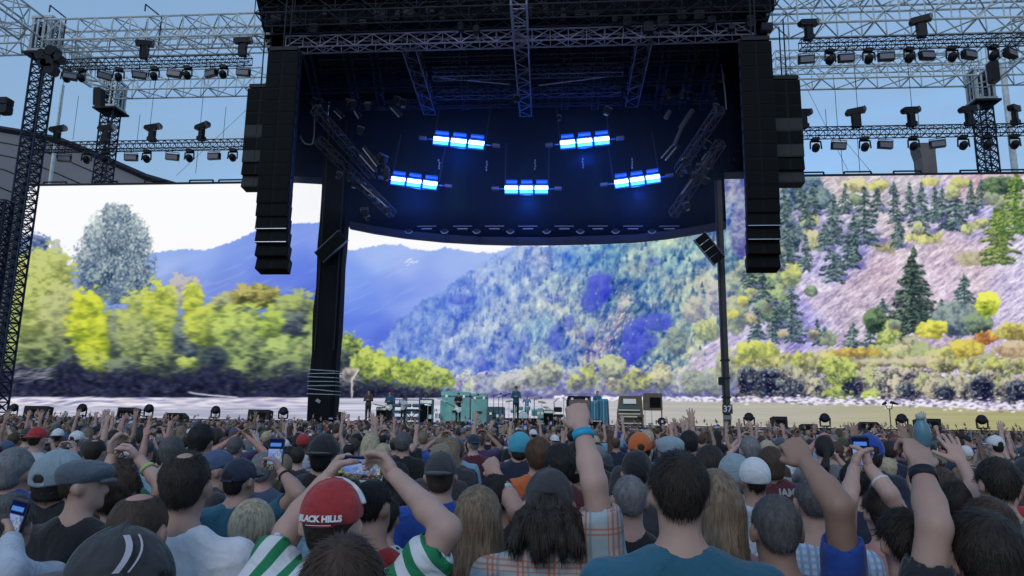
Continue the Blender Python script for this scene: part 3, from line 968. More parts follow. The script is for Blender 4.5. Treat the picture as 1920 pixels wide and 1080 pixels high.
# left galvanised grid
LH = {}
t, La, Lb = htruss('grid_truss', 96, 68, 520, 42, 1.6, 1.5, 1.25, .07, .044, M_GALV, 'pale galvanised box truss crossing the upper left sky towards the stage roof', 'galvanised grid trusses', single=True)
t, Lc, Ld = htruss('grid_truss', 205, 160, 500, 54.5, 1.7, 1.7, 1.5, .07, .046, M_GALV, 'lower pale galvanised truss on the left, behind the hanging flood lights', 'galvanised grid trusses', single=True)
t = truss('grid_truss', (La.x - .6, 24, La.z), (La.x - .6, 41.0, La.z), 1.6, 1.5, 1.35, .07, .044, M_GALV, 'galvanised truss in the upper left corner running out over the crowd', 'galvanised grid trusses', single=True)
t = truss('grid_truss', (La.x - .4, 43.4, La.z - .2), (Lc.x, 53.4, Lc.z), 1.5, 1.5, 1.3, .07, .044, M_GALV, 'galvanised truss running back from the first left tower to the second', 'galvanised grid trusses', single=True)
t = truss('grid_truss', (La.x - 16, 42.2, La.z), (La.x - 1.6, 42.2, La.z), 1.6, 1.5, 1.25, .07, .044, M_GALV, 'galvanised truss running off past the first left tower to the picture edge', 'galvanised grid trusses', single=True)
# right galvanised grid
t, Ra, Rb = htruss('grid_truss', 1440, 36, 2010, 40, 1.7, 1.6, 1.45, .07, .046, M_GALV, 'pale galvanised truss with zigzag bracing along the upper right edge', 'galvanised grid trusses', single=True)
t, Rc, Rd = htruss('grid_truss', 1448, 139, 1822, 52, 1.8, 1.8, 1.6, .07, .046, M_GALV, 'lower pale galvanised truss on the right ending at the lighting tower', 'galvanised grid trusses', single=True)
t = truss('grid_truss', (Rd.x + .8, 53.1, Rd.z), (Rd.x + .8, 30, Rd.z), 1.7, 1.8, 1.5, .07, .046, M_GALV, 'galvanised truss in the upper right corner running forward over the crowd', 'galvanised grid trusses', single=True)
t = truss('grid_truss', (Rd.x + 1.9, 52, Rd.z), (Rd.x + 14, 52, Rd.z), 1.7, 1.8, 1.5, .07, .046, M_GALV, 'short galvanised truss running off past the right lighting tower', 'galvanised grid trusses', single=True)
t, _a, _b = htruss('grid_truss', 130, 84, 520, 45.4, 1.4, 1.3, 1.2, .06, .04, M_GALV, 'second galvanised truss close behind the upper left one', 'galvanised grid trusses')
t, _a, _b = htruss('grid_truss', 1450, 118, 1830, 55.5, 1.4, 1.4, 1.4, .06, .04, M_GALV, 'second galvanised truss close behind the lower right one', 'galvanised grid trusses')
# second plane of the upper right grid, closer to the roof
t, Re, Rf = htruss('grid_truss', 1450, -18, 2010, 43.5, 1.7, 1.6, 1.45, .07, .046, M_GALV, 'topmost galvanised truss in the upper right, cut by the picture edge', 'galvanised grid trusses')


def tower(px, py, Y, zt, w, m, label, sleeve_z=None, group='lighting towers'):
    p = P(px, py, Y)
    t = truss('lighting_tower', (p.x, Y, 0), (p.x, Y, zt), w, w, .62, .075, .042, m, label, group, up=Vector((0, 1, 0)), style='X')
    t['category'] = 'tower'
    bpy.context.view_layer.update()
    inv = t.matrix_world.inverted()
    if sleeve_z:
        sl = MB()
        for sx in (-1, 1):
            for sy in (-1, 1):
                sl.box((p.x + sx * w * .62, Y + sy * w * .62, sleeve_z), (.2, .2, 2.3))
                sl.box((p.x + sx * w * .25, Y + sy * w * .66, sleeve_z), (.14, .1, 2.1))
                sl.box((p.x + sx * w * .66, Y + sy * w * .25, sleeve_z), (.1, .14, 2.1))
        for z in (-1.2, 1.2):
            sl.box((p.x, Y - w * .66, sleeve_z + z), (w * 1.6, .2, .18))
            sl.box((p.x, Y + w * .66, sleeve_z + z), (w * 1.6, .2, .18))
            sl.box((p.x - w * .7, Y, sleeve_z + z), (.2, w * 1.3, .18))
            sl.box((p.x + w * .7, Y, sleeve_z + z), (.2, w * 1.3, .18))
        o = sl.build('sleeve_block', M_GALVP, t)
        o.matrix_parent_inverse = inv
        o = MB().box((p.x, Y, sleeve_z - 1.45), (w * 1.9, w * 1.9, .16)).build('work_platform', M_DARK, t)
        o.matrix_parent_inverse = inv
        for s in (-1, 1):
            o = MB().box((p.x + s * w * .3, Y - w * .3, sleeve_z + .2), (.3, .25, .9)).build('hoist_motor', M_DARK, t)
            o.matrix_parent_inverse = inv
    return t, p


M_GALVP = mat('galvanised_pale', (.42, .45, .47), .5, .2, var=.15, vscale=3)
M_TWR = mat('tower_dark', (.022, .032, .06), .6, .1, spec=.25)
tower(69, 210, 42.4, La.z + 1.0, .95, M_TWR, 'dark lattice tower at the left picture edge rising past the screen corner', La.z + .1)
tower(202, 260, 56.6, Lc.z + 1.0, 1.1, M_TWR, 'second dark lattice tower rising behind the top left of the screen', Lc.z)
tower(1846, 240, 55.0, Rd.z + 1.2, 1.0, M_TWR, 'dark lattice tower rising behind the top right of the screen', Rd.z)
tower(-6, 480, 36, P(-6, 378, 36).z, .62, M_TRB, 'short black lattice mast partly cut off by the left picture edge', None)

# ------------------------------------------------------------------ lamps on the trusses
M_LAMP = mat('lamp_black', (.010, .012, .018), .55, spec=.25)
M_LENS = mat('flood_glass', (.10, .11, .16), .15, .0, spec=.8)
M_FLOOD = mat('flood_face', (.16, .16, .2), .4)


def flood(name='flood_light'):
    """square flood hanging from a yoke, origin at its clamp"""
    t = thing(name, 'x', 'flood light')
    MB().tube((0, 0, .12), (0, 0, -.18), .03, 5).path([(-.44, 0, -.5), (-.44, 0, -.18), (.44, 0, -.18), (.44, 0, -.5)], .022, 4).build('yoke', M_LAMP, t)
    b = MB().prism([(-.42, -.72), (.42, -.72), (.42, -.34), (.42, -.28), (-.42, -.28), (-.42, -.34)], -.08, .2)
    b.box((0, .26, -.5), (.6, .14, .3))
    b.build('housing', M_LAMP, t)
    MB().box((0, -.1, -.53), (.72, .03, .3)).build('face', M_FLOOD, t)
    MB().box((0, -.12, -.31), (.7, .03, .05)).build('barn_door', M_LENS, t)
    return t


def mover(name='moving_head'):
    """moving head lamp: base, U yoke and drum, origin at its clamp, hanging down"""
    t = thing(name, 'x', 'moving head lamp')
    MB().cbox((0, 0, -.12), (.46, .34, .2), .04).build('base', M_LAMP, t)
    y = MB()
    y.path([(-.3, 0, -.22), (-.33, 0, -.72)], .045, 6).path([(.3, 0, -.22), (.33, 0, -.72)], .045, 6).tube((-.3, 0, -.25), (.3, 0, -.25), .05, 6)
    y.build('yoke', M_LAMP, t)
    MB().lathe((0, 0, -.62), [(.12, -.24), (.2, -.2), (.23, -.05), (.23, .1), (.15, .22), (.1, .26)], 12, rot=(R(55), 0, 0)).build('head', M_LAMP, t, True)
    MB().lathe((0, .0, -.62), [(.17, -.245), (.17, -.225)], 12, rot=(R(55), 0, 0)).build('lens', M_LENS, t)
    return t


def profile(name='profile_spot'):
    """long barrel spot standing up on the truss"""
    t = thing(name, 'x', 'spot light')
    MB().cbox((0, 0, .14), (.5, .4, .3), .05).build('base', M_LAMP, t)
    y = MB()
    y.tube((-.24, 0, .25), (-.24, 0, .95), .05, 6).tube((.24, 0, .25), (.24, 0, .95), .05, 6).box((0, 0, .5), (.36, .26, .5))
    y.build('yoke', M_LAMP, t)
    MB().cbox((0, 0, 1.02), (1.15, .36, .34), .1, rot=(0, R(-8), 0)).build('head', M_LAMP, t)
    MB().cbox((.5, 0, 1.1), (.16, .38, .38), .1, rot=(0, R(-8), 0)).build('lens_hood', M_LENS, t)
    return t


rl = random.Random(4)
F0, M0, S0 = flood(), mover(), profile()
used = {'F': False, 'M': False, 'S': False}
ORD = ['first', 'second', 'third', 'fourth', 'fifth', 'sixth', 'seventh', 'eighth', 'ninth', 'tenth', 'eleventh', 'twelfth']


def lamp_row(where, Y, z, items, depth=0.0):
    cnt = {}
    for kind, px, tilt in items:
        cnt[kind] = cnt.get(kind, 0) + 1
        src = {'F': F0, 'M': M0, 'S': S0}[kind]
        p = P(px, 100, Y)
        lo, hi = -200.0, 200.0
        for _ in range(36):
            mid = (lo + hi) / 2
            if proj(mid, Y, z)[0] < px:
                lo = mid
            else:
                hi = mid
        nm = {'F': ('square black flood light', 'flood lights'), 'M': ('round black moving head lamp', 'moving head lamps'), 'S': ('upright black spot light', 'upright spot lights')}[kind]
        lab = f"{nm[0]} {'on' if kind == 'S' else 'under'} {where}, {nth(cnt[kind])} from its left end"
        rot = (0, 0, R(tilt))
        rz = {'F': (R(rl.uniform(-6, 10)), R(rl.uniform(-5, 5)), R(tilt)), 'M': (0, 0, R(tilt)), 'S': (0, 0, R(tilt))}[kind]
        zz = z + (.32 if kind == 'S' else -.3)
        if not used[kind]:
            used[kind] = True
            src.location = (lo, Y + depth, zz)
            src.rotation_euler = rz
            src['label'] = lab
            src['group'] = nm[1] + ' on the trusses'
        else:
            dup(src, (lo, Y + depth, zz), rz, lab, nm[1] + ' on the trusses')


t, a, b = htruss('lighting_truss', 118, 122, 470, 40.5, .5, .5, .5, .035, .022, M_TRB, 'upper left black lighting truss with lamps hanging below it', 'black lighting trusses', style='N')
lamp_row('the upper left black truss', 40.5, a.z, [('M', 128, 20), ('M', 155, -15), ('F', 134, 30), ('F', 200, 40), ('M', 225, 20), ('F', 263, 30), ('M', 291, 10), ('F', 330, 14), ('M', 353, 0), ('F', 395, -16), ('M', 420, 4), ('F', 458, 4), ('S', 268, 30), ('S', 453, 15)])
t, a, b = htruss('lighting_truss', 66, 277, 470, 44, .55, .55, .5, .035, .022, M_TRB, 'lower left black lighting truss with lamps, just above the screen', 'black lighting trusses', style='N')
lamp_row('the lower left black truss', 44, a.z, [('F', 122, 20), ('M', 165, 10), ('M', 200, 0), ('F', 247, 12), ('M', 277, 0), ('F', 325, 10), ('M', 357, 0), ('F', 402, -4), ('M', 438, 0), ('S', 104, 0), ('S', 196, 5), ('S', 283, 0), ('S', 376, -20)])
t, a, b = htruss('lighting_truss', 1500, 85, 2000, 38, .5, .5, .5, .035, .022, M_TRB, 'upper right black lighting truss with lamps hanging below it', 'black lighting trusses', style='N')
lamp_row('the upper right black truss', 38, a.z, [('F', 1511, 0), ('M', 1555, 15), ('F', 1585, 0), ('M', 1627, 0), ('F', 1660, -4), ('M', 1703, 10), ('F', 1735, 12), ('M', 1783, 0), ('F', 1815, 22), ('M', 1860, 12), ('F', 1893, 30), ('S', 1518, 14), ('S', 1730, -14)])
t, a, b = htruss('lighting_truss', 1500, 250, 2000, 42, .55, .55, .5, .035, .022, M_TRB, 'lower right black lighting truss with lamps, just above the screen', 'black lighting trusses', style='N')
lamp_row('the lower right black truss', 42, a.z, [('M', 1528, 0), ('F', 1573, 0), ('M', 1620, 0), ('F', 1660, 4), ('M', 1711, 0), ('F', 1755, -8), ('M', 1804, 0), ('M', 1848, 0), ('M', 1900, 4), ('S', 1508, 20), ('S', 1607, -10), ('S', 1711, 14), ('S', 1820, 10), ('S', 1906, 40)])
# side chandelier of lamps at the left tower and the loose black cabinets
o = MB().cbox(P(186, 183, 40.2), (.5, .5, 1.15), .08, rot=(R(8), 0, 0)).build('hanging_cabinet', M_LAMP)
tag(o, 'black oblong cabinet hanging below the second left tower head', 'cabinet')
o = MB().cbox(P(1862, 135, 41), (.46, .5, 1.3), .08).build('hanging_cabinet', M_LAMP)
tag(o, 'black oblong cabinet hanging beside the right tower head', 'cabinet')
dk_ = MB()
for dx, dz, s in ((-.5, .3, .7), (.2, .5, .8), (.1, -.2, .9), (.65, .1, .6), (.3, -.75, .7), (-.25, -.35, .6)):
    dk_.cbox(P(92, 112, 41) + Vector((dx, 0, dz)), (s, .6, s * .9), s * .2, rot=(0, dx, 0))
tag(dk_.build('cable_junction', M_LAMP), 'bulky black motor and cable block below the first left tower head', 'motor')
sp = thing('side_speaker', 'small black speaker on a pole, cut by the left picture edge', 'speaker', P(6, 192, 34))
MB().cbox((0, 0, 0), (.85, .5, .42), .06).cbox((.12, 0, -.42), (.62, .5, .5), .08).build('cabinet', M_LAMP, sp)
MB().box((0, -.26, 0), (.7, .02, .3)).build('grille', M_DARK, sp)
MB().tube((-.25, .1, -.2), (-.25, .1, -P(6, 192, 34).z), .09, 6).build('pole', M_TRB, sp)
# crane arms over the left truss
for px, py in ((94, 10), (273, 8)):
    a, b = P(px, py, 42), P(px + 30, py + 24, 42)
    o = MB().path([a - Vector((0, 0, .5)), a, b, b - Vector((0, 0, 2))], .05, 5).build('lifting_arm', M_TRB)
    tag(o, f"thin bent lifting arm above the upper left truss, {'nearer to the first tower' if px < 200 else 'nearer to the stage roof'}", 'lifting arm')


# cables: hanging chains and stays
def cable(px, y0, y1, Y, label, dx=0, r=.018):
    a, b = P(px, y0, Y), P(px, y1, Y)
    x = (a.x + b.x) / 2
    o = MB().tube((x, Y, a.z), (x, Y, b.z), r, 4).build('hanging_cable', M_TRB)
    tag(o, label, 'cable', 'hanging steel cables')


for px, y0, y1, Y in ((112, 150, 262, 44.4), (142, 180, 262, 44.4), (213, 90, 340, 44.4), (290, 60, 262, 44.4), (380, 60, 325, 44.4), (260, 215, 262, 44.4), (421, 200, 262, 44.4)):
    cable(px, y0, y1, Y, f'thin vertical steel cable above the lower left black truss, {nth(1 + sorted((112, 142, 213, 290, 380, 260, 421)).index(px))} of seven')
for px, y0, y1, Y in ((1480, 60, 140, 42.4), (1568, 160, 250, 42.4), (1604, 60, 250, 42.4), (1610, 258, 325, 42.4), (1705, 60, 245, 42.4), (1722, 200, 245, 42.4), (1820, 160, 250, 42.4), (1829, 258, 320, 42.4), (1549, 205, 245, 42.4), (1578, 258, 325, 42.4)):
    cable(px, y0, y1, Y, f'thin vertical steel cable by the lower right black truss, {nth(1 + sorted((1480, 1568, 1604, 1610, 1705, 1722, 1820, 1829, 1549, 1578)).index(px))} of ten')
for (x0, y0, x1, y1, Y) in ((1510, 160, 1590, 320, 46), (1582, 262, 1640, 330, 46), (330, 330, 500, 170, 46)):
    o = MB().tube(P(x0, y0, Y), P(x1, y1, Y), .014, 4).build('stay_wire', M_TRB)
    tag(o, f"slanting stay wire {'beside the left speaker stack' if x0 < 960 else ('below the lower right lighting truss, longer one' if x0 == 1510 else 'below the lower right lighting truss, shorter one')}", 'wire', 'slanting stay wires')
# ------------------------------------------------------------------ stage roof (black box open to the front)
RF0, RF1 = 38.0, 51.0
xl0, xr0 = P(478, 60, RF0).x, P(1470, 60, RF0).x
xlb, xrb = P(556, 330, RF1).x, P(1350, 330, RF1).x
ZC = 24.6
M_DRAPE = mat('black_drape', (.003, .0035, .005), .9, spec=.05, bump=.5, bscale=1.2, stretch=(3, 3, .3), var=.2, vscale=1)
roof = thing('stage_roof', 'huge black stage roof with trusses and drapes above the band', 'roof', (0, 44, 0))


def rp(mb, name, m, kind=None):
    o = mb.build(name, m, roof, kind=kind)
    o.location = (0, -44, 0)
    return o


_q = [(xl0, RF0 - .5), (xr0, RF0 - .5), (xrb + 2.5, RF1 + 1.5), (xlb - 2.5, RF1 + 1.5)]
rp(MB().add([(x, y, ZC + 2.2) for x, y in _q] + [(x, y, ZC + 2.5) for x, y in _q], [(3, 2, 1, 0), (4, 5, 6, 7), (0, 1, 5, 4), (1, 2, 6, 5), (2, 3, 7, 6), (3, 0, 4, 7)]), 'roof_skin', M_BLK)
# front fascia: layered dark girder with drapes
rp(MB().box(((xl0 + xr0) / 2, RF0 + .9, ZC + 1.5), (xr0 - xl0 - .4, .3, 1.4)), 'fascia', M_BLK)
zl = P(560, 335, 50).z
zbk = P(960, 458, RF1).z
# side drapes
for s in (-1, 1):
    xa = xl0 + .7 if s < 0 else xr0 - .7
    xb = (xlb if s < 0 else xrb)
    zz = zl
    n = 26
    mb = MB()
    vs_ = []
    for i in range(n + 1):
        t_ = i / n
        x, y = xa + (xb - xa) * t_, RF0 + .8 + (RF1 - 1.2 - RF0) * t_
        wv = .14 * math.sin(i * 2.4)
        vs_ += [(x + wv, y, zz), (x + wv, y, ZC + 2.15)]
    mb.add(vs_, [(2 * i, 2 * i + 2, 2 * i + 3, 2 * i + 1) for i in range(n)])
    rp(mb, 'side_drape', M_DRAPE)
# back drape between wing and opening, curved border with a grey lip
def xat(px, Y, z=15.0):
    lo, hi = -200.0, 200.0
    for _ in range(40):
        mid = (lo + hi) / 2
        if proj(mid, Y, z)[0] < px:
            lo = mid
        else:
            hi = mid
    return lo


cur = [(655, 428), (700, 437), (760, 446), (830, 453), (900, 457), (960, 458.5), (1040, 458), (1120, 456), (1190, 453), (1250, 447), (1300, 439), (1350, 430), (1362, 428)]
dp = []
for px, py in cur:
    u = (px - 1000) / 350.0
    dp.append(P(px, py, RF1 - 1.3 * u * u * 0))
vs_, lip, n = [], [], len(dp)
for i, p in enumerate(dp):
    wv = .08 * math.sin(i * 3.1)
    vs_ += [(p.x, p.y + wv, p.z + .55), (p.x, p.y + wv + .2, ZC + 2.15)]
rp(MB().add(vs_, [(2 * i, 2 * i + 2, 2 * i + 3, 2 * i + 1) for i in range(n - 1)]), 'back_drape', M_DRAPE)
lp = MB()
for a, b in zip(dp[:-1], dp[1:]):
    lp.add([a, b, b + Vector((0, 0, .56)), a + Vector((0, 0, .56)), a + Vector((0, .4, 0)), b + Vector((0, .4, 0)), b + Vector((0, .4, .56)), a + Vector((0, .4, .56))],
           [(0, 1, 2, 3), (5, 4, 7, 6), (0, 4, 5, 1), (3, 2, 6, 7)])
rp(lp, 'header_lip', mat('lip_grey', (.03, .026, .03), .8))
# wing pieces that close the back left and right of the opening
for a, b, y0, y1 in ((470, 607, 338, 346), (1350, 1500, 336, 334)):
    pa, pb = P(a, y0, RF1 + .2), P(b, y1, RF1 + .2)
    zz = max(pa.z, pb.z) if a < 900 else min(pa.z, pb.z)
    rp(MB().add([(pa.x, RF1 + .2, pa.z), (pb.x, RF1 + .2, pb.z), (pb.x, RF1 + .2, ZC + 2.15), (pa.x, RF1 + .2, ZC + 2.15)], [(0, 1, 2, 3)]), 'wing_drape', M_DRAPE)
    rp(MB().add([(pa.x, RF1 + .1, pa.z - .02), (pb.x, RF1 + .1, pb.z - .02), (pb.x, RF1 + .1, pb.z + .5), (pa.x, RF1 + .1, pa.z + .5)], [(0, 1, 2, 3)]), 'wing_hem', mat('hem_grey', (.06, .055, .065), .8))
p0, p1 = P(606, 346, RF1), P(657, 430, RF1)
rp(MB().add([(p0.x, RF1 + .15, P(606, 346, RF1).z), (p1.x, RF1 + .15, P(657, 430, RF1).z), (p1.x, RF1 + .15, ZC + 2.15), (p0.x, RF1 + .15, ZC + 2.15)], [(0, 1, 2, 3)]), 'wing_drape', M_DRAPE)


# roof trusses
def rtr(p0, p1, w, h, bay, label, m=M_ROOF, style='zig', single=False):
    t = truss('roof_truss', p0, p1, w, h, bay, .045, .032, m, label, 'trusses under the stage roof', single=single, style=style)
    return t


pT1 = P(960, 73, 39.2)
rtr((xl0 + 1.6, 39.2, pT1.z), (xr0 - 1.4, 39.2, pT1.z), .8, .72, 1.05, 'front cross truss under the stage roof, spanning between the speaker stacks', single=True)
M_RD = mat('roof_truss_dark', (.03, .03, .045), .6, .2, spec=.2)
rtr((xl0 + .8, 38.0, P(960, 30, 38.0).z), (xr0 - .8, 38.0, P(960, 30, 38.0).z), .9, .9, 1.2, 'dark cross truss at the roof edge above the front cross truss', M_RD)
rtr((xl0 + .4, 37.4, P(960, 4, 37.4).z), (xr0 - .4, 37.4, P(960, 4, 37.4).z), .9, .9, 1.2, 'uppermost dark cross truss, cut by the top picture edge', M_RD)
q2, q3 = P(990, 135, 43.3), P(990, 173, 46.3)
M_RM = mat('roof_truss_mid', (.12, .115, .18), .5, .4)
rtr((P(812, 135, 43.3).x, 43.3, q2.z), (P(1168, 135, 43.3).x, 43.3, q2.z), .6, .6, .95, 'second cross truss between the three long roof trusses', M_RM)
rtr((P(818, 173, 46.3).x, 46.3, q3.z), (P(1164, 173, 46.3).x, 46.3, q3.z), .6, .55, .95, 'third cross truss, the rearmost of the three between the long roof trusses', M_RM)
for (xa, ya, xb, yb, nm) in ((766, 78, 806, 205, 'long roof truss running back into the dark, on the left of three'), (972, -5, 986, 208, 'middle long roof truss running back into the dark above the blue lamps'), (1208, 70, 1184, 190, 'long roof truss running back into the dark, on the right of three')):
    A = PZ(xa, ya, ZC - .5)
    B = PZ(xb, yb, ZC - .5)
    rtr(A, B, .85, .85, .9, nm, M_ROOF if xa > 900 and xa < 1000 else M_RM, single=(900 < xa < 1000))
for k_, (py_, Y_, nm_) in enumerate(((100, 41.2, 'dim cross truss just behind the front cross truss'), (118, 42.3, 'dim cross truss before the second cross truss'), (155, 44.8, 'dim cross truss between the second and the third'), (192, 47.6, 'dim cross truss behind the third one'))):
    zz_ = P(960, py_, Y_).z
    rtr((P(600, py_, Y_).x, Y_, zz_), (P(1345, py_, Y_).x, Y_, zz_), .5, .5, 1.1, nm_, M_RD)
for k_, px_ in enumerate((575, 650, 700, 868, 1065, 1125, 1250, 1300, 1340)):
    A_, B_ = PZ(px_, 95, ZC - .2), PZ(px_ + (960 - px_) * .06, 200, ZC - .2)
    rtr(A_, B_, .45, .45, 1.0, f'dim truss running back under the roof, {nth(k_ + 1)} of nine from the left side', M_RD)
for (a_, b_2, nm_) in (((596, 262, 43.5), (736, 402, 48.5), 'slanting dim truss with lamps in the left inner side of the roof'), ((590, 205, 41.5), (700, 330, 47), 'upper slanting dim truss in the left inner side of the roof'), ((1352, 268, 43.5), (1262, 402, 48.5), 'slanting dim truss with lamps in the right inner side of the roof'), ((1350, 205, 41.5), (1272, 320, 47), 'upper slanting dim truss in the right inner side of the roof')):
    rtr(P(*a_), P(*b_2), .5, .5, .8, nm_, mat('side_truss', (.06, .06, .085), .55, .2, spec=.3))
# slanting bars
for (a, b, nm) in (((822, 145, 44), (955, 158, 44), 'thin slanting rod left of the middle roof truss'), ((1010, 160, 44), (1150, 142, 44), 'thin slanting rod right of the middle roof truss'), ((1040, 70, 40), (1135, 52, 40), 'pale short rod lying over the front cross truss')):
    o = MB().tube(P(*a), P(*b), .045, 5).build('steel_rod', M_ROOF)
    tag(o, nm, 'rod')

# dark clutter above the front truss: motors, boxes, clamps
rr = random.Random(11)
for k in range(30):
    px = 520 + k * 31.5 + rr.uniform(-6, 6)
    p = P(px, rr.uniform(14, 56), 38.6)
    mb = MB()
    w_ = rr.uniform(.25, .7)
    mb.cbox((0, 0, 0), (w_, .4, rr.uniform(.3, .75)), .06)
    mb.tube((0, 0, 0), (0, 0, 1.2), .03, 4)
    if rr.random() < .6:
        mb.box((rr.uniform(-.2, .2), -.22, rr.uniform(-.2, .1)), (.5, .03, .05))
    o = mb.build('chain_motor', M_RD if rr.random() < .5 else M_DARK)
    o.location = p
    tag(o, f'dark chain motor along the roof front edge, {nth(k + 1)} from the edge\'s left end', 'chain motor', 'chain motors along the roof edge')

# cable loops and small rigging on the side walls
M_RIG = mat('rig_grey', (.22, .22, .27), .4, .4)
M_RIGD = mat('rig_dim', (.13, .135, .19), .45, .4)


def rig_lamp(p, s, k, lab):
    t = thing('hanging_spot', lab, 'spot light', p, (R(rr.uniform(-20, 20)), R(rr.uniform(-25, 25)), R(rr.uniform(0, 90))), 'small spot lights hanging inside the roof')
    MB().cbox((0, 0, 0), (.42 * s, .42 * s, .5 * s), .08 * s).build('housing', M_LAMP, t)
    MB().box((0, -.2 * s, .28 * s), (.5 * s, .06, .07)).path([(-.26 * s, 0, .1), (-.26 * s, 0, .4 * s), (.26 * s, 0, .4 * s), (.26 * s, 0, .1)], .02, 4).build('bracket', M_RIG if k % 3 == 0 else M_RIGD, t)
    MB().lathe((0, 0, -.27 * s), [(.14 * s, -.02), (.14 * s, .02)], 8).build('lens', M_LENS, t)


sl_bars = [((632, 300), (660, 330), 46), ((674, 290), (702, 322), 45), ((668, 338), (724, 387), 46), ((680, 278), (706, 312), 44), ((626, 208), (640, 222), 44), ((664, 208), (672, 222), 44), ((732, 202), (748, 219), 44),
           ((1240, 296), (1261, 272), 46), ((1278, 364), (1330, 290), 46), ((1248, 300), (1268, 276), 45), ((1316, 300), (1324, 288), 45)]
for i, ((ax_, ay_), (bx_, by_), Y) in enumerate(sl_bars):
    side = 'left' if ax_ < 960 else 'right'
    o = MB().tube(P(ax_, ay_, Y), P(bx_, by_, Y), .05, 5).build('slanting_bar', M_RIG)
    tag(o, f'thin light grey slanting bar in the {side} roof rigging, {nth(i + 1)} of eleven', 'bar', f'slanting bars in the {side} rigging')
    o = MB().tube(P(ax_ + 3, ay_ - 3, Y + .6), P(bx_ + 5, by_ - 4, Y + .6), .10, 5).build('slanting_bar', M_RD)
    tag(o, f'dark slanting bar behind a light one in the {side} roof rigging, {nth(i + 1)} of eleven', 'bar', f'dark slanting bars in the {side} rigging')
# hazy tubes on the right
for (a, b, r_) in (((1248, 222), (1256, 208), .16), ((1276, 240), (1299, 206), .16), ((1264, 272), (1277, 241), .12)):
    o = MB().tube(P(a[0], a[1], 45), P(b[0], b[1], 45), r_, 8).build('slanting_tube', mat('tube_grey', (.07, .09, .13), .5))
    tag(o, f'pale blue-grey slanting tube in the right of the roof, {"upper left short one" if a[0] == 1248 else ("long right one" if a[0] == 1276 else "lower thin one")}', 'tube', 'pale tubes under the roof')
spots = [(588, 192), (592, 205), (607, 216), (600, 193), (652, 193), (660, 197), (690, 200), (745, 190), (755, 195), (635, 330), (618, 316), (655, 334), (665, 345), (680, 352), (692, 362), (700, 375), (712, 386), (725, 395), (690, 410), (684, 400), (703, 302), (712, 297), (720, 300), (718, 315), (724, 322), (700, 308), (725, 332), (640, 300), (660, 285), (675, 246), (640, 258), (648, 283),
         (1210, 144), (1288, 388), (1324, 272), (1342, 202), (1305, 288), (1290, 318), (1307, 313), (1322, 340), (1318, 322), (1284, 302), (1340, 180), (1352, 148), (1212, 126), (1330, 310), (1300, 330), (1278, 326), (1175, 176), (1280, 178), (1292, 180), (1252, 178),
         (740, 142), (968, 186), (1048, 222), (1138, 209)]
spots.sort()
scnt = {}
for i, (px, py) in enumerate(spots):
    side = 'left' if px < 800 else 'right' if px > 1160 else 'middle'
    scnt[side] = scnt.get(side, 0) + 1
    rig_lamp(P(px, py, 45 + rr.uniform(-1.5, 2)), rr.uniform(.55, 1.0), i, f'small dark spot light in the {side} roof rigging, {nth(scnt[side])} counted from the left')
for side, pts in (('left', [(563, 255), (566, 262), (572, 269), (580, 271), (586, 270), (589, 255), (590, 215)]), ('right', [(1352, 120), (1358, 160), (1362, 205)])):
    o = MB().path([P(x, y, 43) for x, y in pts], .05, 5).build('cable_loop', M_RIGD)
    tag(o, f'loose cable loop hanging in the {side} side of the roof', 'cable')

# row of small fixtures along the header
for i, px in enumerate((767, 834, 894, 957, 1025, 1088, 1154, 1222)):
    p = P(px, 437 if 700 < px else 430, RF1 - .7)
    t = thing('header_lamp', f'small lamp on the header above the screen, {ORD[i]} of eight along the curve', 'lamp', p, None, 'small lamps along the header')
    MB().cbox((0, 0, .12), (.4, .3, .3), .06).build('housing', M_LAMP, t)
    MB().path([(-.28, -.16, .1), (-.12, -.18, -.06), (.12, -.18, -.06), (.28, -.16, .1)], .045, 5).build('bracket', M_RIG, t)
    p = P(px + 33, 429, RF1 - .7)
    o = MB().box((0, 0, 0), (.75, .08, .07)).box((0, 0, .2), (1.4, .06, .04)).build('header_bar', M_RIG)
    o.location = p
    tag(o, f'short pale bar on the header above the screen, {ORD[i]} of eight along the curve', 'bar', 'short bars along the header')

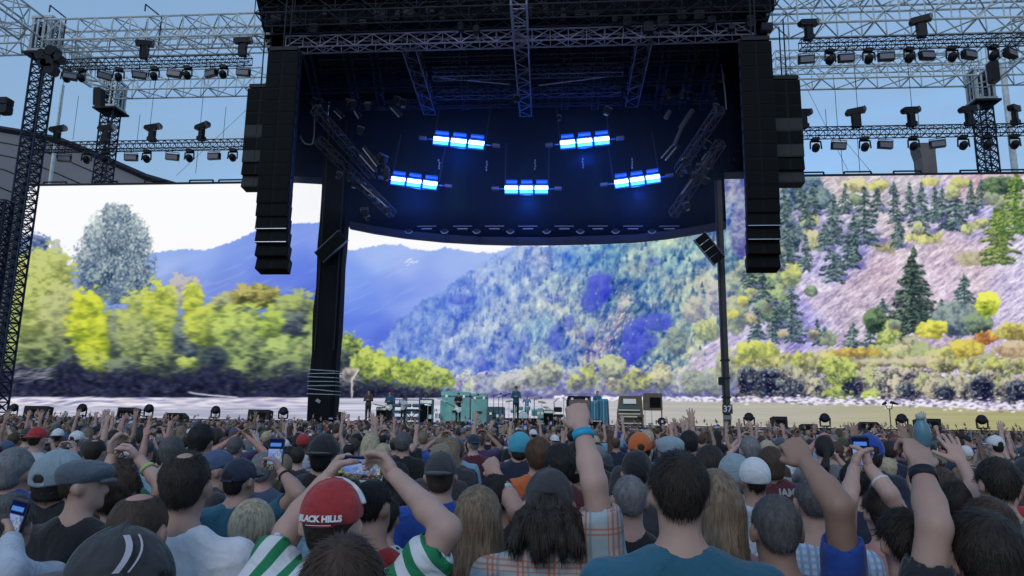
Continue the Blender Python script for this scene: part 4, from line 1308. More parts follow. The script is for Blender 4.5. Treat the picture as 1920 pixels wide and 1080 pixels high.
# ------------------------------------------------------------------ blue lamps
m_hot = bpy.data.materials.new('lamp_panel_hot')
m_hot.use_nodes = True
b_ = m_hot.node_tree.nodes['Principled BSDF']
b_.inputs['Base Color'].default_value = (.1, .2, .3, 1)
b_.inputs['Emission Color'].default_value = (.62, .93, 1.0, 1)
b_.inputs['Emission Strength'].default_value = 3.6
m_cy = mat('lamp_panel_cyan', (.02, .1, .2), .4, emit=(.05, .45, .85), estr=1.2)
m_bl = mat('lamp_hood_blue', (.01, .03, .2), .5, emit=(.0, .045, .55), estr=.9)
CL = [('upper left', 812, 262, 908, 272, 47), ('upper right', 1050, 271, 1143, 262, 47), ('lower left', 733, 337, 820, 348, 48.5), ('lower middle', 946, 355, 1028, 355, 49), ('lower right', 1152, 345, 1238, 333, 48.5)]
for nm, x0, y0, x1, y1, Y in CL:
    a, b = P(x0, y0, Y), P(x1, y1, Y)
    c = (a + b) / 2
    d = b - a
    ang = math.atan2(d.z, d.x)
    L = d.length
    t = thing('lamp_bank', f'bank of three glowing blue-white lamps, {nm} of the five under the roof', 'stage lamp', c, (0, -ang, 0), 'glowing lamp banks under the roof')
    MB().tube((-L * .62, .25, .12), (L * .62, .25, .12), .05, 6).box((-L * .72, .2, .12), (.5, .3, .2)).box((L * .72, .2, .12), (.5, .3, .2)).build('batten', M_RIGD, t)
    for i in (-1, 0, 1):
        x = i * L * .345
        h = MB().box((x, .1, 0), (L * .31, .22, .74)).build('lamp', M_LAMP, t)
        MB().box((x, -.03, .1), (L * .29, .03, .26)).build('bright_panel', m_hot, h)
        MB().box((x, -.03, -.2), (L * .28, .03, .16)).build('lower_panel', m_cy, h)
        MB().box((x + .02, -.06, .56), (L * .25, .2, .16), rot=(R(-24), 0, 0)).build('hood', m_bl, h)
    for s in (-1, 1):
        ch = MB().tube((s * L * .5, .25, .4), (s * L * .5, .25, 3.6), .035, 4)
        for k in range(9):
            ch.box((s * L * .5, .25, .5 + k * .34), (.09, .07, .2))
        ch.build('chain', M_RD, t)
    ld = bpy.data.lights.new('lamp_glow', 'AREA')
    ld.shape = 'RECTANGLE'
    ld.size, ld.size_y = L, .6
    ld.energy = 360
    ld.color = (.02, .16, 1.0)
    lo_ = link('lamp_glow', ld, t)
    lo_.location = (0, -.15, 0)
    lo_.rotation_euler = (R(82), 0, 0)
    # light spilling back on the drapes
    l2 = bpy.data.lights.new('lamp_spill', 'POINT')
    l2.energy = 210
    l2.color = (.01, .12, 1.0)
    l2.shadow_soft_size = .3
    lo_ = link('lamp_spill', l2, t)
    lo_.location = (0, 1.2, -.7)
for i, (px, y0, y1) in enumerate(((912, 300, 322), (823, 298, 318), (1093, 298, 314), (1186, 294, 318), (1003, 305, 312))):
    p = P(px, (y0 + y1) / 2, 47.5)
    o = MB()
    for k in range(4):
        o.box((rr.uniform(-.04, .04), 0, (k - 1.5) * .2), (.09, .08, .13))
    o = o.build('chain_end', M_RIG)
    o.location = p
    tag(o, f'short bright chain end between the glowing lamp banks, {nth(i + 1)} of five', 'chain', 'chain ends between the lamp banks')
# theatre smoke caught under the roof
xs0, xs1 = xlb + .6, xrb - .6
sm_ = MB().box(((xs0 + xs1) / 2, 46.2, 19.3), (xs1 - xs0, 8.6, 9.4)).build('stage_smoke', bpy.data.materials.new('stage_smoke'))
mm = sm_.data.materials[0]
mm.use_nodes = True
nt = mm.node_tree
nt.nodes.clear()
pv = nt.nodes.new('ShaderNodeVolumePrincipled')
pv.inputs['Density'].default_value = .006
pv.inputs['Color'].default_value = (.6, .75, 1, 1)
oo = nt.nodes.new('ShaderNodeOutputMaterial')
nt.links.new(pv.outputs['Volume'], oo.inputs['Volume'])
sm_['kind'] = 'stuff'

# ------------------------------------------------------------------ column and mast
pc = P(618, 560, 46)
zt = 22
cl = thing('roof_column', 'thick black wrapped column under the left roof corner with straps near its foot', 'column', (pc.x, 46, DECK))
cb = MB()
cw = (P(640, 600, 46).x - P(592, 600, 46).x)
ring = []
hgt = zt - DECK
for k in range(15):
    z = hgt * k / 14
    j = .05 * math.sin(k * 2.3)
    ring.append((z, cw / 2 * (1.0 + .04 * math.sin(k * 1.7)), j))
vs_, fs_ = [], []
for z, w_, j in ring:
    c_ = w_ * .28
    for x, y in ((-w_ + c_, -w_), (w_ - c_, -w_), (w_, -w_ + c_), (w_, w_ - c_), (w_ - c_, w_), (-w_ + c_, w_), (-w_, w_ - c_), (-w_, -w_ + c_)):
        vs_.append((x + j * .5, y * .7, z))
for k in range(14):
    fs_ += [(k * 8 + i, k * 8 + (i + 1) % 8, (k + 1) * 8 + (i + 1) % 8, (k + 1) * 8 + i) for i in range(8)]
cb.add(vs_, fs_).build('shaft', mat('column_wrap', (.004, .005, .009), .7, spec=.12, bump=.6, bscale=1.6, stretch=(2, 2, .5), var=.3, vscale=1), cl)
for s in (-.32, .40):
    MB().tube((cw * s, -cw * .37, 4.6), (cw * s, -cw * .37, hgt), .05, 5).build('vertical_pipe', M_DARK, cl)
for k, py in enumerate((694, 700, 707, 715, 723, 731, 739)):
    z = P(617, py, 45.2).z - DECK
    sb = MB()
    tl = (.05, -.02, .03, .0, -.02, .09, .02)[k]
    sb.box((-.02, -cw * .37, z), (cw * 1.02, .05, .055), rot=(0, tl, 0)).box((cw * .53, 0, z - tl * .8), (.05, cw * .7, .055)).box((-cw * .37, 0, z + tl * .8), (.05, cw * .7, .055))
    sb.build('strap', mat('strap_grey', (.24, .30, .34), .6), cl)
MB().box((-.1, -cw * .40, 1.35), (.3, .06, .2), rot=(0, .5, 0)).build('paper_note', mat('paper', (.3, .3, .3), .8), cl)
pm = P(1356, 600, 46)
ml = thing('roof_mast', 'slim dark mast under the right roof corner with a numbered white sign', 'mast', (pm.x, 46, DECK))
MB().box((0, 0, 8), (.4, .4, 16)).build('shaft', mat('mast_brown', (.045, .042, .045), .6, .2, var=.2, vscale=2), ml)
MB().box((-.14, -.24, 8), (.06, .08, 16)).build('cable_run', M_DARK, ml)
for z in (4.2, 3.1, 1.9):
    MB().box((0, -.02, z), (.52, .48, .1)).build('clamp', M_DARK, ml)
MB().cbox((-.3, -.1, 2.9), (.3, .3, .5), .05).build('junction_box', M_DARK, ml)
zs = P(1356, 767, 45.6).z - DECK
sg = MB().box((-.02, -.3, zs), (.62, .04, .56)).build('number_sign', mat('sign_black', (.02, .02, .03), .5), ml)
tx = bpy.data.curves.new('sign_text', 'FONT')
tx.body = '37'
tx.size = .52
tx.align_x = 'CENTER'
tx.align_y = 'CENTER'
tx.extrude = .006
tx.offset = .012
tx.materials.append(mat('sign_white', (.6, .6, .62), .6))
o = link('lettering', tx, sg)
o.location = (-.02, -.33, zs)
o.rotation_euler = (R(90), 0, 0)
MB().box((-.03, -.28, zs - .5), (.5, .03, .26)).build('paper_note', mat('paper_d', (.22, .22, .22), .8), ml)

# ------------------------------------------------------------------ line arrays
M_CAB = mat('cabinet_black', (.005, .006, .008), .7, spec=.15, bump=.15, bscale=30)
M_GRL = mat('cabinet_grille', (.0035, .0045, .0055), .7, spec=.12)
M_RIGL = mat('rigging_line', (.5, .52, .58), .3, .7)


def line_array(px, py_top, py_bot, Y, wpx, ncab, label, curve, m=M_CAB, bands=None, lines=()):
    top = P(px, py_top, Y)
    bot = P(px, py_bot, Y)
    H = top.z - bot.z
    w = (P(px + wpx / 2, (py_top + py_bot) / 2, Y).x - P(px - wpx / 2, (py_top + py_bot) / 2, Y).x)
    x = (P(px, (py_top + py_bot) / 2, Y)).x
    t = thing('line_array', label, 'loudspeaker', (x, Y, top.z), None, 'hanging line array loudspeakers')
    hh = H / ncab
    dpt = w * .42
    z, y = -.15, 0.0
    MB().box((0, 0, .02), (w * .9, dpt * 1.1, .22)).tube((0, -.4, .1), (0, -.4, 3.5), .04, 5).tube((0, .4, .1), (0, .4, 3.5), .04, 5).build('flying_frame', M_DARK, t)
    for k in range(ncab):
        f = k / (ncab - 1)
        ang = curve * max(0, f - .6) ** 1.3 * 1.5
        zc = z - hh / 2 * math.cos(ang)
        yc = y + hh / 2 * math.sin(ang)
        M = Matrix.Rotation(-ang, 3, 'X')
        mc = m if not bands or not bands.get(k) else bands[k]
        cb = MB()
        # trapezoid cabinet, wide at the front
        hx, hy, hz = w / 2, dpt / 2, hh / 2 * .995
        pts = [(-hx, -hy), (hx, -hy), (hx * .94, hy), (-hx * .94, hy)]
        vs_ = [M @ Vector((a, b_, s * hz * (1 if b_ < 0 else .985))) + Vector((0, yc, zc)) for s in (-1, 1) for a, b_ in pts]
        cb.add(vs_, [(3, 2, 1, 0), (4, 5, 6, 7), (0, 1, 5, 4), (1, 2, 6, 5), (2, 3, 7, 6), (3, 0, 4, 7)])
        c_ = cb.build('cabinet', mc, t)
        gm = M_GRL if mc is m else mc
        g_ = MB()
        for s in (-1, 1):
            g_.box(M @ Vector((s * w * .26, -hy - .012, 0)) + Vector((0, yc, zc)), (w * .42, .02, hh * .84), rot=M)
        g_.build('grille', gm, c_)
        sd = MB()
        for s in (-1, 1):
            sd.box(M @ Vector((s * (hx + .02), -hy * .5, 0)) + Vector((0, yc, zc)), (.03, .12, hh * .7), rot=M)
        sd.build('side_rigging', M_RD, c_)
        if k in lines:
            MB().box(M @ Vector((0, -hy - .03, -hz)) + Vector((0, yc, zc)), (w * 1.0, .03, .035), rot=M).build('pull_bar', M_RIGL, c_)
        z -= hh * math.cos(ang)
        y += hh * math.sin(ang)
    return t


M_CABG = mat('cabinet_grey', (.035, .04, .044), .7, spec=.2)
M_CABM = mat('cabinet_mid', (.009, .011, .014), .7, spec=.15)
line_array(521, 98, 503, 36, 58, 17, 'long black line array hanging before the left roof edge, curved foot', R(34), lines=(13, 14))
line_array(1424, 78, 500, 36, 60, 17, 'long black line array hanging before the right roof edge, curved foot', R(34), lines=(13, 14))
line_array(487, 166, 350, 38.5, 50, 8, 'shorter outer line array partly hidden behind the long left one', R(26), m=M_CABM, bands={3: M_CABG, 5: M_CABG, 7: M_CABG}, lines=())
line_array(1476, 150, 342, 38.5, 52, 8, 'shorter outer line array with grey bands behind the long right one', R(26), m=M_CABM, bands={3: M_CABG, 5: M_CABG, 7: M_CABG}, lines=())
for s, px, py, lab in ((-1, 621, 462, 'small four-box speaker tilted on the thick left column'), (1, 1330, 466, 'small dark speaker tilted on the slim right mast')):
    p = P(px, py, 44.7)
    t = thing('fill_speaker', lab, 'loudspeaker', p, (R(12), R(-42 if s < 0 else 52), R(8 * s)), 'small tilted fill speakers')
    n_ = 4
    wd = 2.15 if s < 0 else 2.0
    for k in range(n_):
        c_ = MB().cbox(((k - 1.5) * wd / n_, 0, 0), (wd / n_ * .95, .55, .72), .04).build('cabinet', M_CABM, t)
        MB().box(((k - 1.5) * wd / n_, -.29, 0), (wd / n_ * .78, .02, .58)).build('grille', M_CAB, c_)
    MB().box((0, .05, -.42), (wd * 1.02, .4, .06)).box((0, .05, .42), (wd * 1.02, .4, .06)).build('bracket', M_RIGD, t)
# ------------------------------------------------------------------ equipment on the stage
def SB(x0, x1, y0, y1, Y):
    """centre x, width, z bottom, height of what spans these photo pixels at depth Y; stands on the deck"""
    xm = (x0 + x1) / 2
    a, b = P(x0, (y0 + y1) / 2, Y), P(x1, (y0 + y1) / 2, Y)
    zt_ = P(xm, y0, Y).z
    return (a.x + b.x) / 2, abs(b.x - a.x), DECK, zt_ - DECK


M_CASE = mat('case_teal', (.22, .42, .40), .6, var=.15, vscale=2)
M_CASED = mat('case_dark_teal', (.05, .11, .13), .6)
M_CASEB = mat('case_blue', (.05, .16, .24), .6)
M_CASEBR = mat('case_brown', (.20, .145, .125), .7, var=.12, vscale=2)
M_CHROME = mat('chrome', (.6, .62, .65), .25, .9)
M_WHITE = mat('white_paint', (.7, .7, .7), .6)
M_WOOD = mat('organ_wood', (.115, .085, .055), .5, var=.2, vscale=3)
M_KEYS = mat('keys_ivory', (.62, .6, .5), .5)


def case(px0, px1, y0, y1, Y, label, m, name='flight_case', cat='flight case', lid=.72, dep=.8, latches=True):
    x, w, z, h = SB(px0, px1, y0, y1, Y)
    t = thing(name, label, cat, (x, Y, z))
    MB().cbox((0, 0, h * lid / 2 + .06), (w, dep, h * lid - .02), .05).build('body', m, t)
    MB().cbox((0, 0, h * (1 + lid) / 2 + .06), (w * .99, dep * .98, h * (1 - lid) - .04), .05).build('lid', m, t)
    e = MB().box((0, -.01, h * lid + .055), (w * 1.01, dep * 1.02, .04))
    e.build('seam_rail', M_DARK, t)
    if latches:
        l_ = MB()
        for s in (-.3, .3):
            MB().box((w * s, -dep / 2 - .02, h * lid + .05), (.14, .04, .16)).build('latch', M_CHROME, t)
        MB().box((0, -dep / 2 - .02, h * .4), (.34, .04, .14)).build('handle', M_DARK, t)
    for sx in (-1, 1):
        for sy in (-1, 1):
            MB().lathe((sx * w * .4, sy * dep * .4, .05), [(.05, -.025), (.05, .025)], 8, rot=(0, R(90), 0)).build('caster', M_LAMP, t)
    return t


def amp(px0, px1, y0, y1, Y, label, m, name='amplifier', cat='amplifier'):
    x, w, z, h = SB(px0, px1, y0, y1, Y)
    t = thing(name, label, cat, (x, Y, z))
    MB().cbox((0, 0, h / 2), (w, .55, h), .04).build('cabinet', m, t)
    MB().box((0, -.285, h * .42), (w * .88, .02, h * .7)).build('grille', M_GRL, t)
    MB().box((0, -.285, h * .88), (w * .88, .03, h * .12)).build('control_panel', M_CHROME, t)
    MB().path([(-.12, 0, h), (-.1, 0, h + .06), (.1, 0, h + .06), (.12, 0, h)], .015, 4).build('handle', M_LAMP, t)
    return t


amp(707, 734, 763, 792, 44.0, 'dark teal speaker cabinet at the stage end of the standing singer', M_CASED)
amp(788, 812, 748, 790, 45.5, 'tall dark amplifier between the keyboards and the pale teal cases', M_CASED)
# rack of shelves
x, w, z, h = SB(736, 789, 745, 792, 46)
t = thing('equipment_rack', 'wide teal equipment rack with shelves behind the keyboard player', 'rack', (x, 46, z))
for s in (-1, -.1, 1):
    MB().box((s * w * .48, 0, h / 2), (.07, .7, h)).build('side_panel', M_CASED, t)
for k in range(5):
    MB().box((0, 0, h * (k + .15) / 4.6), (w * .95, .68, .05)).build('shelf', M_CASEB, t)
for k in range(9):
    MB().cbox((-w * .36 + (k % 3) * w * .36, -.02, h * ((k // 3) + .5) / 4.0 + .1), (w * .26, .5, h * .13), .03).build('drawer_unit', M_CASE if k % 2 else M_CASEB, t)
case(828, 882, 736, 791, 45.8, 'large pale teal flight case standing behind the guitarist', M_CASE, lid=.85)
case(886, 914, 739, 791, 45.4, 'narrower pale teal flight case right beside the large one', M_CASE, lid=.84)
case(915, 946, 764, 790, 44.8, 'low dark teal case between the pale teal cases and the drummer', M_CASED, lid=.6)
case(931, 946, 771, 791, 44.0, 'small blue case with latches in front of the low dark one', M_CASEB, lid=.6)
case(1008, 1019, 767, 796, 43.4, 'narrow bright teal case beside the drum kit', M_CASE, lid=.7)
amp(1019, 1038, 769, 797, 43.6, 'dark amplifier between the drum kit and the keyboard stool', M_CASED)
case(1038, 1059, 778, 797, 44.4, 'low black trunk under the stool beside the brown case', M_LAMP, lid=.6)
case(1064, 1108, 744, 796, 45.2, 'big brown-fronted flight case with black rounded frame', M_CASEBR, lid=.9)
x, w, z, h = SB(1064, 1108, 744, 796, 44.7)
fr = MB().path([(x - w * .5, 44.7, DECK), (x - w * .5, 44.7, DECK + h * .9), (x - w * .44, 44.7, DECK + h), (x + w * .5, 44.7, DECK + h)], .07, 6)
tag(fr.build('case_frame', M_LAMP), 'black tube frame around the big brown flight case', 'frame')
# draped amps
for i, (a, b, y0, lab) in enumerate(((1105, 1124, 752, 'teal cloth-draped amplifier stack right beside the brown case'), (1122, 1141, 748, 'taller teal cloth-draped amplifier stack near the organ'))):
    x, w, z, h = SB(a, b, y0, 792, 45)
    t = thing('draped_stack', lab, 'amplifier', (x, 45, z))
    vs_, n = [], 20
    for zz, sc_ in ((0, 1.12), (h * .5, 1.02), (h * .93, .98), (h, .8)):
        for k in range(n):
            an = 2 * math.pi * k / n
            rr_ = 1 + (.07 if k % 2 else -.05) * (1.1 - zz / h)
            cx_, sx_ = math.cos(an), math.sin(an)
            q = (abs(cx_) ** 4 + abs(sx_) ** 4) ** -.25
            vs_.append((w / 2 * sc_ * rr_ * cx_ * q, .4 * sc_ * rr_ * sx_ * q, zz))
    fs_ = [(j * n + k, j * n + (k + 1) % n, (j + 1) * n + (k + 1) % n, (j + 1) * n + k) for j in range(3) for k in range(n)] + [tuple(3 * n + k for k in range(n))]
    MB().add(vs_, fs_).build('cover_cloth', M_CASEB, t)
    MB().box((0, -.5, h * .5), (.05, .05, h * .9)).build('pale_post', M_CASE, t)
amp(1106, 1130, 788, 806, 42.0, 'black wedge-shaped monitor at the stage edge below the teal drapes', M_LAMP, 'stage_monitor', 'monitor')
# organ with keyboards
x, w, z, h = SB(1158, 1206, 742, 797, 44.4)
t = thing('organ', 'brown stage organ with two pale keyboards and a white sheet on its panel', 'organ', (x, 44.4, z))
MB().prism([(-w * .5, .1), (w * .5, .1), (w * .5, h * .45), (w * .46, h), (-w * .40, h), (-w * .5, h * .45)], .1, .8).build('cabinet', M_WOOD, t)
MB().box((0, -.05, h * .36), (w * 1.02, .5, .12)).build('keyboard_shelf', M_WOOD, t)
for k, (zz, yy) in enumerate(((.42, -.12), (.54, .02), (.33, -.2))):
    kb = MB().box((-w * .05, yy, h * zz), (w * (.84 if k < 2 else .6), .22, .07)).build('keyboard', M_KEYS, t)
    bk = MB()
    for j in range(22):
        if j % 7 not in (2, 6):
            bk.box((-w * .05 + (j - 10.5) * w * .036, yy + .04, h * zz + .045), (w * .014, .13, .03))
    o_ = bk.build('black_keys', M_LAMP, kb)
    o_['kind'] = 'stuff'
MB().box((-w * .02, .05, h * .82), (w * .5, .03, h * .16), rot=(R(-12), 0, 0)).build('music_sheet', M_WHITE, t)
MB().box((0, .12, h * .62), (w * .9, .1, h * .08)).build('panel', M_CASED, t)
for s in (-1, 1):
    MB().box((s * w * .46, 0, h * .2), (.1, .7, h * .4)).build('leg', M_WOOD, t)
MB().box((0, -.1, h * .12), (w * .8, .5, .06)).build('pedal_board', M_CHROME, t)
x, w, z, h = SB(1207, 1241, 737, 797, 44.8)
t = thing('speaker_cabinet', 'dark wooden cabinet raised on legs beside the organ', 'cabinet', (x, 44.8, z))
MB().cbox((0, 0, h * .74), (w, .7, h * .5), .04).build('cabinet', M_WOOD, t)
MB().box((w * .1, -.36, h * .72), (w * .6, .03, h * .3)).build('grille', M_GRL, t)
for s in (-1, -.2, 1):
    MB().box((s * w * .46, -.25, h * .25), (.07, .07, h * .5)).build('leg', M_CHROME if s < 0 else M_WOOD, t)
x, w, z, h = SB(1233, 1249, 781, 798, 43.6)
t = thing('stage_fan', 'small round stage fan at the foot of the wooden cabinet', 'fan', (x, 43.6, z))
MB().lathe((0, 0, h * .55), [(w * .5, -.05), (w * .5, .05), (w * .42, .06)], 16, rot=(R(90), 0, 0)).build('hub_ring', M_DARK, t)
MB().lathe((0, -.08, h * .55), [(w * .15, -.05), (w * .15, .05)], 10, rot=(R(90), 0, 0)).build('hub', M_CHROME, t)
MB().box((0, 0, .03), (w * .9, .3, .06)).build('foot', M_DARK, t)
# drum kit
pk = P(985, 785, 46)
t = thing('drum_kit', 'drum kit with cymbals on stands behind the person in the brimmed hat', 'drum kit', (pk.x, 46, DECK + .25))
MB().box((0, .2, -.12), (3.6, 2.4, .25)).build('riser', M_LAMP, t)
bd = MB().lathe((-.1, -.3, .32), [(.32, -.2), (.32, .2)], 20, rot=(R(90), 0, 0)).build('bass_drum', M_CASEB, t)
MB().lathe((-.1, -.52, .32), [(.29, -.01), (.29, .01)], 20, rot=(R(90), 0, 0)).build('drum_head', M_WHITE, bd)
for x_, z_, r_, h_ in ((-.32, .80, .17, .2), (.14, .82, .18, .2), (.62, .55, .22, .36), (-.75, .62, .19, .16)):
    MB().lathe((x_, -.1, z_), [(r_, -h_ / 2), (r_, h_ / 2)], 14, rot=(R(12), 0, 0)).build('drum', M_CASE, t)
for x_, z_, r_ in ((-1.05, 1.25, .26), (-.62, 1.5, .24), (.55, 1.45, .26), (1.05, 1.22, .28), (1.3, .9, .2)):
    c_ = MB().tube((x_, 0, 0), (x_, 0, z_), .02, 5).build('cymbal_stand', M_CHROME, t)
    MB().lathe((x_, 0, z_), [(r_, -.015), (r_ * .3, .02), (.03, .04)], 16, rot=(R(16), R(8 if x_ > 0 else -8), 0)).build('cymbal', mat('cymbal_brass', (.45, .36, .16), .3, .9), c_)
pk = P(812, 785, 45)
t = thing('percussion_set', 'small shining percussion set beside the dark tall amplifier', 'drums', (pk.x, 45, DECK))
for x_, z_, r_, h_ in ((-.2, .45, .2, .25), (.3, .5, .18, .3), (.1, .85, .14, .16)):
    MB().lathe((x_, 0, z_), [(r_, -h_ / 2), (r_ * .95, h_ / 2)], 12).build('drum', M_CHROME, t)
for x_, z_ in ((-.35, 1.2), (.45, 1.55)):
    c_ = MB().tube((x_, 0, 0), (x_, 0, z_), .02, 5).build('cymbal_stand', M_CHROME, t)
    MB().lathe((x_, 0, z_), [(.22, -.015), (.07, .02), (.03, .04)], 14, rot=(R(16), R(8), 0)).build('cymbal', M_CHROME, c_)


def mic(px, y0, Y, label, white=False, boom=True):
    p = P(px, y0, Y)
    h = p.z - DECK
    t = thing('microphone_stand', label, 'microphone stand', (p.x, Y, DECK), None, 'microphone stands')
    MB().tube((0, 0, 0), (0, 0, h), .03 if white else .018, 5).build('pole', M_WHITE if white else M_LAMP, t)
    MB().lathe((0, 0, .02), [(.2, -.02), (.18, .02)], 12).build('base', M_LAMP, t)
    if boom:
        b_ = MB().tube((-.05, 0, h), (.4, -.1, h + .12), .016, 4).build('boom', M_LAMP, t)
        MB().lathe((.42, -.1, h + .12), [(.03, -.06), (.05, .02), (.03, .06)], 8, rot=(0, R(80), 0)).build('microphone', M_DARK, b_)


mic(926, 742, 43.4, 'dark microphone stand just beside the narrower teal case')
mic(935, 746, 43.6, 'thin microphone stand between the teal case and the drummer, shorter of two')
mic(943, 742, 43.5, 'thin microphone stand between the teal case and the drummer, taller of two')
mic(965, 759, 42.6, 'white microphone stand in front of the person in the brimmed hat', True, False)
mic(1002, 750, 44.0, 'microphone stand at the drum kit, near the narrow bright teal case')
mic(884, 744, 43.0, 'microphone stand between the two pale teal cases')
mic(1057, 744, 43.5, 'white upright stand beside the big brown flight case', True, False)
# keyboard and stool
pk = P(772, 769, 43.6)
t = thing('keyboard', 'long keyboard on crossed legs in front of the teal rack', 'keyboard', (pk.x, 43.6, pk.z))
MB().box((0, 0, 0), (1.25, .38, .1)).build('body', M_LAMP, t)
MB().box((0, -.1, .06), (1.1, .16, .03)).build('key_row', M_KEYS, t)
for s in (-1, 1):
    MB().tube((s * .45, 0, 0), (-s * .45, 0, -(pk.z - DECK)), .025, 5).build('leg', M_DARK, t)
pk = P(1046, 768, 44.2)
t = thing('piano_stool', 'dark stool standing beside the big brown flight case', 'stool', (pk.x, 44.2, pk.z))
MB().cbox((0, 0, 0), (.5, .4, .3), .05).build('seat', M_LAMP, t)
MB().path([(-.2, .2, 0), (-.25, .25, .45), (-.05, .25, .62)], .025, 5).build('back_tube', M_DARK, t)
for sx in (-1, 1):
    for sy in (-1, 1):
        MB().tube((sx * .18, sy * .15, -.1), (sx * .22, sy * .18, -(pk.z - DECK)), .02, 4).build('leg', M_CHROME, t)
pk = P(1276, 790, 42)
t = thing('floor_monitor', 'small low monitor box on the stage right of the wooden cabinet', 'monitor', (pk.x, 42, DECK))
MB().cbox((0, 0, .14), (.62, .5, .28), .04).build('cabinet', M_LAMP, t)
MB().box((0, -.26, .14), (.5, .02, .18)).build('grille', M_DARK, t)

# floor lamps: moving heads standing along the stage edge, with monitors between them
def floor_lamp():
    t = thing('floor_lamp', 'x', 'moving head lamp')
    MB().cbox((0, 0, .09), (.62, .45, .17), .04).build('base', M_LAMP, t)
    y = MB()
    y.path([(-.1, 0, .17), (-.1, 0, .26), (-.34, 0, .30), (-.36, 0, .86)], .055, 6).path([(.1, 0, .17), (.1, 0, .26), (.34, 0, .30), (.36, 0, .86)], .055, 6).tube((-.36, 0, .3), (.36, 0, .3), .05, 6)
    y.build('yoke', M_LAMP, t)
    MB().lathe((0, 0, .86), [(.20, -.20), (.30, -.15), (.33, 0), (.30, .12), (.2, .2)], 16, rot=(R(70), 0, 0)).build('head', M_LAMP, t, True)
    MB().lathe((0, 0, .86), [(.25, -.215), (.25, -.20)], 14, rot=(R(70), 0, 0)).build('lens', M_LENS, t)
    return t


FL = floor_lamp()
fl_used = False
for px, y0, lab in ((27, 757, 'floor lamp at the left end of the stage, in front of pale driftwood'), (155, 757, 'floor lamp second from the left end of the stage'), (280, 758, 'floor lamp between the slotted box and the six-sided monitor'), (405, 761, 'floor lamp left of the hanging line array, seen against the river'),
                    (532, 763, 'floor lamp standing just left of the strapped column'), (1404, 774, 'floor lamp standing right of the numbered mast'), (1546, 775, 'floor lamp between the square box and the six-sided wedge on the right'), (1690, 776, 'floor lamp just right of the tall tripod'), (1840, 778, 'floor lamp at the right end of the stage')):
    p = P(px, y0, 41.8)
    s = (p.z - DECK) / 1.16
    if not fl_used:
        fl_used = True
        FL.location = (p.x, 41.8, DECK)
        FL.scale = (s,) * 3
        FL['label'] = lab
        FL['group'] = 'floor lamps along the stage edge'
    else:
        dup(FL, (p.x, 41.8, DECK), (0, 0, rl.uniform(-.15, .15)), lab, 'floor lamps along the stage edge', (s,) * 3)
for (a, b, y0, lab, kind) in ((50, 92, 762, 'black box monitor at the left end between two floor lamps', 'box'), (220, 262, 765, 'black box with open slots at its side, left part of the stage', 'slot'), (310, 350, 774, 'six-sided black monitor before the river, left part of the stage', 'wedge'), (468, 508, 769, 'brownish black box between the two floor lamps near the line array', 'box'),
                              (634, 642, 773, 'narrow black box leaning at the foot of the strapped column', 'box'), (1446, 1474, 782, 'square black box tilted back, right of the numbered mast', 'box'), (1606, 1650, 791, 'six-sided black wedge monitor left of the tripod', 'wedge'), (1716, 1760, 786, 'black box monitor behind the raised blue bottle', 'box'), (1500, 1530, 796, 'low black box in front of the river on the right', 'box')):
    x, w, z, h = SB(a, b, y0, 797, 42.2)
    t = thing('stage_monitor', lab, 'monitor', (x, 42.2, z), (0, 0, R(rl.uniform(-6, 6))), 'black monitors along the stage edge')
    ch = .22 * w if kind == 'wedge' else .03
    if kind == 'wedge':
        MB().prism([(-w * .5, 0), (w * .5, 0), (w * .5, h * .5), (w * .3, h), (-w * .3, h), (-w * .5, h * .5)], -.3, .3).build('cabinet', M_LAMP, t)
    else:
        MB().cbox((0, 0, h / 2), (w if kind != 'slot' else w * .8, .6, h), .03, rot=(R(-7), 0, 0)).build('cabinet', M_LAMP, t)
    MB().box((0, -.33, h * .48), (w * .66, .02, h * .6), rot=(R(-7), 0, 0)).build('grille', M_GRL, t)
    if kind == 'slot':
        for k in range(4):
            MB().box((w * .5, 0, h * (.15 + k * .23)), (w * .24, .5, h * .08)).build('side_fin', M_LAMP, t)
# tripod
pk = P(1667, 756, 42)
h = pk.z - DECK
t = thing('tripod', 'tall thin tripod with small lamps on its top, between wedge and floor lamp', 'tripod', (pk.x, 42, DECK))
MB().tube((0, 0, .1), (0, 0, h * .8), .028, 6).build('pole', M_DARK, t)
for a in (0, 2.1, 4.2):
    MB().tube((0, 0, .35), (.35 * math.cos(a), .35 * math.sin(a), 0), .018, 4).build('leg', M_DARK, t)
MB().path([(-.22, 0, h * .95), (-.1, 0, h * .8), (.12, 0, h * .8), (.18, 0, h * .97)], .022, 5).build('fork', M_DARK, t)
MB().lathe((-.25, 0, h * .99), [(.05, -.14), (.09, .1)], 8, rot=(0, R(60), 0)).build('lamp', M_LAMP, t)
MB().lathe((.3, 0, h * 1.0), [(.05, -.2), (.09, .22)], 8, rot=(0, R(-75), 0)).build('lamp', M_LAMP, t)
# coloured stage light from the roof (white-teal front wash)
for (px, tx_, col, en) in ((860, 850, (.16, .95, .82), 2600), (985, 1000, (.18, .85, .95), 2400), (770, 760, (.16, .8, .9), 1500), (1120, 1120, (.1, .75, .9), 1700), (1200, 1200, (1, .85, .45), 900)):
    l_ = bpy.data.lights.new('stage_wash', 'SPOT')
    l_.energy = en * 1.9
    l_.color = col
    l_.spot_size = R(13)
    l_.spot_blend = .7
    l_.shadow_soft_size = .25
    a, b = P(px, 170, 40.8), P(tx_, 775, 45)
    o = link('stage_wash', l_)
    o.location = a
    o.rotation_euler = (a - b).to_track_quat('Z', 'Y').to_euler()
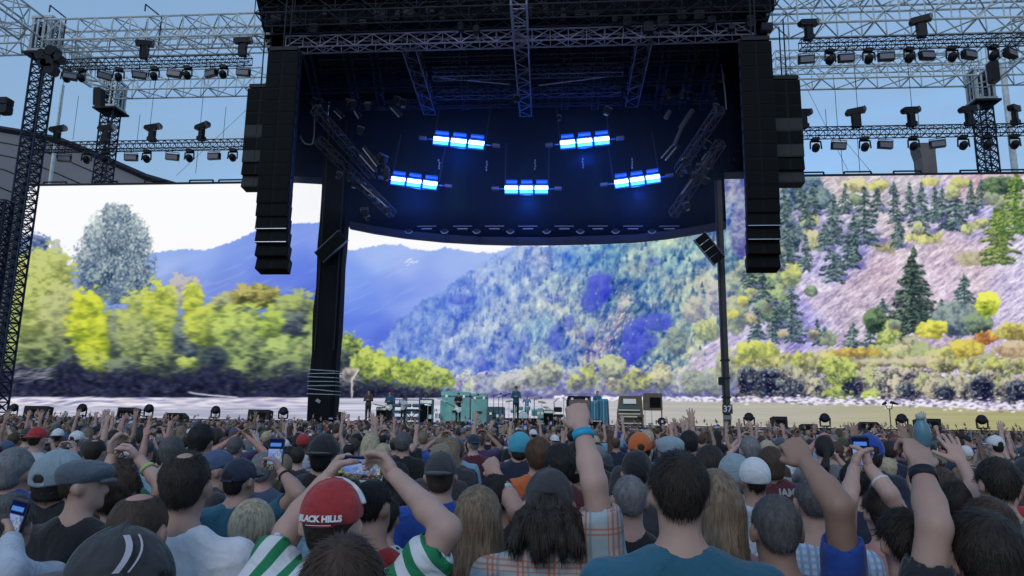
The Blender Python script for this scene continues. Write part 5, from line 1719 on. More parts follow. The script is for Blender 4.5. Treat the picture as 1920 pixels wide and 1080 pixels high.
# ------------------------------------------------------------------ figures: smooth solids turned into one continuous surface
class Field:
    def __init__(self, lo, hi, h):
        self.lo = np.array(lo, float)
        self.h = h
        self.n = np.maximum(4, np.ceil((np.array(hi) - self.lo) / h).astype(int) + 1)
        self.d = np.full(self.n, 1.0, np.float32)

    def _win(self, lo, hi, pad):
        a = np.clip(np.floor((np.array(lo) - pad - self.lo) / self.h).astype(int), 0, self.n - 1)
        b = np.clip(np.ceil((np.array(hi) + pad - self.lo) / self.h).astype(int) + 1, 1, self.n)
        if np.any(b <= a):
            return None
        s = tuple(slice(i, j) for i, j in zip(a, b))
        g = [(self.lo[k] + self.h * np.arange(a[k], b[k])).astype(np.float32) for k in range(3)]
        return s, g[0][:, None, None], g[1][None, :, None], g[2][None, None, :]

    def _put(self, s, v, k, sub):
        o = self.d[s]
        if sub:
            v = -v
            hh = np.clip(.5 - .5 * (v - o) / k, 0, 1)
            self.d[s] = o * hh + v * (1 - hh) + k * hh * (1 - hh) if k > 1e-5 else np.maximum(o, v)
            return
        hh = np.clip(.5 + .5 * (o - v) / k, 0, 1)
        self.d[s] = o * (1 - hh) + v * hh - k * hh * (1 - hh)

    def cap(self, a, b, ra, rb, k=.03, sub=False, flat=1.0):
        a, b = np.array(a, float), np.array(b, float)
        r = max(ra, rb)
        w = self._win(np.minimum(a, b) - r, np.maximum(a, b) + r, k + 2 * self.h)
        if w is None:
            return self
        s, x, y, z = w
        d = b - a
        L = max(1e-9, float(d @ d))
        t = np.clip(((x - a[0]) * d[0] + (y - a[1]) * d[1] + (z - a[2]) * d[2]) / L, 0, 1)
        v = np.sqrt((x - a[0] - t * d[0]) ** 2 + ((y - a[1] - t * d[1]) / flat) ** 2 + (z - a[2] - t * d[2]) ** 2) - (ra + (rb - ra) * t)
        self._put(s, v.astype(np.float32), k, sub)
        return self

    def ell(self, c, r, k=.03, sub=False, yaw=0.0, tilt=0.0):
        c, r = np.array(c, float), np.array(r, float)
        R_ = max(r) if (yaw or tilt) else r
        w = self._win(c - R_, c + R_, k + 2 * self.h)
        if w is None:
            return self
        s, x, y, z = w
        x, y, z = x - c[0], y - c[1], z - c[2]
        if yaw:
            ca, sa = math.cos(yaw), math.sin(yaw)
            x, y = x * ca + y * sa, -x * sa + y * ca
        if tilt:
            ca, sa = math.cos(tilt), math.sin(tilt)
            y, z = y * ca + z * sa, -y * sa + z * ca
        k0 = np.sqrt((x / r[0]) ** 2 + (y / r[1]) ** 2 + (z / r[2]) ** 2)
        k1 = np.sqrt((x / r[0] ** 2) ** 2 + (y / r[1] ** 2) ** 2 + (z / r[2] ** 2) ** 2)
        v = k0 * (k0 - 1) / np.maximum(k1, 1e-6)
        self._put(s, v.astype(np.float32), k, sub)
        return self

    def half(self, nrm, off):
        """keep only the side where n.p < off"""
        n = np.array(nrm, float)
        g = [(self.lo[k] + self.h * np.arange(self.n[k])).astype(np.float32) for k in range(3)]
        v = n[0] * g[0][:, None, None] + n[1] * g[1][None, :, None] + n[2] * g[2][None, None, :] - off
        self.d = np.maximum(self.d, v)
        return self

    def warp(self, fn):
        g = [(self.lo[k] + self.h * np.arange(self.n[k])).astype(np.float32) for k in range(3)]
        self.d = self.d + fn(g[0][:, None, None], g[1][None, :, None], g[2][None, None, :])
        return self

    def mesh(self):
        d = self.d.copy()
        d[0], d[-1], d[:, 0], d[:, -1], d[:, :, 0], d[:, :, -1] = (1.0,) * 6
        s = d < 0
        c = s[:-1, :-1, :-1].astype(np.int8)
        cnt = np.zeros(c.shape, np.int8)
        offs = [(i, j, k) for i in (0, 1) for j in (0, 1) for k in (0, 1)]
        nx, ny, nz = c.shape
        for i, j, k in offs:
            cnt += s[i:i + nx, j:j + ny, k:k + nz]
        act = (cnt > 0) & (cnt < 8)
        idx = np.argwhere(act)
        num = -np.ones(c.shape, np.int64)
        num[act] = np.arange(len(idx))
        acc = np.zeros((len(idx), 3))
        w = np.zeros(len(idx))
        I, J, K = idx.T
        for ax in range(3):
            e = np.eye(3, dtype=int)[ax]
            o1, o2 = [a for a in range(3) if a != ax]
            for p in (0, 1):
                for q in (0, 1):
                    b = np.zeros(3, int)
                    b[o1], b[o2] = p, q
                    v0 = d[I + b[0], J + b[1], K + b[2]]
                    v1 = d[I + b[0] + e[0], J + b[1] + e[1], K + b[2] + e[2]]
                    m = (v0 < 0) != (v1 < 0)
                    t = np.where(m, v0 / np.where(v0 - v1 == 0, 1, v0 - v1), 0)
                    pt = b[None, :] + e[None, :] * t[:, None]
                    acc += pt * m[:, None]
                    w += m
        V = self.lo + (idx + acc / np.maximum(w, 1)[:, None]) * self.h
        F = []
        for ax in range(3):
            o1, o2 = (ax + 1) % 3, (ax + 2) % 3
            sl0 = [slice(None)] * 3
            sl1 = [slice(None)] * 3
            sl0[ax], sl1[ax] = slice(0, -1), slice(1, None)
            a, b = s[tuple(sl0)], s[tuple(sl1)]
            cr = np.argwhere(a != b)
            cr = cr[(cr[:, o1] > 0) & (cr[:, o2] > 0) & (cr[:, o1] < c.shape[o1]) & (cr[:, o2] < c.shape[o2]) & (cr[:, ax] < c.shape[ax])]
            if not len(cr):
                continue
            u, v = np.zeros(3, int), np.zeros(3, int)
            u[o1], v[o2] = 1, 1
            q = np.stack([num[tuple((cr - u - v).T)], num[tuple((cr - v).T)], num[tuple(cr.T)], num[tuple((cr - u).T)]], -1)
            inside = s[tuple(cr.T)]
            q[~inside] = q[~inside][:, ::-1]
            F.append(q)
        F = np.concatenate(F) if F else np.zeros((0, 4), int)
        F = F[(F >= 0).all(1)]
        return V, F


def relax(m, it=2, lam=.55):
    V, F = m
    V = V.copy()
    e = np.concatenate([F[:, [0, 1]], F[:, [1, 2]], F[:, [2, 3]], F[:, [3, 0]]])
    e = np.concatenate([e, e[:, ::-1]])
    deg = np.maximum(np.bincount(e[:, 0], minlength=len(V)), 1)[:, None]
    for _ in range(it):
        acc = np.stack([np.bincount(e[:, 0], weights=V[e[:, 1], k], minlength=len(V)) for k in range(3)], 1)
        V += lam * (acc / deg - V)
    return V, F


def to_mesh(name, parts, material=None, xf=None):
    """parts: list of (V, F) quads"""
    Vs, Fs, o = [], [], 0
    for V, F in parts:
        Vs.append(V)
        Fs.append(F + o)
        o += len(V)
    V, F = np.concatenate(Vs), np.concatenate(Fs)
    me = bpy.data.meshes.new(name)
    me.vertices.add(len(V))
    me.vertices.foreach_set('co', V.astype(np.float32).ravel())
    me.loops.add(len(F) * 4)
    me.loops.foreach_set('vertex_index', F.astype(np.int32).ravel())
    me.polygons.add(len(F))
    me.polygons.foreach_set('loop_start', np.arange(0, len(F) * 4, 4, dtype=np.int32))
    me.polygons.foreach_set('use_smooth', np.ones(len(F), bool))
    me.update(calc_edges=True)
    if material:
        me.materials.append(material)
    return me


HANDS = {}


def hand(pose, left, h=.0048):
    """wrist at the origin, fingers along +z, palm towards -y, thumb on +x (right hand seen from its back)"""
    key = (pose, left, h)
    if key in HANDS:
        return HANDS[key]
    f = Field((-.13, -.12, -.05), (.13, .06, .22), h)
    kk = .008
    f.cap((0, 0, -.04), (0, 0, .02), .027, .027, kk, flat=.75)
    f.ell((.0, 0, .052), (.041, .0165, .047), kk)
    f.ell((.022, -.010, .035), (.018, .016, .03), kk)
    xs = (.030, .010, -.010, -.029)
    ln = (.072, .080, .075, .059)
    spread = {'open': (.20, .06, -.08, -.24), 'claw': (.12, .03, -.05, -.14)}.get(pose, (.04, .01, -.02, -.05))
    curl = {'open': (.12, .10, .08), 'fist': (1.45, 1.65, .9), 'claw': (.5, .6, .4), 'grip': (.75, .9, .5), 'relax': (.35, .4, .25), 'can': (.85, .75, .45)}
    for i in range(4):
        cu = curl.get(pose, (.3, .3, .2))
        if pose == 'point' and i == 0 or pose == 'horns' and i in (0, 3) or pose == 'peace' and i in (0, 1):
            cu = (.1, .08, .05)
        elif pose in ('point', 'horns', 'peace'):
            cu = (1.4, 1.6, .9)
        p = np.array([xs[i], 0, .088 if i in (1, 2) else .083])
        a, sx = 0.0, spread[i]
        r = .0102 if i < 3 else .009
        for s, frac in enumerate((.46, .30, .24)):
            a += cu[s]
            dn = np.array([math.sin(sx), -math.sin(a), math.cos(a) * math.cos(sx)])
            dn /= np.linalg.norm(dn)
            q = p + dn * ln[i] * frac
            f.cap(p, q, r, r * .92, .004)
            p, r = q, r * .93
    b = np.array([.030, -.006, .022])
    if pose in ('fist', 'point', 'horns', 'peace'):
        pts = [b, (.046, -.022, .052), (.030, -.042, .072), (.008, -.046, .078)]
    elif pose in ('grip', 'can'):
        pts = [b, (.052, -.018, .050), (.058, -.045, .072), (.050, -.062, .090)]
    elif pose == 'open':
        pts = [b, (.056, -.008, .046), (.082, -.012, .066), (.098, -.012, .082)]
    else:
        pts = [b, (.052, -.014, .050), (.064, -.024, .076), (.062, -.034, .098)]
    for (p, q), r in zip(zip(pts[:-1], pts[1:]), (.014, .0115, .010)):
        f.cap(p, q, r, r * .9, .006)
    V, F = f.mesh()
    if left:
        V = V * np.array([-1, 1, 1])
        F = F[:, ::-1]
    HANDS[key] = (V, F)
    return HANDS[key]


def unit(v):
    v = np.array(v, float)
    return v / max(1e-9, np.linalg.norm(v))


SH = lambda s, w: np.array([s * .178 * w, -.012, 1.425])
ARM_POSES = {  # elbow, wrist relative to the shoulder, hand shape, palm direction (right arm; x is mirrored for the left)
    'down': ((.06, -.02, -.29), (.09, .07, -.54), 'relax', (-1, 0, 0)),
    'fold': ((.07, .05, -.28), (-.10, .24, -.26), 'relax', (0, -1, 0)),
    'up': ((.10, .06, .25), (.08, .10, .50), 'open', (0, 1, 0)),
    'upf': ((.09, .08, .25), (.06, .14, .50), 'fist', (0, 1, 0)),
    'point': ((.11, .10, .22), (.06, .22, .45), 'point', (0, 1, 0)),
    'horns': ((.12, .06, .22), (.10, .08, .46), 'horns', (0, 1, 0)),
    'peace': ((.13, .08, .20), (.14, .12, .44), 'peace', (0, 1, 0)),
    'clap': ((.13, .14, .13), (-.13, .20, .33), 'open', (-1, 0, 0)),
    'phone': ((.10, .20, -.10), (-.095, .40, .10), 'grip', (-1, -.3, 0)),
    'phoneup': ((.13, .20, .12), (-.095, .32, .33), 'grip', (-1, -.3, 0)),
    'mouth': ((.16, .10, -.14), (-.08, .18, .08), 'claw', (-1, 0, 0)),
    'half': ((.14, .08, -.20), (.08, .20, .03), 'claw', (0, 1, 0)),
}


def figure(arms=('down', 'down'), w=1.0, bulk=1.0, h=.014, hand_h=.006, fem=False, shirt='tee', bottom='jeans', hair='short', cap=None, head_turn=0.0, seed=0, legs=None, bald=0.0, hs=1.0, hair_len=1.25):
    """returns {part: [(V, F), ...]} in a frame with feet at z = 0 and the head top at 1.75; faces +y"""
    r = np.random.RandomState(seed)
    ph = r.rand(12) * 6.28
    out = {}
    arm = []
    for s, ap in ((-1, arms[0]), (1, arms[1])):
        sh = SH(s, w)
        if isinstance(ap, str):
            e, wr, hp, pn = ARM_POSES[ap]
            e = sh + np.array(e) * (s, 1, 1)
            wr = sh + np.array(wr) * (s, 1, 1)
            pn = np.array(pn, float) * (s, 1, 1)
        else:
            e, wr, hp, pn = ap
            e, wr = np.array(e, float), np.array(wr, float)
        arm.append((s, sh, e, wr, hp, pn))
    raised = [a[2][2] > a[1][2] for a in arm]
    lo = np.array([-.30 * w, -.24, -.02])
    hi = np.array([.30 * w, .26, 1.80])
    for s, sh, e, wr, hp, pn in arm:
        for p in (e, wr):
            lo = np.minimum(lo, p - .09)
            hi = np.maximum(hi, p + .09)
    hw = .93 if fem else 1.0

    def torso(f, o=0.0, k=.05):
        f.ell((0, .0, 1.275), (.158 * w + o, .105 * bulk + o, .175 + o), k)
        f.cap((-.125 * w, -.012, 1.405), (.125 * w, -.012, 1.405), .058 + o, .058 + o, k)
        f.cap((-.05, -.022, 1.462), (.05, -.022, 1.462), .046 + o * .7, .046 + o * .7, k)
        for s in (-1, 1):
            f.cap((s * .125 * w, -.018, 1.425), (s * .035, -.026, 1.492), .040 + o * .7, .036 + o * .7, k * .8)
        f.ell((0, .012 * bulk, 1.08), (.138 * w * bulk + o, .10 * bulk + o, .17 + o), k)
        f.ell((0, 0, .93), (.155 * w + o, .112 * bulk + o, .12 + o), k)
        if fem:
            for s in (-1, 1):
                f.ell((s * .07, .09, 1.27), (.06 + o, .05 + o, .06 + o), .03)
        for i, (s, sh, e, wr, hp, pn) in enumerate(arm):
            if raised[i]:
                f.cap((s * .12 * w, -.012, 1.36), sh + (0, 0, .01), .07 + o, .058 + o, k)

    ft, tt = head_turn, head_turn
    ca, sa = math.cos(ft), math.sin(ft)

    def hd(x, y, z):
        x, y, z = x * hs, y * hs, (z - 1.75) * hs + 1.75
        return (x * ca - y * sa, x * sa + y * ca, z)

    f = Field(lo, hi, h)
    torso(f)
    f.cap((0, -.022, 1.44), (0, -.004, 1.57), .056 * hw, .053 * hw, .035)
    f.ell(hd(0, -.008, 1.652), (.072 * hs, .092 * hs, .093 * hs), .02, yaw=ft)
    f.ell(hd(0, .032, 1.585), (.056 * hs, .062 * hs, .066 * hs), .025, yaw=ft)
    f.ell(hd(0, .075, 1.552), (.026, .024, .022), .02)
    f.cap(hd(0, .088, 1.648), hd(0, .108, 1.612), .009, .014, .012)
    f.cap(hd(-.032, .078, 1.668), hd(.032, .078, 1.668), .014, .014, .016)
    for s in (-1, 1):
        f.ell(hd(s * .030, .092, 1.650), (.013, .012, .009), .004, sub=True)
        f.ell(hd(s * .078, -.008, 1.630), (.012, .021, .032), .008, yaw=ft + s * .35)
    f.cap(hd(-.018, .088, 1.580), hd(.018, .088, 1.580), .008, .008, .01)
    for s, sh, e, wr, hp, pn in arm:
        wd = unit(wr - e)
        f.cap(sh, e, .050 * (.86 if fem else 1) * (.5 + .5 * bulk), .040 * (.85 if fem else 1), .03)
        f.cap(e, e + (wr - e) * .35, .041 * (.85 if fem else 1), .040 * (.86 if fem else 1), .02)
        f.cap(e + (wr - e) * .35, wr + wd * .006, .040 * (.86 if fem else 1), .027, .02)
    for s in (-1, 1):
        f.cap((s * .088, 0, .90), (s * .095, .015, .50), .088, .056, .03)
        f.cap((s * .095, .015, .50), (s * .10, -.02, .09), .056, .040, .02)
        f.cap((s * .10, -.035, .045), (s * .115, .14, .032), .042, .034, .02)
    bv, bf = f.mesh()
    if bottom:
        bf = bf[bv[bf][:, :, 2].mean(1) > .80]
        us_ = np.unique(bf)
        rm_ = np.zeros(len(bv), int)
        rm_[us_] = np.arange(len(us_))
        bv, bf = bv[us_], rm_[bf]
    parts = [(bv, bf)]
    for s, sh, e, wr, hp, pn in arm:
        z = unit(wr - e)
        y = -unit(pn)
        x = unit(np.cross(y, z))
        y = np.cross(z, x)
        V, F = hand(hp, s < 0, hand_h)
        flip = 1.0
        Mx = np.stack([x, y, z], 1)
        # keep the thumb on the inner / upper side
        parts.append(((V * (1, 1, 1)) @ Mx.T + wr, F))
    out['body'] = parts
    # ---- shirt
    if shirt:
        o = .013 if shirt != 'loose' else .024
        lo2, hi2 = lo.copy(), hi.copy()
        lo2[2], hi2[2] = .80, max(1.52, hi[2] - .05)
        f = Field(lo2, hi2, h * 1.05)
        torso(f, o)
        f.cap((0, .0, .80), (0, 0, 1.1), .15 * w * bulk, .145 * w * bulk, .05, flat=.78)
        sl = {'tank': 0.0, 'long': 1.0}.get(shirt, .62)
        for s, sh, e, wr, hp, pn in arm:
            if sl == 0:
                continue
            if sl == 1:
                f.cap(sh, e, .064, .052, .03)
                f.cap(e, e + (wr - e) * .93, .052, .042, .02)
            else:
                q = sh + (e - sh) * sl
                f.cap(sh, q, .066, .064 if shirt != 'loose' else .074, .03)
                f.cap(q + unit(e - sh) * .03, q + unit(e - sh) * .11, .05, .05, .002, sub=True)
        if sl == 0:
            for s in (-1, 1):
                f.cap((s * .20 * w, -.15, 1.42), (s * .20 * w, .15, 1.42), .07, .07, .01, sub=True)
        nk = .062 if shirt != 'collar' else .055
        f.ell((0, .045, 1.562), (nk + .008, .088, .078), .012, sub=True)
        f.cap((0, -.018, 1.545), (0, -.005, 1.62), .058, .058, .012, sub=True)
        f.ell((0, .10, 1.50), (.05, .06, .055), .012, sub=True)
        if shirt == 'collar':
            f.cap((-.05, -.05, 1.478), (.05, -.05, 1.478), .026, .026, .015)
        amp = .0075 if shirt != 'loose' else .010

        def wr_(x, y, z):
            g = np.clip((1.40 - z) * 3, .25, 1)
            return amp * g * (np.sin(x * 26 + z * 17 + ph[0] + 2 * np.sin(z * 7 + ph[3])) * np.sin(y * 21 - z * 11 + ph[1]) + .6 * np.sin(x * 47 - z * 29 + ph[2] + y * 30) + .9 * (1 - 2 * np.abs(np.sin(x * 13 - z * 21 + ph[8] + 1.4 * np.sin(y * 9 + z * 5)))) ).astype(np.float32)
        f.warp(wr_)
        f.half((0, 0, -1), -.815)
        out['shirt'] = [relax(f.mesh(), 3 if h < .02 else 1)]
    if bottom:
        f = Field((-.26, -.2, -.02), (.26, .24, 1.0), max(h, .02))
        f.ell((0, 0, .93), (.158 * w + .006, .115 * bulk + .006, .12), .04)
        for s in (-1, 1):
            f.cap((s * .088, 0, .90), (s * .095, .015, .50), .098, .072, .03)
            f.cap((s * .095, .015, .50), (s * .10, -.02, .08), .072, .062, .02)
            f.cap((s * .10, -.04, .045), (s * .117, .15, .036), .052, .044, .02)
        out['trousers'] = [f.mesh()]
    # ---- hair
    hh = min(h, .011) if h < .02 else h * .6
    if hair and hair != 'none':
        t = {'buzz': .005, 'short': .009, 'full': .015, 'long': .014, 'pony': .009, 'messy': .020, 'curly': .026}.get(hair, .009)
        if cap:
            t = min(t, .006 if hair != 'messy' else .002)
        zb = 1.16 if hair in ('long', 'messy') else 1.2 if hair == 'pony' else 1.50
        if hair == 'long':
            zb = hair_len - .05
        f = Field((-.17, -.24, zb), (.17, .17, 1.80), hh)
        f.ell(hd(0, -.010, 1.655), (.072 * hs + t, .092 * hs + t, .092 * hs + t * 1.1), .02, yaw=ft)
        if hair in ('short', 'full', 'curly', 'buzz'):
            f.ell(hd(0, -.040, 1.600), (.060 * hs + t * .8, .058 * hs + t, .068), .025, yaw=ft)
        fa = hd(0, .115, 1.610)
        f.ell(fa, (.085, .085, .085), .01, sub=True)
        if hair in ('short', 'full', 'buzz', 'curly'):
            f.ell(hd(0, .02, 1.525), (.15, .17, .034 if hair != 'curly' else .025), .02, sub=True)
            for s in (-1, 1):
                f.ell(hd(s * .085, .03, 1.60), (.03, .045, .05), .01, sub=True)
        if hair == 'long':
            L = hair_len
            f.cap(hd(0, -.055, 1.60), (0, -.105, L + .12), .085, .088, .04, flat=.62)
            f.cap((0, -.105, L + .12), (.01, -.115, L), .088, .07, .03, flat=.5)
            f.cap(hd(-.06, -.01, 1.60), (-.09, -.04, L + .20), .035, .03, .03)
            f.cap(hd(.06, -.01, 1.60), (.09, -.04, L + .20), .035, .03, .03)
        if hair == 'messy':
            for k in range(11):
                a = -.2 - 2.7 * k / 10.0
                x, y = .085 * math.cos(a), -.02 + .095 * math.sin(a)
                f.cap(hd(x, y, 1.60), (x * 1.35 + r.randn() * .012, y * 1.2 + r.randn() * .01, 1.505 + r.rand() * .04), .030, .016, .03)
        if hair == 'pony':
            f.cap(hd(0, -.07, 1.64), hd(0, -.115, 1.60), .045, .022, .02)
            f.cap(hd(0, -.115, 1.60), (0.01, -.155, 1.50), .024, .036, .008)
            f.cap((.01, -.155, 1.50), (.0, -.14, 1.30), .036, .016, .02)
        if hair in ('short', 'full', 'buzz', 'curly'):
            kt = {'short': .20, 'full': .24, 'buzz': .10, 'curly': .15}[hair]
            zc0 = (1.672 - 1.75) * hs + 1.75
            f.warp(lambda x, y, z: (np.clip(zc0 - z, 0, 1) * kt * np.clip(1.1 - np.clip(-y - .04, 0, 1) * 4.5, .55, 1.1) / hs + x * 0).astype(np.float32))
            for s in (-1, 1):
                f.ell(hd(s * .088, -.002, 1.622), (.022, .032, .036), .008, sub=True)
        if bald:
            f.ell(hd(0, -.045, 1.765), (.055 * bald, .062 * bald, .035), .012, sub=True)
        fr = {'curly': 70, 'messy': 60}.get(hair, 95)
        am = {'curly': .008, 'messy': .006, 'long': .0025, 'buzz': .0006, 'short': .0016, 'full': .003, 'pony': .0016}.get(hair, .002)
        if hair in ('curly',):
            f.warp(lambda x, y, z: (am * np.sin(x * fr + ph[0] + 2 * np.sin(z * 30)) * np.sin(y * fr + ph[1]) * np.sin(z * fr + ph[2])).astype(np.float32))
        else:
            if hair in ('short', 'full', 'buzz'):
                am *= .42
                f.warp(lambda x, y, z: (am * (np.sin(x * 88 + y * 34 + ph[4] + 2.2 * np.sin(z * 31 + x * 20)) * np.sin(z * 64 + y * 52 + ph[5]) + .7 * np.sin(x * 41 - z * 57 + ph[6]) * np.sin(y * 73 + ph[7]))).astype(np.float32))
                am *= .35
            f.warp(lambda x, y, z: (am * (np.sin(np.arctan2(x, -y - .0) * 17 + ph[0] + 1.5 * np.sin(z * 14 + ph[1])) + .5 * np.sin(np.arctan2(x, -y) * 31 + z * 9))).astype(np.float32))
        out['hair'] = [relax(f.mesh(), 1)]
    # ---- cap
    if cap:
        f = Field((-.19, -.20, 1.55), (.19, .20, 1.80), min(h, .009) if h < .02 else h * .5)
        sgn = -1 if cap == 'back' else 1
        if cap == 'flat':
            f.ell(hd(0, .012, 1.705), (.094 * hs, .126 * hs, .052 * hs), .01, yaw=ft)
            f.ell(hd(0, -.01, 1.675), (.086 * hs, .106 * hs, .072 * hs), .03, yaw=ft)
        elif cap == 'beanie':
            f.ell(hd(0, -.010, 1.668), (.085 * hs, .105 * hs, .100 * hs), .01, yaw=ft)
        else:
            f.ell(hd(0, -.008, 1.668), (.082 * hs, .102 * hs, .096 * hs), .01, yaw=ft)
            f.cap(hd(0, -.01, 1.762), hd(0, -.01, 1.767), .008, .008, .004)
        if cap == 'front':
            f.ell(hd(0, -.104, 1.665), (.030, .03, .026), .004, sub=True)
        nz_ = 1.655 if cap != 'beanie' else 1.632
        tl = .17 if cap == 'front' else .10
        f.half((-tl * -sa * -1, tl * ca, -1.0), -((nz_ - 1.75) * hs + 1.75))
        if cap in ('front', 'back'):
            f.warp(lambda x, y, z: (.0012 * np.cos(np.arctan2(x * ca + y * sa, -x * sa + y * ca) * 6) * (z < 1.8)).astype(np.float32) * -1)
        out['cap'] = [f.mesh()]
        if cap not in ('beanie',):
            f = Field((-.24, -.28, 1.54), (.24, .28, 1.72), min(h, .008) if h < .02 else h * .45)
            br = .125 if cap != 'flat' else .10
            f.ell(hd(0, sgn * (.085 if cap != 'flat' else .10), 1.662), (.070 * hs, (.095 if cap != 'flat' else .05) * hs, .013), .004, yaw=ft)
            f.ell(hd(0, sgn * .02, 1.60), (.075 * hs, .115 * hs, .055), .004, sub=True, yaw=ft)
            out['brim'] = [f.mesh()]
    return out


# ------------------------------------------------------------------ cloth, skin and hair materials
SKIN = [mat(f'skin_{n}', c, .55, bump=.06, bscale=60, var=.10, vscale=9) for n, c in (('fair', (.46, .295, .245)), ('light', (.40, .25, .20)), ('tan', (.30, .18, .135)), ('ruddy', (.43, .23, .19)), ('brown', (.15, .085, .06)))]
HAIRC, CROP = {}, {}
for n, c in (('black', (.012, .010, .011)), ('dark', (.024, .017, .014)), ('brown', (.055, .034, .024)), ('chestnut', (.085, .045, .028)), ('light', (.20, .145, .10)), ('blonde', (.42, .35, .24)), ('grey', (.17, .17, .18)), ('salt', (.085, .083, .088)), ('white', (.40, .40, .40))):
    HAIRC[n] = mat('hair_' + n, c, .55, bump=.55, bscale=20, var=.45, vscale=14, stretch=(7, 7, .8), spec=.35)
    CROP[n] = mat('crop_' + n, c, .6, bump=.35, bscale=70, var=.28, vscale=24, spec=.3, stretch=(2.2, 2.2, .9))
CL_ = {}
for n, c in (('navy', (.015, .022, .05)), ('black', (.012, .013, .018)), ('charcoal', (.035, .037, .045)), ('grey', (.16, .17, .19)), ('pale', (.42, .47, .56)), ('white', (.60, .62, .66)), ('royal', (.012, .055, .30)), ('teal', (.02, .105, .17)),
             ('sky', (.20, .36, .50)), ('maroon', (.09, .018, .03)), ('red', (.34, .025, .03)), ('olive', (.06, .07, .04)), ('brown', (.08, .05, .04)), ('green', (.03, .13, .08)), ('pink', (.45, .22, .22)), ('denim', (.05, .08, .16)), ('khaki', (.2, .17, .12)),
             ('coral', (.42, .07, .06)), ('purple', (.07, .04, .12)), ('orange', (.5, .12, .03)), ('slate', (.07, .09, .12)), ('cyan', (.05, .33, .45)), ('mist', (.24, .31, .36)), ('bright', (.72, .76, .84))):
    CL_[n] = mat('cloth_' + n, c, .9, bump=.25, bscale=45, var=.14, vscale=5, sheen=.15)


def add_folds(m):
    nt = m.node_tree
    b = nt.nodes['Principled BSDF']
    t = nt.nodes.new('ShaderNodeTexCoord')
    n = nt.nodes.new('ShaderNodeTexNoise')
    n.inputs['Scale'].default_value = 5.5
    n.inputs['Detail'].default_value = 2
    n.inputs['Distortion'].default_value = 1.6
    nt.links.new(t.outputs['Object'], n.inputs['Vector'])
    bp = nt.nodes.new('ShaderNodeBump')
    bp.inputs['Strength'].default_value = .8
    bp.inputs['Distance'].default_value = .035
    nt.links.new(n.outputs['Fac'], bp.inputs['Height'])
    old = b.inputs['Normal'].links
    if old:
        nt.links.new(old[0].from_socket, bp.inputs['Normal'])
    nt.links.new(bp.outputs['Normal'], b.inputs['Normal'])


for _k in list(CL_):
    add_folds(CL_[_k])


def pattern_mat(name, build):
    m = bpy.data.materials.new(name)
    m.use_nodes = True
    nt = m.node_tree
    b = nt.nodes['Principled BSDF']
    b.inputs['Roughness'].default_value = .9
    t = nt.nodes.new('ShaderNodeTexCoord')
    s = nt.nodes.new('ShaderNodeSeparateXYZ')
    nt.links.new(t.outputs['Object'], s.inputs['Vector'])
    nt.links.new(build(nt, s, t), b.inputs['Base Color'])
    add_folds(m)
    return m


def mnode(nt, op, a, b=None, c=None):
    n = nt.nodes.new('ShaderNodeMath')
    n.operation = op
    for i, v in enumerate((a, b, c)):
        if v is None:
            continue
        if isinstance(v, (int, float)):
            n.inputs[i].default_value = v
        else:
            nt.links.new(v, n.inputs[i])
    return n.outputs[0]


def cmix(nt, fac, c1, c2):
    n = nt.nodes.new('ShaderNodeMixRGB')
    for sck, v in ((n.inputs['Fac'], fac), (n.inputs['Color1'], c1), (n.inputs['Color2'], c2)):
        if hasattr(v, 'links') or hasattr(v, 'is_linked'):
            nt.links.new(v, sck)
        elif isinstance(v, (int, float)):
            sck.default_value = v
        else:
            sck.default_value = (*v, 1)
    return n.outputs['Color']


def band(nt, co, freq, off, width):
    """1 inside a repeating band"""
    fr = mnode(nt, 'FRACT', mnode(nt, 'ADD', mnode(nt, 'MULTIPLY', co, freq), off))
    return mnode(nt, 'LESS_THAN', fr, width)


def _plaid(nt, s, t):
    X, Z = s.outputs['X'], s.outputs['Z']
    w = nt.nodes.new('ShaderNodeTexNoise')
    w.inputs['Scale'].default_value = 3.0
    nt.links.new(t.outputs['Object'], w.inputs['Vector'])
    wob = mnode(nt, 'MULTIPLY', mnode(nt, 'SUBTRACT', w.outputs['Fac'], .5), .05)
    X, Z = mnode(nt, 'ADD', X, wob), mnode(nt, 'ADD', Z, wob)
    c = (.34, .42, .46)
    c = cmix(nt, mnode(nt, 'MULTIPLY', band(nt, X, 10.5, .1, .42), .55), c, (.50, .40, .36))
    c = cmix(nt, mnode(nt, 'MULTIPLY', band(nt, Z, 9.5, .2, .40), .55), c, (.52, .42, .37))
    c = cmix(nt, mnode(nt, 'MULTIPLY', mnode(nt, 'MULTIPLY', band(nt, X, 10.5, .1, .42), band(nt, X, 62, 0, .42)), .75), c, (.40, .13, .08))
    c = cmix(nt, mnode(nt, 'MULTIPLY', mnode(nt, 'MULTIPLY', band(nt, Z, 9.5, .2, .40), band(nt, Z, 60, 0, .4)), .7), c, (.42, .14, .09))
    c = cmix(nt, mnode(nt, 'MULTIPLY', band(nt, X, 10.5, -.32, .08), .6), c, (.12, .22, .30))
    return c


def _stripes(nt, s, t):
    X, Z = s.outputs['X'], s.outputs['Z']
    w = nt.nodes.new('ShaderNodeTexNoise')
    w.inputs['Scale'].default_value = 5.0
    nt.links.new(t.outputs['Object'], w.inputs['Vector'])
    ax = mnode(nt, 'ABSOLUTE', X)
    co = mnode(nt, 'ADD', mnode(nt, 'ADD', mnode(nt, 'MULTIPLY', ax, .8), mnode(nt, 'MULTIPLY', Z, .6)), mnode(nt, 'MULTIPLY', w.outputs['Fac'], .03))
    c = cmix(nt, band(nt, co, 15, .1, .46), (.62, .66, .70), (.012, .20, .085))
    return c


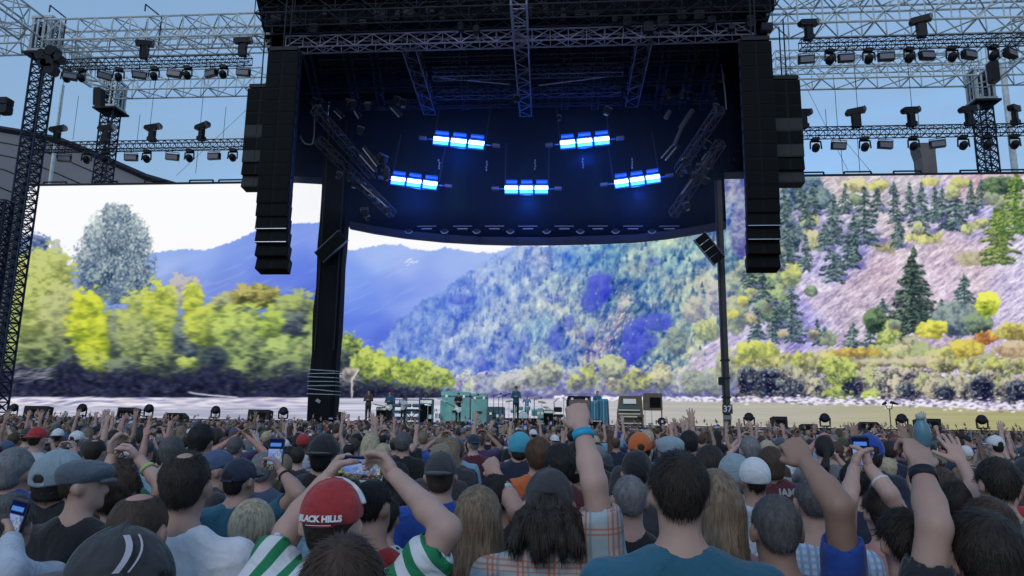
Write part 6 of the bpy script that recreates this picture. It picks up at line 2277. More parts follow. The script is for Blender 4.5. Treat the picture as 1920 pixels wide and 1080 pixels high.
def _sleeves(nt, s, t):
    c = cmix(nt, band(nt, s.outputs['Z'], 42, 0, .5), (.30, .40, .55), (.45, .52, .6))
    return cmix(nt, band(nt, s.outputs['X'], 36, 0, .4), c, (.2, .32, .5))


def _dots(nt, s, t):
    v = nt.nodes.new('ShaderNodeTexVoronoi')
    v.inputs['Scale'].default_value = 26
    nt.links.new(t.outputs['Object'], v.inputs['Vector'])
    return cmix(nt, mnode(nt, 'LESS_THAN', v.outputs['Distance'], .30), (.42, .55, .62), (.02, .06, .12))


CL_['plaid'] = pattern_mat('cloth_plaid', _plaid)
CL_['stripes'] = pattern_mat('cloth_green_stripes', _stripes)
CL_['check'] = pattern_mat('cloth_blue_check', _sleeves)
CL_['spots'] = pattern_mat('cloth_spots', _dots)
M_BAND = mat('band_cyan', (.01, .32, .55), .6)

# ------------------------------------------------------------------ phones
sg_ = IMG[20:440, 560:1420]
gh, gw = 22, 44
pic = sg_[np.linspace(0, sg_.shape[0] - 1, gh).astype(int)][:, np.linspace(0, sg_.shape[1] - 1, gw).astype(int)]
pic = pic * .8
pic[:7] = np.array([.05, .08, .25])
pic[3:5, 14:30] = np.array([.3, .5, .8])
pic[17:] = pic[17:] * .25 + (rs.rand(gh - 17, gw, 1) > .6) * .25


def screen_mesh(w, hgt, turned):
    nx, nz = (gw, gh) if not turned else (18, 36)
    me = bpy.data.meshes.new('phone_screen')
    X, Z = np.meshgrid(np.linspace(-w / 2, w / 2, nx), np.linspace(hgt / 2, -hgt / 2, nz))
    me.vertices.add(nx * nz)
    me.vertices.foreach_set('co', np.stack([X, np.zeros_like(X), Z], -1).ravel())
    ii = (np.arange(nz - 1)[:, None] * nx + np.arange(nx - 1)[None, :]).ravel()
    q = np.stack([ii + nx, ii + nx + 1, ii + 1, ii], -1).astype(np.int32)
    me.loops.add(len(q) * 4)
    me.loops.foreach_set('vertex_index', q.ravel())
    me.polygons.add(len(q))
    me.polygons.foreach_set('loop_start', np.arange(0, len(q) * 4, 4, dtype=np.int32))
    me.update(calc_edges=True)
    if turned:
        src = pic[:, 12:34][np.linspace(0, gh - 1, nz).astype(int)][:, np.linspace(0, 21, nx).astype(int)]
    else:
        src = pic
    at = me.color_attributes.new('picture', 'FLOAT_COLOR', 'POINT')
    at.data.foreach_set('color', np.concatenate([s2l(np.clip(src, 0, 1)), np.ones((nz, nx, 1))], -1).astype(np.float32).ravel())
    me.materials.append(m_phone)
    return me


m_phone = m_disp.copy()
m_phone.name = 'phone_display'
M_PH = mat('phone_case', (.015, .015, .02), .35)
PHM = {}
for turned, (w_, h_) in ((False, (.155, .076)), (True, (.076, .155))):
    PHM[turned] = (MB().cbox((0, 0, 0), (w_, .009, h_), .010).box((w_ * .3, .006, h_ * .3), (.025, .004, .025)).mesh('case', M_PH), screen_mesh(w_ * .93, h_ * .90, turned))


def phone(loc, turned, rot, label, group=None, scale=1.0):
    t = thing('mobile_phone', label, 'phone', loc, rot, group)
    t.scale = (scale,) * 3
    link('case', PHM[turned][0], t)
    s = link('phone_screen', PHM[turned][1], t)
    s.location = (0, -.0052, 0)
    return t


def text_mesh(body, size, m, bend=None, bold=.0, name='lettering', extrude=.0008):
    tx = bpy.data.curves.new(name, 'FONT')
    tx.body = body
    tx.size = size
    tx.align_x = 'CENTER'
    tx.align_y = 'CENTER'
    tx.offset = bold
    tx.extrude = extrude
    tx.resolution_u = 3
    o = bpy.data.objects.new('tmp', tx)
    COL.objects.link(o)
    bpy.context.view_layer.update()
    me = bpy.data.meshes.new_from_object(o.evaluated_get(bpy.context.evaluated_depsgraph_get()))
    bpy.data.objects.remove(o)
    me.name = name
    me.materials.clear()
    me.materials.append(m)
    for v in me.vertices:
        x, y, z = v.co
        if bend:
            rx_, ry_ = bend
            a_ = x / rx_
            sh_ = 1 - max(0, y) * 2.2
            v.co = ((rx_ + z) * math.sin(a_) * sh_, -(ry_ + z) * math.cos(a_) * sh_, y)
        else:
            v.co = (x, -z, y)
    me.update()
    return me


# sign lettering of the mast becomes a plain mesh
_o = bpy.data.objects.get('lettering')
if _o:
    _l = _o.location.copy()
    _par = _o.parent
    bpy.data.objects.remove(_o)
    _m = link('lettering', text_mesh('37', .52, mat('sign_white', (.6, .6, .62), .6), bold=.012), _par)
    _m.location = _l

def drape(me, shirt_me, loc, off=.004):
    """press flat lettering (x, z) on to the back of a shirt"""
    n = len(shirt_me.vertices)
    co = np.empty(n * 3, np.float32)
    shirt_me.vertices.foreach_get('co', co)
    co = co.reshape(-1, 3)
    co = co[co[:, 1] < .0]
    for v in me.vertices:
        x, z = v.co.x + loc[0], v.co.z + loc[2]
        k = ((co[:, 0] - x) ** 2 + (co[:, 2] - z) ** 2).argsort()[:5]
        v.co = (x, co[k, 1].mean() - off, z)
    me.update()


PEOPLE = []   # (px_left, px_right, y_top, depth) of hand-placed people


def strands(V, F, n, L, wd, seed, long_=False):
    """thin locks lying on a hair surface: one narrow triangle pair each"""
    r = np.random.RandomState(seed)
    tri = V[F]
    nrm = np.cross(tri[:, 2] - tri[:, 0], tri[:, 3] - tri[:, 1])
    ar = np.linalg.norm(nrm, axis=1)
    nrm = nrm / np.maximum(ar, 1e-9)[:, None]
    i = r.choice(len(F), n, p=ar / ar.sum())
    a, b = r.rand(n, 1), r.rand(n, 1)
    p = (tri[i, 0] * (1 - a) + tri[i, 1] * a) * (1 - b) + (tri[i, 3] * (1 - a) + tri[i, 2] * a) * b
    N = nrm[i]
    crown = np.array([0.01, -.06, 1.74])
    d = p - crown
    d = d / np.maximum(np.linalg.norm(d, axis=1), 1e-6)[:, None] + np.array([0, 0, -.9])
    if long_:
        low_ = np.clip((1.66 - p[:, 2:3]) * 8, 0, 1)
        d = d * (1 - low_) + np.array([0, 0, -1.0]) * low_
    d = d + r.randn(n, 3) * (.07 if long_ else .24)
    d = d - N * (d * N).sum(1)[:, None]
    d /= np.maximum(np.linalg.norm(d, axis=1), 1e-6)[:, None]
    ln = L * (.5 + r.rand(n, 1))
    if long_:
        ln = ln * np.clip(.22 + (1.70 - p[:, 2:3]) * 6, .22, 1)
    sd = np.cross(d, N)
    w = wd * (.6 + .8 * r.rand(n, 1))
    lift = (.02 + .10 * r.rand(n, 1) ** 2) if not long_ else (.01 + .03 * r.rand(n, 1) ** 2)
    p = p - N * .001
    m = p + d * ln * .5 + N * ln * lift * .6
    e = p + d * ln + N * ln * lift * .7
    VV = np.stack([p - sd * w, p + sd * w, m + sd * w * .8, m - sd * w * .8, e + sd * w * .15, e - sd * w * .15], 1).reshape(-1, 3)
    k = np.arange(n)[:, None] * 6
    FF = np.concatenate([k + np.array([[0, 1, 2, 3]]), k + np.array([[3, 2, 4, 5]])])
    return VV, FF


def place(parts, loc, yaw, scale, label, mats, group=None):
    t = thing('person', label, 'person', loc, (0, 0, yaw), group)
    t.scale = (scale,) * 3
    objs = {}
    for k in ('body', 'shirt', 'trousers', 'hair', 'cap', 'brim'):
        if k in parts:
            par = objs.get('cap', t) if k == 'brim' else t
            objs[k] = link(k, to_mesh(k, parts[k], mats[k]), par)
    return t, objs


def band_mesh(p, d, r, wd, m, name='wristband'):
    q = Vector(d).normalized().to_track_quat('Z', 'Y').to_matrix()
    mb = MB()
    n = 18
    vs_ = []
    for z, rr_ in ((-wd / 2, r), (-wd / 2, r + .004), (wd / 2, r + .004), (wd / 2, r)):
        vs_ += [Vector(p) + q @ Vector((rr_ * math.cos(2 * math.pi * i / n), rr_ * math.sin(2 * math.pi * i / n), z)) for i in range(n)]
    fs_ = [(j * n + i, j * n + (i + 1) % n, ((j + 1) % 4) * n + (i + 1) % n, ((j + 1) % 4) * n + i) for j in range(4) for i in range(n)]
    return mb.add(vs_, fs_).mesh(name, m, True)


HEADW = {'buzz': .077, 'short': .081, 'full': .087, 'long': .086, 'pony': .081, 'messy': .092, 'curly': .098}


def hero(px, py, Y, label, skin=0, hair='short', hc='dark', shirt='tee', sc='navy', cap=None, capc='navy', brimc=None, yaw=0.0, turn=0.0, arms=None, w=1.0, bulk=1.0, fem=False, bands=(), bald=0, hs=1.0, seed=None, h=None, bottom='denim', hair_len=1.25, half_w=None, group=None, wpx=None):
    """person whose head top is seen at photo pixel (px, py) standing at depth Y; arms in photo pixels (px, py, Y)"""
    top = P(px, py, Y)
    s = top.z / 1.75 if not cap else top.z / 1.768
    base = Vector((top.x, Y, 0))
    if wpx:
        hs = wpx / (2 * (HEADW.get(hair, .081) if not cap else .083) * s * F_PX / Y)
    Mi = (Matrix.Translation(base) @ Matrix.Rotation(yaw, 4, 'Z') @ Matrix.Scale(s, 4)).inverted()
    A = []
    arms = arms or ('down', 'down')
    for a in arms:
        if isinstance(a, str):
            A.append(a)
        else:
            (ex, ey, eY), (wx, wy, wY), hp, pn = a
            A.append((tuple(Mi @ P(ex, ey, eY)), tuple(Mi @ P(wx, wy, wY)), hp, pn))
    h = h or max(.0132, min(.026, Y * .0047))
    parts = figure(A, w, bulk, h, max(.0048, h * .42), fem, shirt, bottom, hair, cap, turn, seed if seed is not None else int(px), bald=bald, hs=hs, hair_len=hair_len)
    mats = {'body': SKIN[skin], 'shirt': CL_[sc], 'trousers': CL_[bottom or 'denim'], 'hair': (HAIRC if hair in ('long', 'pony', 'messy') else CROP)[hc], 'cap': CL_[capc], 'brim': CL_[brimc or capc]}
    if 'hair' in parts and Y < 7.5:
        V_, F_ = parts['hair'][0]
        n_ = int(4200 / max(1.0, (Y * .6) ** 1.3)) * (2 if hair in ('long', 'messy') else 1)
        lg = hair in ('long', 'pony', 'messy')
        vv_, ff_ = strands(V_, F_, n_, {'buzz': .010, 'short': .020, 'full': .032, 'curly': .030, 'long': .11, 'pony': .05, 'messy': .035}.get(hair, .02), .0007 + .00035 * Y, int(px), lg)
        if cap:
            zl_ = (1.645 - 1.75) * hs + 1.75
            top_ = vv_.reshape(n_, 6, 3)[:, :, 2].max(1) < zl_
            ff_ = ff_[np.concatenate([top_, top_])]
        parts['hair'].append((vv_, ff_))
    t, objs = place(parts, base, yaw, s, label, mats, group)
    if cap in ('front', 'back') and Y < 5 and 'cap' in objs:
        sm2 = MB()
        rx_, ry_, rz_ = .0825 * hs, .1025 * hs, .0965 * hs
        cz_ = (1.668 - 1.75) * hs + 1.75
        for k_ in range(6):
            az = k_ * math.pi / 3 + math.pi / 6 + turn
            pp = []
            for q_ in range(8):
                el = .08 + q_ / 7 * 1.45
                lx, ly = math.cos(el) * math.cos(az - turn) * rx_, math.cos(el) * math.sin(az - turn) * ry_ - .008
                pp.append((lx * math.cos(turn) - ly * math.sin(turn), lx * math.sin(turn) + ly * math.cos(turn), cz_ + math.sin(el) * rz_))
            sm2.path(pp, .0011, 4)
        o_ = sm2.build('seam', mats['cap'], objs['cap'])
        if cap == 'front':
            MB().box((.104 * hs * math.sin(turn), -.104 * hs * math.cos(turn), (1.648 - 1.75) * hs + 1.75), (.075, .006, .014), rot=(R(-6), 0, turn)).build('back_strap', mats['cap'], objs['cap'])
    for (ai, frac, wd, m) in bands:
        e, wr_ = np.array(A[ai][0]), np.array(A[ai][1])
        p = e + (wr_ - e) * frac
        link('wristband', band_mesh(p, wr_ - e, .030 + .010 * (1 - frac), wd, m), t)
    hwid = (half_w or 0.24 * F_PX / Y)
    PEOPLE.append((px - hwid, px + hwid, py, Y, top.x))
    return t, objs, A, s, base
# ------------------------------------------------------------------ people one can tell apart, from the picture's left
BACK = (0, 1, 0)
t, o, A, s, b = hero(228, 982, 1.42, 'person in dark baseball cap with pale curved stripe, before the white T-shirt', hair='short', hc='dark', cap='front', capc='charcoal', sc='black', yaw=R(48), turn=R(30), hs=1.12, w=1.05)
# pale stripe on the crown of this cap
sm_b = MB()
for k in range(8):
    a0 = -.95 + k * .13
    for q, rr2 in ((0, .0),):
        pass
pts = []
for k in range(9):
    th = k / 8.0
    el = .35 + th * .75
    az = R(-100) + .28 * math.sin(th * 2.2)
    pts.append(Vector((.0985 * math.cos(el) * math.cos(az), .1185 * math.cos(el) * math.sin(az), .1095 * math.sin(el))))
for dz, wd in ((0, .012), (.022, .004)):
    vs_, n = [], len(pts)
    for p in pts:
        q = p + Vector((dz, 0, 0))
        vs_ += [q + Vector((-wd / 2, -.002, 0)), q + Vector((wd / 2, -.002, 0))]
    sm_b.add(vs_, [(2 * i, 2 * i + 1, 2 * i + 3, 2 * i + 2) for i in range(n - 1)])
st2 = sm_b.build('cap_stripe', mat('stripe_pale', (.42, .40, .46), .7), o['cap'])
st2.location = (0, -.008, 1.657)
st2.rotation_euler = (0, 0, R(-10))
hero(160, 858, 3.0, 'person in slate flat cap and black T-shirt looking to the side', wpx=66, skin=1, hair='short', hc='dark', cap='flat', capc='slate', sc='black', turn=R(-62), w=1.12, hs=1.05)
hero(117, 843, 3.7, 'person in pale grey-blue cap and black shirt, beside the flat cap', wpx=88, skin=1, hair='short', hc='black', cap='front', capc='mist', sc='black', w=1.1, hs=1.2)
hero(33, 840, 4.0, 'person with short grey hair and royal blue T-shirt at the left picture edge', wpx=68, skin=3, hair='short', hc='grey', sc='royal', w=1.1, hs=1.2)
hero(268, 922, 2.1, 'balding person with thin brown hair, seen between flat cap and white T-shirt', wpx=100, skin=3, hair='buzz', hc='brown', bald=1.7, sc='charcoal', hs=1.05)
hero(352, 846, 2.35, 'person with bald spot in short dark hair, wearing a white T-shirt', wpx=94, skin=1, hair='short', hc='dark', bald=.8, sc='bright', w=1.06, yaw=R(6), turn=R(8))
CURLY = hero(226, 878, 3.3, 'person with curly brown hair holding a phone overhead in both hands, green wristband', wpx=82, skin=0, hair='curly', hc='brown', sc='slate', fem=True,
             arms=(((190, 925, 3.25), (210, 858, 3.35), 'grip', (1, -.3, 0)), ((302, 910, 3.3), (262, 862, 3.35), 'grip', (-1, -.3, 0))), bands=((1, .62, .018, mat('band_green', (.38, .48, .16), .6)),))
phone(P(229, 846, 3.38), False, (R(-8), 0, R(2)), 'dark phone with lit screen held overhead by the curly-haired person', scale=.92)
hero(478, 936, 2.75, 'blonde person with hair tied in a low ponytail, coral top', wpx=80, skin=0, hair='pony', hc='blonde', sc='coral', fem=True, shirt='tank', w=.95)
hero(453, 856, 3.9, 'person in dark navy cap filming with an upright phone, teal T-shirt', wpx=58, skin=1, hair='short', hc='black', cap='front', capc='navy', sc='teal', turn=R(-15), hs=1.1,
     arms=('down', ((560, 925, 3.7), (528, 885, 3.8), 'grip', (-1, -.4, 0))), bands=((1, .8, .012, M_DARK),))
phone(P(517, 852, 3.82), True, (R(-6), 0, R(-4)), 'upright phone with purple-lit screen held up beside the dark navy cap', scale=1.15)
hero(497, 848, 4.6, 'person with light grey hair and blue shirt behind the upright phone', wpx=48, skin=3, hair='short', hc='grey', sc='denim', hs=1.1)
# red cap man
t, o, A, s, b = hero(628, 893, 2.12, 'person in red cap lettered BLACK HILLS and striped shirt, filming with both hands', wpx=112, skin=0, hair='short', hc='dark', cap='back', capc='red', sc='stripes', shirt='loose', w=1.14, bulk=1.1, hs=1.13,
                     arms=(((541, 995, 2.2), (607, 903, 2.34), 'grip', (.6, -.2, -.6)), ((838, 992, 2.1), (742, 893, 2.32), 'grip', (-1, -.3, 0))))
bpy.data.objects.remove(o['brim'])
f_ = Field((-.16, -.10, 1.66), (.16, .17, 1.80), .008)
f_.ell((0, -.006, 1.6575), (.0995, .1195, .111), .01)
f_.half((0, -1, .0), -.004)
f_.half((0, 0, -1), -1.69)
V_, F_ = f_.mesh()
link('front_panel', to_mesh('front_panel', [(V_, F_)], CL_['white']), o['cap'])
tm = text_mesh('BLACK HILLS', .0225, CL_['white'], bend=(.100, .1215), bold=.0012)
lo_ = link('lettering', tm, o['cap'])
lo_.location = (0, -.010, 1.664)
um = text_mesh('_________', .016, CL_['white'], bend=(.100, .1215), bold=.0003)
lo_ = link('underline', um, o['cap'])
lo_.location = (0, -.010, 1.654)
phone(P(673, 877, 2.38), False, (R(-8), R(2), 0), 'phone held sideways by the person in the red cap, its screen showing the stage', scale=1.02)
hero(648, 1016, 1.35, 'person with straight dark brown hair, only the crown in view below the red cap', wpx=150, skin=0, hair='full', hc='brown', sc='charcoal', fem=True, hs=1.08)
hero(702, 902, 2.6, 'person with short black hair and dark red shirt beside the red cap', wpx=66, skin=1, hair='short', hc='black', sc='red', turn=R(-20), hs=1.08)
hero(722, 935, 3.4, 'person in pale blue spotted shirt partly hidden behind the red cap', skin=0, hair='full', hc='dark', sc='spots', fem=True, hs=.9, half_w=40)
hero(898, 914, 2.75, 'person with long straight light brown hair hanging down the back', wpx=86, skin=0, hair='long', hc='light', sc='black', fem=True, hair_len=1.12, w=.94, seed=5,
     arms=('down', 'down'))
hero(932, 892, 3.35, 'person in black top with raised fist and pale bracelets, behind the long light brown hair', skin=1, hair='full', hc='black', sc='black', hs=.9,
     arms=('down', ((968, 955, 3.25), (931, 890, 3.35), 'fist', BACK)), bands=((1, .55, .018, mat('band_pale', (.45, .5, .46), .6)), (1, .35, .010, mat('band_white', (.6, .6, .58), .6)), (1, .42, .010, mat('band_mint', (.2, .4, .36), .6))))
hero(1030, 874, 2.45, 'person in dark cap and plaid shirt, right fist raised high with blue wristband', wpx=90, skin=0, hair='messy', hc='dark', cap='front', capc='charcoal', sc='plaid', shirt='loose', w=1.06, hs=1.02, seed=9,
     arms=('down', ((1114, 905, 2.4), (1090, 803, 2.5), 'fist', BACK)), bands=((1, .86, .026, M_BAND),))
hero(1271, 853, 2.1, 'tall person with thick dark hair and teal-blue T-shirt, back to the camera', wpx=106, skin=1, hair='full', hc='dark', sc='teal', w=1.14, hs=1.0, bulk=1.08, seed=21)
hero(1337, 884, 2.5, 'person with long blonde-brown hair and pink top beside the tall dark-haired one', wpx=84, skin=3, hair='long', hc='light', sc='pink', fem=True, hair_len=1.18, turn=R(12), yaw=R(-8), hs=1.02, w=1.05, seed=33)
hero(1452, 930, 2.3, 'person with short greying hair, royal blue T-shirt and one fist raised', wpx=85, skin=2, hair='short', hc='salt', sc='royal', w=1.1, seed=12,
     arms=('down', ((1572, 948, 2.2), (1512, 868, 2.3), 'fist', BACK)))
hero(1413, 856, 4.1, 'person in white cap worn backwards and pale T-shirt', wpx=52, skin=2, hair='full', hc='black', cap='beanie', capc='white', sc='pale', w=1.05, hs=1.15, seed=4)
t, o, A, s, b = hero(1443, 836, 5.6, 'person with cropped brown hair and maroon T-shirt with white lettering JAM', wpx=50, skin=1, hair='buzz', hc='brown', sc='maroon', w=1.25, hs=1.25, seed=8, bulk=1.15)
jm = text_mesh('JAM', .072, CL_['white'], bold=.0028)
drape(jm, o['shirt'].data, (.082, 0, 1.425), .006)
link('lettering', jm, o['shirt'])
hero(1180, 893, 3.1, 'person with close-cropped grey hair and black T-shirt', wpx=62, skin=1, hair='short', hc='grey', sc='black', w=1.05, hs=1.0, seed=3)
hero(1193, 842, 3.9, 'person in plain black beanie-like cap behind the grey-haired one', wpx=53, skin=1, hair='short', hc='black', cap='beanie', capc='black', sc='charcoal', hs=1.02, seed=6)
hero(828, 845, 3.8, 'person in grey cap and bright blue T-shirt, bare nape', wpx=60, skin=1, hair='buzz', hc='brown', cap='back', capc='charcoal', sc='royal', w=1.1, hs=1.05, seed=7)
hero(1520, 898, 3.0, 'person with greyish hair in blue checked shirt beside the raised forearm', wpx=60, skin=1, hair='short', hc='salt', sc='check', hs=1.0, w=1.05, seed=14)
hero(1692, 960, 2.15, 'person with dark bobbed hair below the raised bottle', wpx=80, skin=1, hair='full', hc='dark', sc='pink', fem=True, hs=1.05, seed=15)
BOT = hero(1835, 962, 2.0, 'person with dark hair low in the right corner, raising a blue bottle, dark watch', skin=1, hair='full', hc='dark', sc='black', hs=1.06, w=1.05, seed=16,
           arms=(((1752, 985, 1.98), (1727, 876, 2.1), 'can', BACK), 'down'), bands=((0, .84, .028, M_DARK),))
t = thing('water_bottle', 'blue plastic bottle with pale cap held up above the dark watch', 'bottle', P(1730, 815, 2.15), (R(6), R(-6), 0))
t.scale = (.62,) * 3
MB().lathe((0, 0, 0), [(.028, -.05), (.034, -.045), (.035, .02), (.030, .045), (.018, .062), (.016, .07)], 16).build('bottle_body', mat('bottle_blue', (.10, .22, .29), .35), t, True)
MB().lathe((0, 0, .07), [(.019, 0), (.019, .02), (.016, .024)], 12).build('lid', mat('lid_pale', (.35, .45, .45), .4), t, True)
hero(1652, 915, 3.2, 'person with dark hair holding up an upright phone in both hands, bare arms', skin=0, hair='full', hc='dark', sc='pink', shirt='tank', fem=True, hs=.95, seed=17,
     arms=(((1592, 935, 3.1), (1601, 880, 3.2), 'grip', (1, -.3, 0)), ((1668, 925, 3.1), (1632, 880, 3.2), 'grip', (-1, -.3, 0))), bands=((1, .45, .012, mat('band_white', (.6, .6, .58), .6)),))
phone(P(1615, 852, 3.22), True, (R(-6), 0, 0), 'upright phone held in two hands in front of the blue cap', scale=1.0)
hero(1866, 862, 3.3, 'person with thick dark brown hair and pale blue-grey T-shirt near the right picture edge', wpx=66, skin=1, hair='full', hc='dark', sc='slate', w=1.15, hs=1.05, seed=18)
hero(1850, 937, 2.7, 'person with fine mid-brown hair, crown only, in front of the pale blue-grey T-shirt', wpx=80, skin=0, hair='full', hc='brown', sc='olive', fem=True, seed=19, hs=1.0)
hero(1790, 905, 3.6, 'person with an open hand raised high, dark top, near the blue bottle', skin=0, hair='full', hc='dark', sc='slate', fem=True, seed=20, hs=.95,
     arms=('down', ((1842, 945, 3.5), (1803, 868, 3.6), 'open', BACK)))
hero(1625, 812, 5.6, 'person in bright blue cap behind the upright phone', skin=1, hair='short', hc='dark', cap='front', capc='royal', sc='navy', hs=1.2, seed=22)
hero(745, 868, 4.6, 'person with long dark hair, black dress, behind the raised arm of the red cap', skin=1, hair='long', hc='black', sc='black', fem=True, seed=23)
hero(805, 905, 4.2, 'person in navy shirt with a hand at the mouth', skin=1, hair='short', hc='brown', sc='navy', arms=('mouth', 'mouth'), seed=24, hs=.9)
hero(610, 812, 4.9, 'broad person in black cap and dark shirt behind the upright phone', skin=1, hair='short', hc='black', cap='back', capc='black', sc='black', hs=1.25, w=1.15, seed=25)
hero(640, 868, 3.9, 'person in light blue T-shirt behind the sideways phone', skin=0, hair='full', hc='brown', sc='sky', seed=26, w=1.1)
hero(1010, 822, 5.0, 'person with reddish-brown hair and an orange and blue shirt', wpx=52, skin=3, hair='full', hc='chestnut', sc='orange', seed=27, hs=1.15)
hero(1052, 838, 4.6, 'person with dark round hair beside the raised plaid sleeve', skin=1, hair='curly', hc='black', sc='maroon', seed=28, hs=1.1)
hero(380, 796, 6.0, 'person with short black hair and blue collar, looking over the crowd', wpx=50, skin=1, hair='full', hc='black', sc='royal', seed=29, hs=1.3, w=1.1)
hero(412, 842, 4.8, 'person in blue-grey cap with brim turned to the side', skin=1, hair='short', hc='dark', cap='front', capc='denim', sc='charcoal', yaw=R(-60), seed=30, hs=1.15)
hero(325, 818, 5.4, 'person with short grey-brown hair in a pale blue shirt', skin=0, hair='short', hc='salt', sc='sky', arms=('down', 'half'), seed=31, hs=1.1)
hero(975, 810, 7.0, 'small figure in bright blue knitted cap', skin=0, hair='short', hc='dark', cap='beanie', capc='cyan', sc='navy', seed=32, hs=1.3)
hero(1199, 810, 6.5, 'person in bright orange-red cap', skin=1, hair='short', hc='dark', cap='front', capc='orange', sc='charcoal', seed=34, hs=1.25)
hero(1256, 816, 6.4, 'person in pale blue sun hat', skin=1, hair='short', hc='dark', cap='flat', capc='mist', sc='navy', seed=35, hs=1.25)
hero(1264, 842, 5.4, 'person in pale grey cap and navy top, behind the tall dark-haired one', skin=1, hair='short', hc='grey', cap='beanie', capc='mist', sc='navy', seed=36, hs=.95)
hero(1376, 850, 4.5, 'person in washed pale blue bandana cap beside the white cap', skin=1, hair='short', hc='grey', cap='beanie', capc='mist', sc='charcoal', seed=37, hs=1.15)
hero(1330, 836, 4.9, 'person with long dark brown hair behind the blonde-brown hair', skin=1, hair='long', hc='dark', sc='navy', fem=True, seed=38, hs=1.1)
hero(1405, 818, 6.6, 'person in bright red shirt with short grey hair', skin=1, hair='short', hc='grey', sc='red', seed=39, w=1.1, hs=1.1)
hero(1250, 868, 4.0, 'bearded person in olive shirt filming, half hidden by the tall one', skin=1, hair='short', hc='brown', sc='olive', arms=('phone', 'phone'), seed=40, hs=.95)
hero(1600, 870, 4.4, 'person with dark head and navy top below the lit phone', skin=1, hair='full', hc='black', sc='navy', seed=41, hs=.95)
hero(1762, 880, 4.3, 'person in dark navy T-shirt behind the raised watch', skin=1, hair='full', hc='brown', sc='navy', seed=42)
hero(26, 930, 2.6, 'person in grey shirt at the left picture edge holding a phone low', skin=1, hair='full', hc='salt', sc='pale', shirt='long', seed=43, yaw=R(10),
     arms=('down', ((20, 1075, 2.3), (22, 1012, 2.5), 'grip', (-1, -.3, 0))))
phone(P(28, 978, 2.52), True, (R(-8), R(8), R(-10)), 'upright phone with greyish screen at the left picture edge', scale=1.0)

# ------------------------------------------------------------------ the band
def performer(px, y0, y1, Y, label, **k):
    a, b_ = P(px, y0, Y), P(px, y1, Y)
    s = (a.z - b_.z) / 1.76
    arms = k.pop('arms', ('fold', 'fold'))
    hair, hc, cap, capc, sc, bottom, yaw, skin, shirt = (k.get(n, d) for n, d in (('hair', 'full'), ('hc', 'dark'), ('cap', None), ('capc', 'brown'), ('sc', 'black'), ('bottom', 'black'), ('yaw', math.pi), ('skin', 0), ('shirt', 'tee')))
    parts = figure(arms, 1.0, 1.0, .028, .010, False, shirt, bottom, hair, cap, 0, int(px))
    mats = {'body': SKIN[skin], 'shirt': CL_[sc], 'trousers': CL_[bottom], 'hair': HAIRC[hc], 'cap': CL_[capc], 'brim': CL_[capc]}
    t, objs = place(parts, (a.x, Y, b_.z), yaw, s, label, mats, 'band members on the stage')
    if b_.z > DECK + .03:
        rz = MB().box((a.x, Y, (DECK + b_.z) / 2), (1.3, 1.0, b_.z - DECK)).build('platform', M_LAMP)
        tag(rz, 'low black platform under the ' + ' '.join(label.split()[:9]), 'platform')
    return t, s


performer(692, 731, 788, 42.4, 'person in dark brown jacket standing apart beside the strapped column', sc='brown', bottom='black', shirt='long', arms=('fold', 'fold'))
performer(731, 735, 790, 42.8, 'person in pale teal shirt playing a guitar near the dark cabinet', sc='teal', hair='long', hc='light', shirt='long')
performer(757, 744, 791, 42.6, 'person in white shirt and dark hat at the keyboard', sc='white', cap='flat', capc='black', arms=('fold', 'half'))
performer(860, 736, 790, 42.8, 'person in black T-shirt with a white guitar before the pale teal case', sc='black', arms=('fold', 'fold'))
performer(968, 724, 784, 43.0, 'person in blue shirt and brown brimmed hat at the centre of the stage', sc='teal', cap='flat', capc='brown', arms=('fold', 'fold'), shirt='long')
performer(988, 742, 784, 47.0, 'person with light hair sitting low behind the drum kit', sc='sky', hc='light', arms=('half', 'half'))
performer(1120, 733, 790, 46.2, 'person in dark teal clothes standing behind the draped stacks', sc='teal', hc='brown')


def guitar(px, py, Y, ang, body_m, label):
    t = thing('electric_guitar', label, 'guitar', P(px, py, Y), (R(90), R(ang), 0))
    out_ = [(-.10, .16), (-.04, .12), (.04, .14), (.13, .18), (.17, .11), (.12, .03), (.13, -.06), (.19, -.16), (.10, -.27), (-.06, -.28), (-.19, -.18), (-.15, -.05), (-.12, .03), (-.18, .11)]
    n = len(out_)
    MB().add([(x, y, -.025) for x, y in out_] + [(x, y, .025) for x, y in out_], [tuple(range(n - 1, -1, -1)), tuple(range(n, 2 * n))] + [(i, (i + 1) % n, (i + 1) % n + n, i + n) for i in range(n)]).build('body', body_m, t)
    MB().box((0, .46, .02), (.055, .64, .03)).build('neck', M_WOOD, t)
    MB().box((.01, .84, .02), (.09, .16, .03)).build('headstock', body_m, t)
    MB().box((0, -.02, .035), (.09, .22, .02)).build('pickguard', M_CHROME, t)
    return t


guitar(857, 766, 42.45, -62, M_WHITE, 'white electric guitar held by the person in the black T-shirt')
guitar(727, 763, 42.45, -80, M_KEYS, 'pale guitar held by the person near the dark teal cabinet')
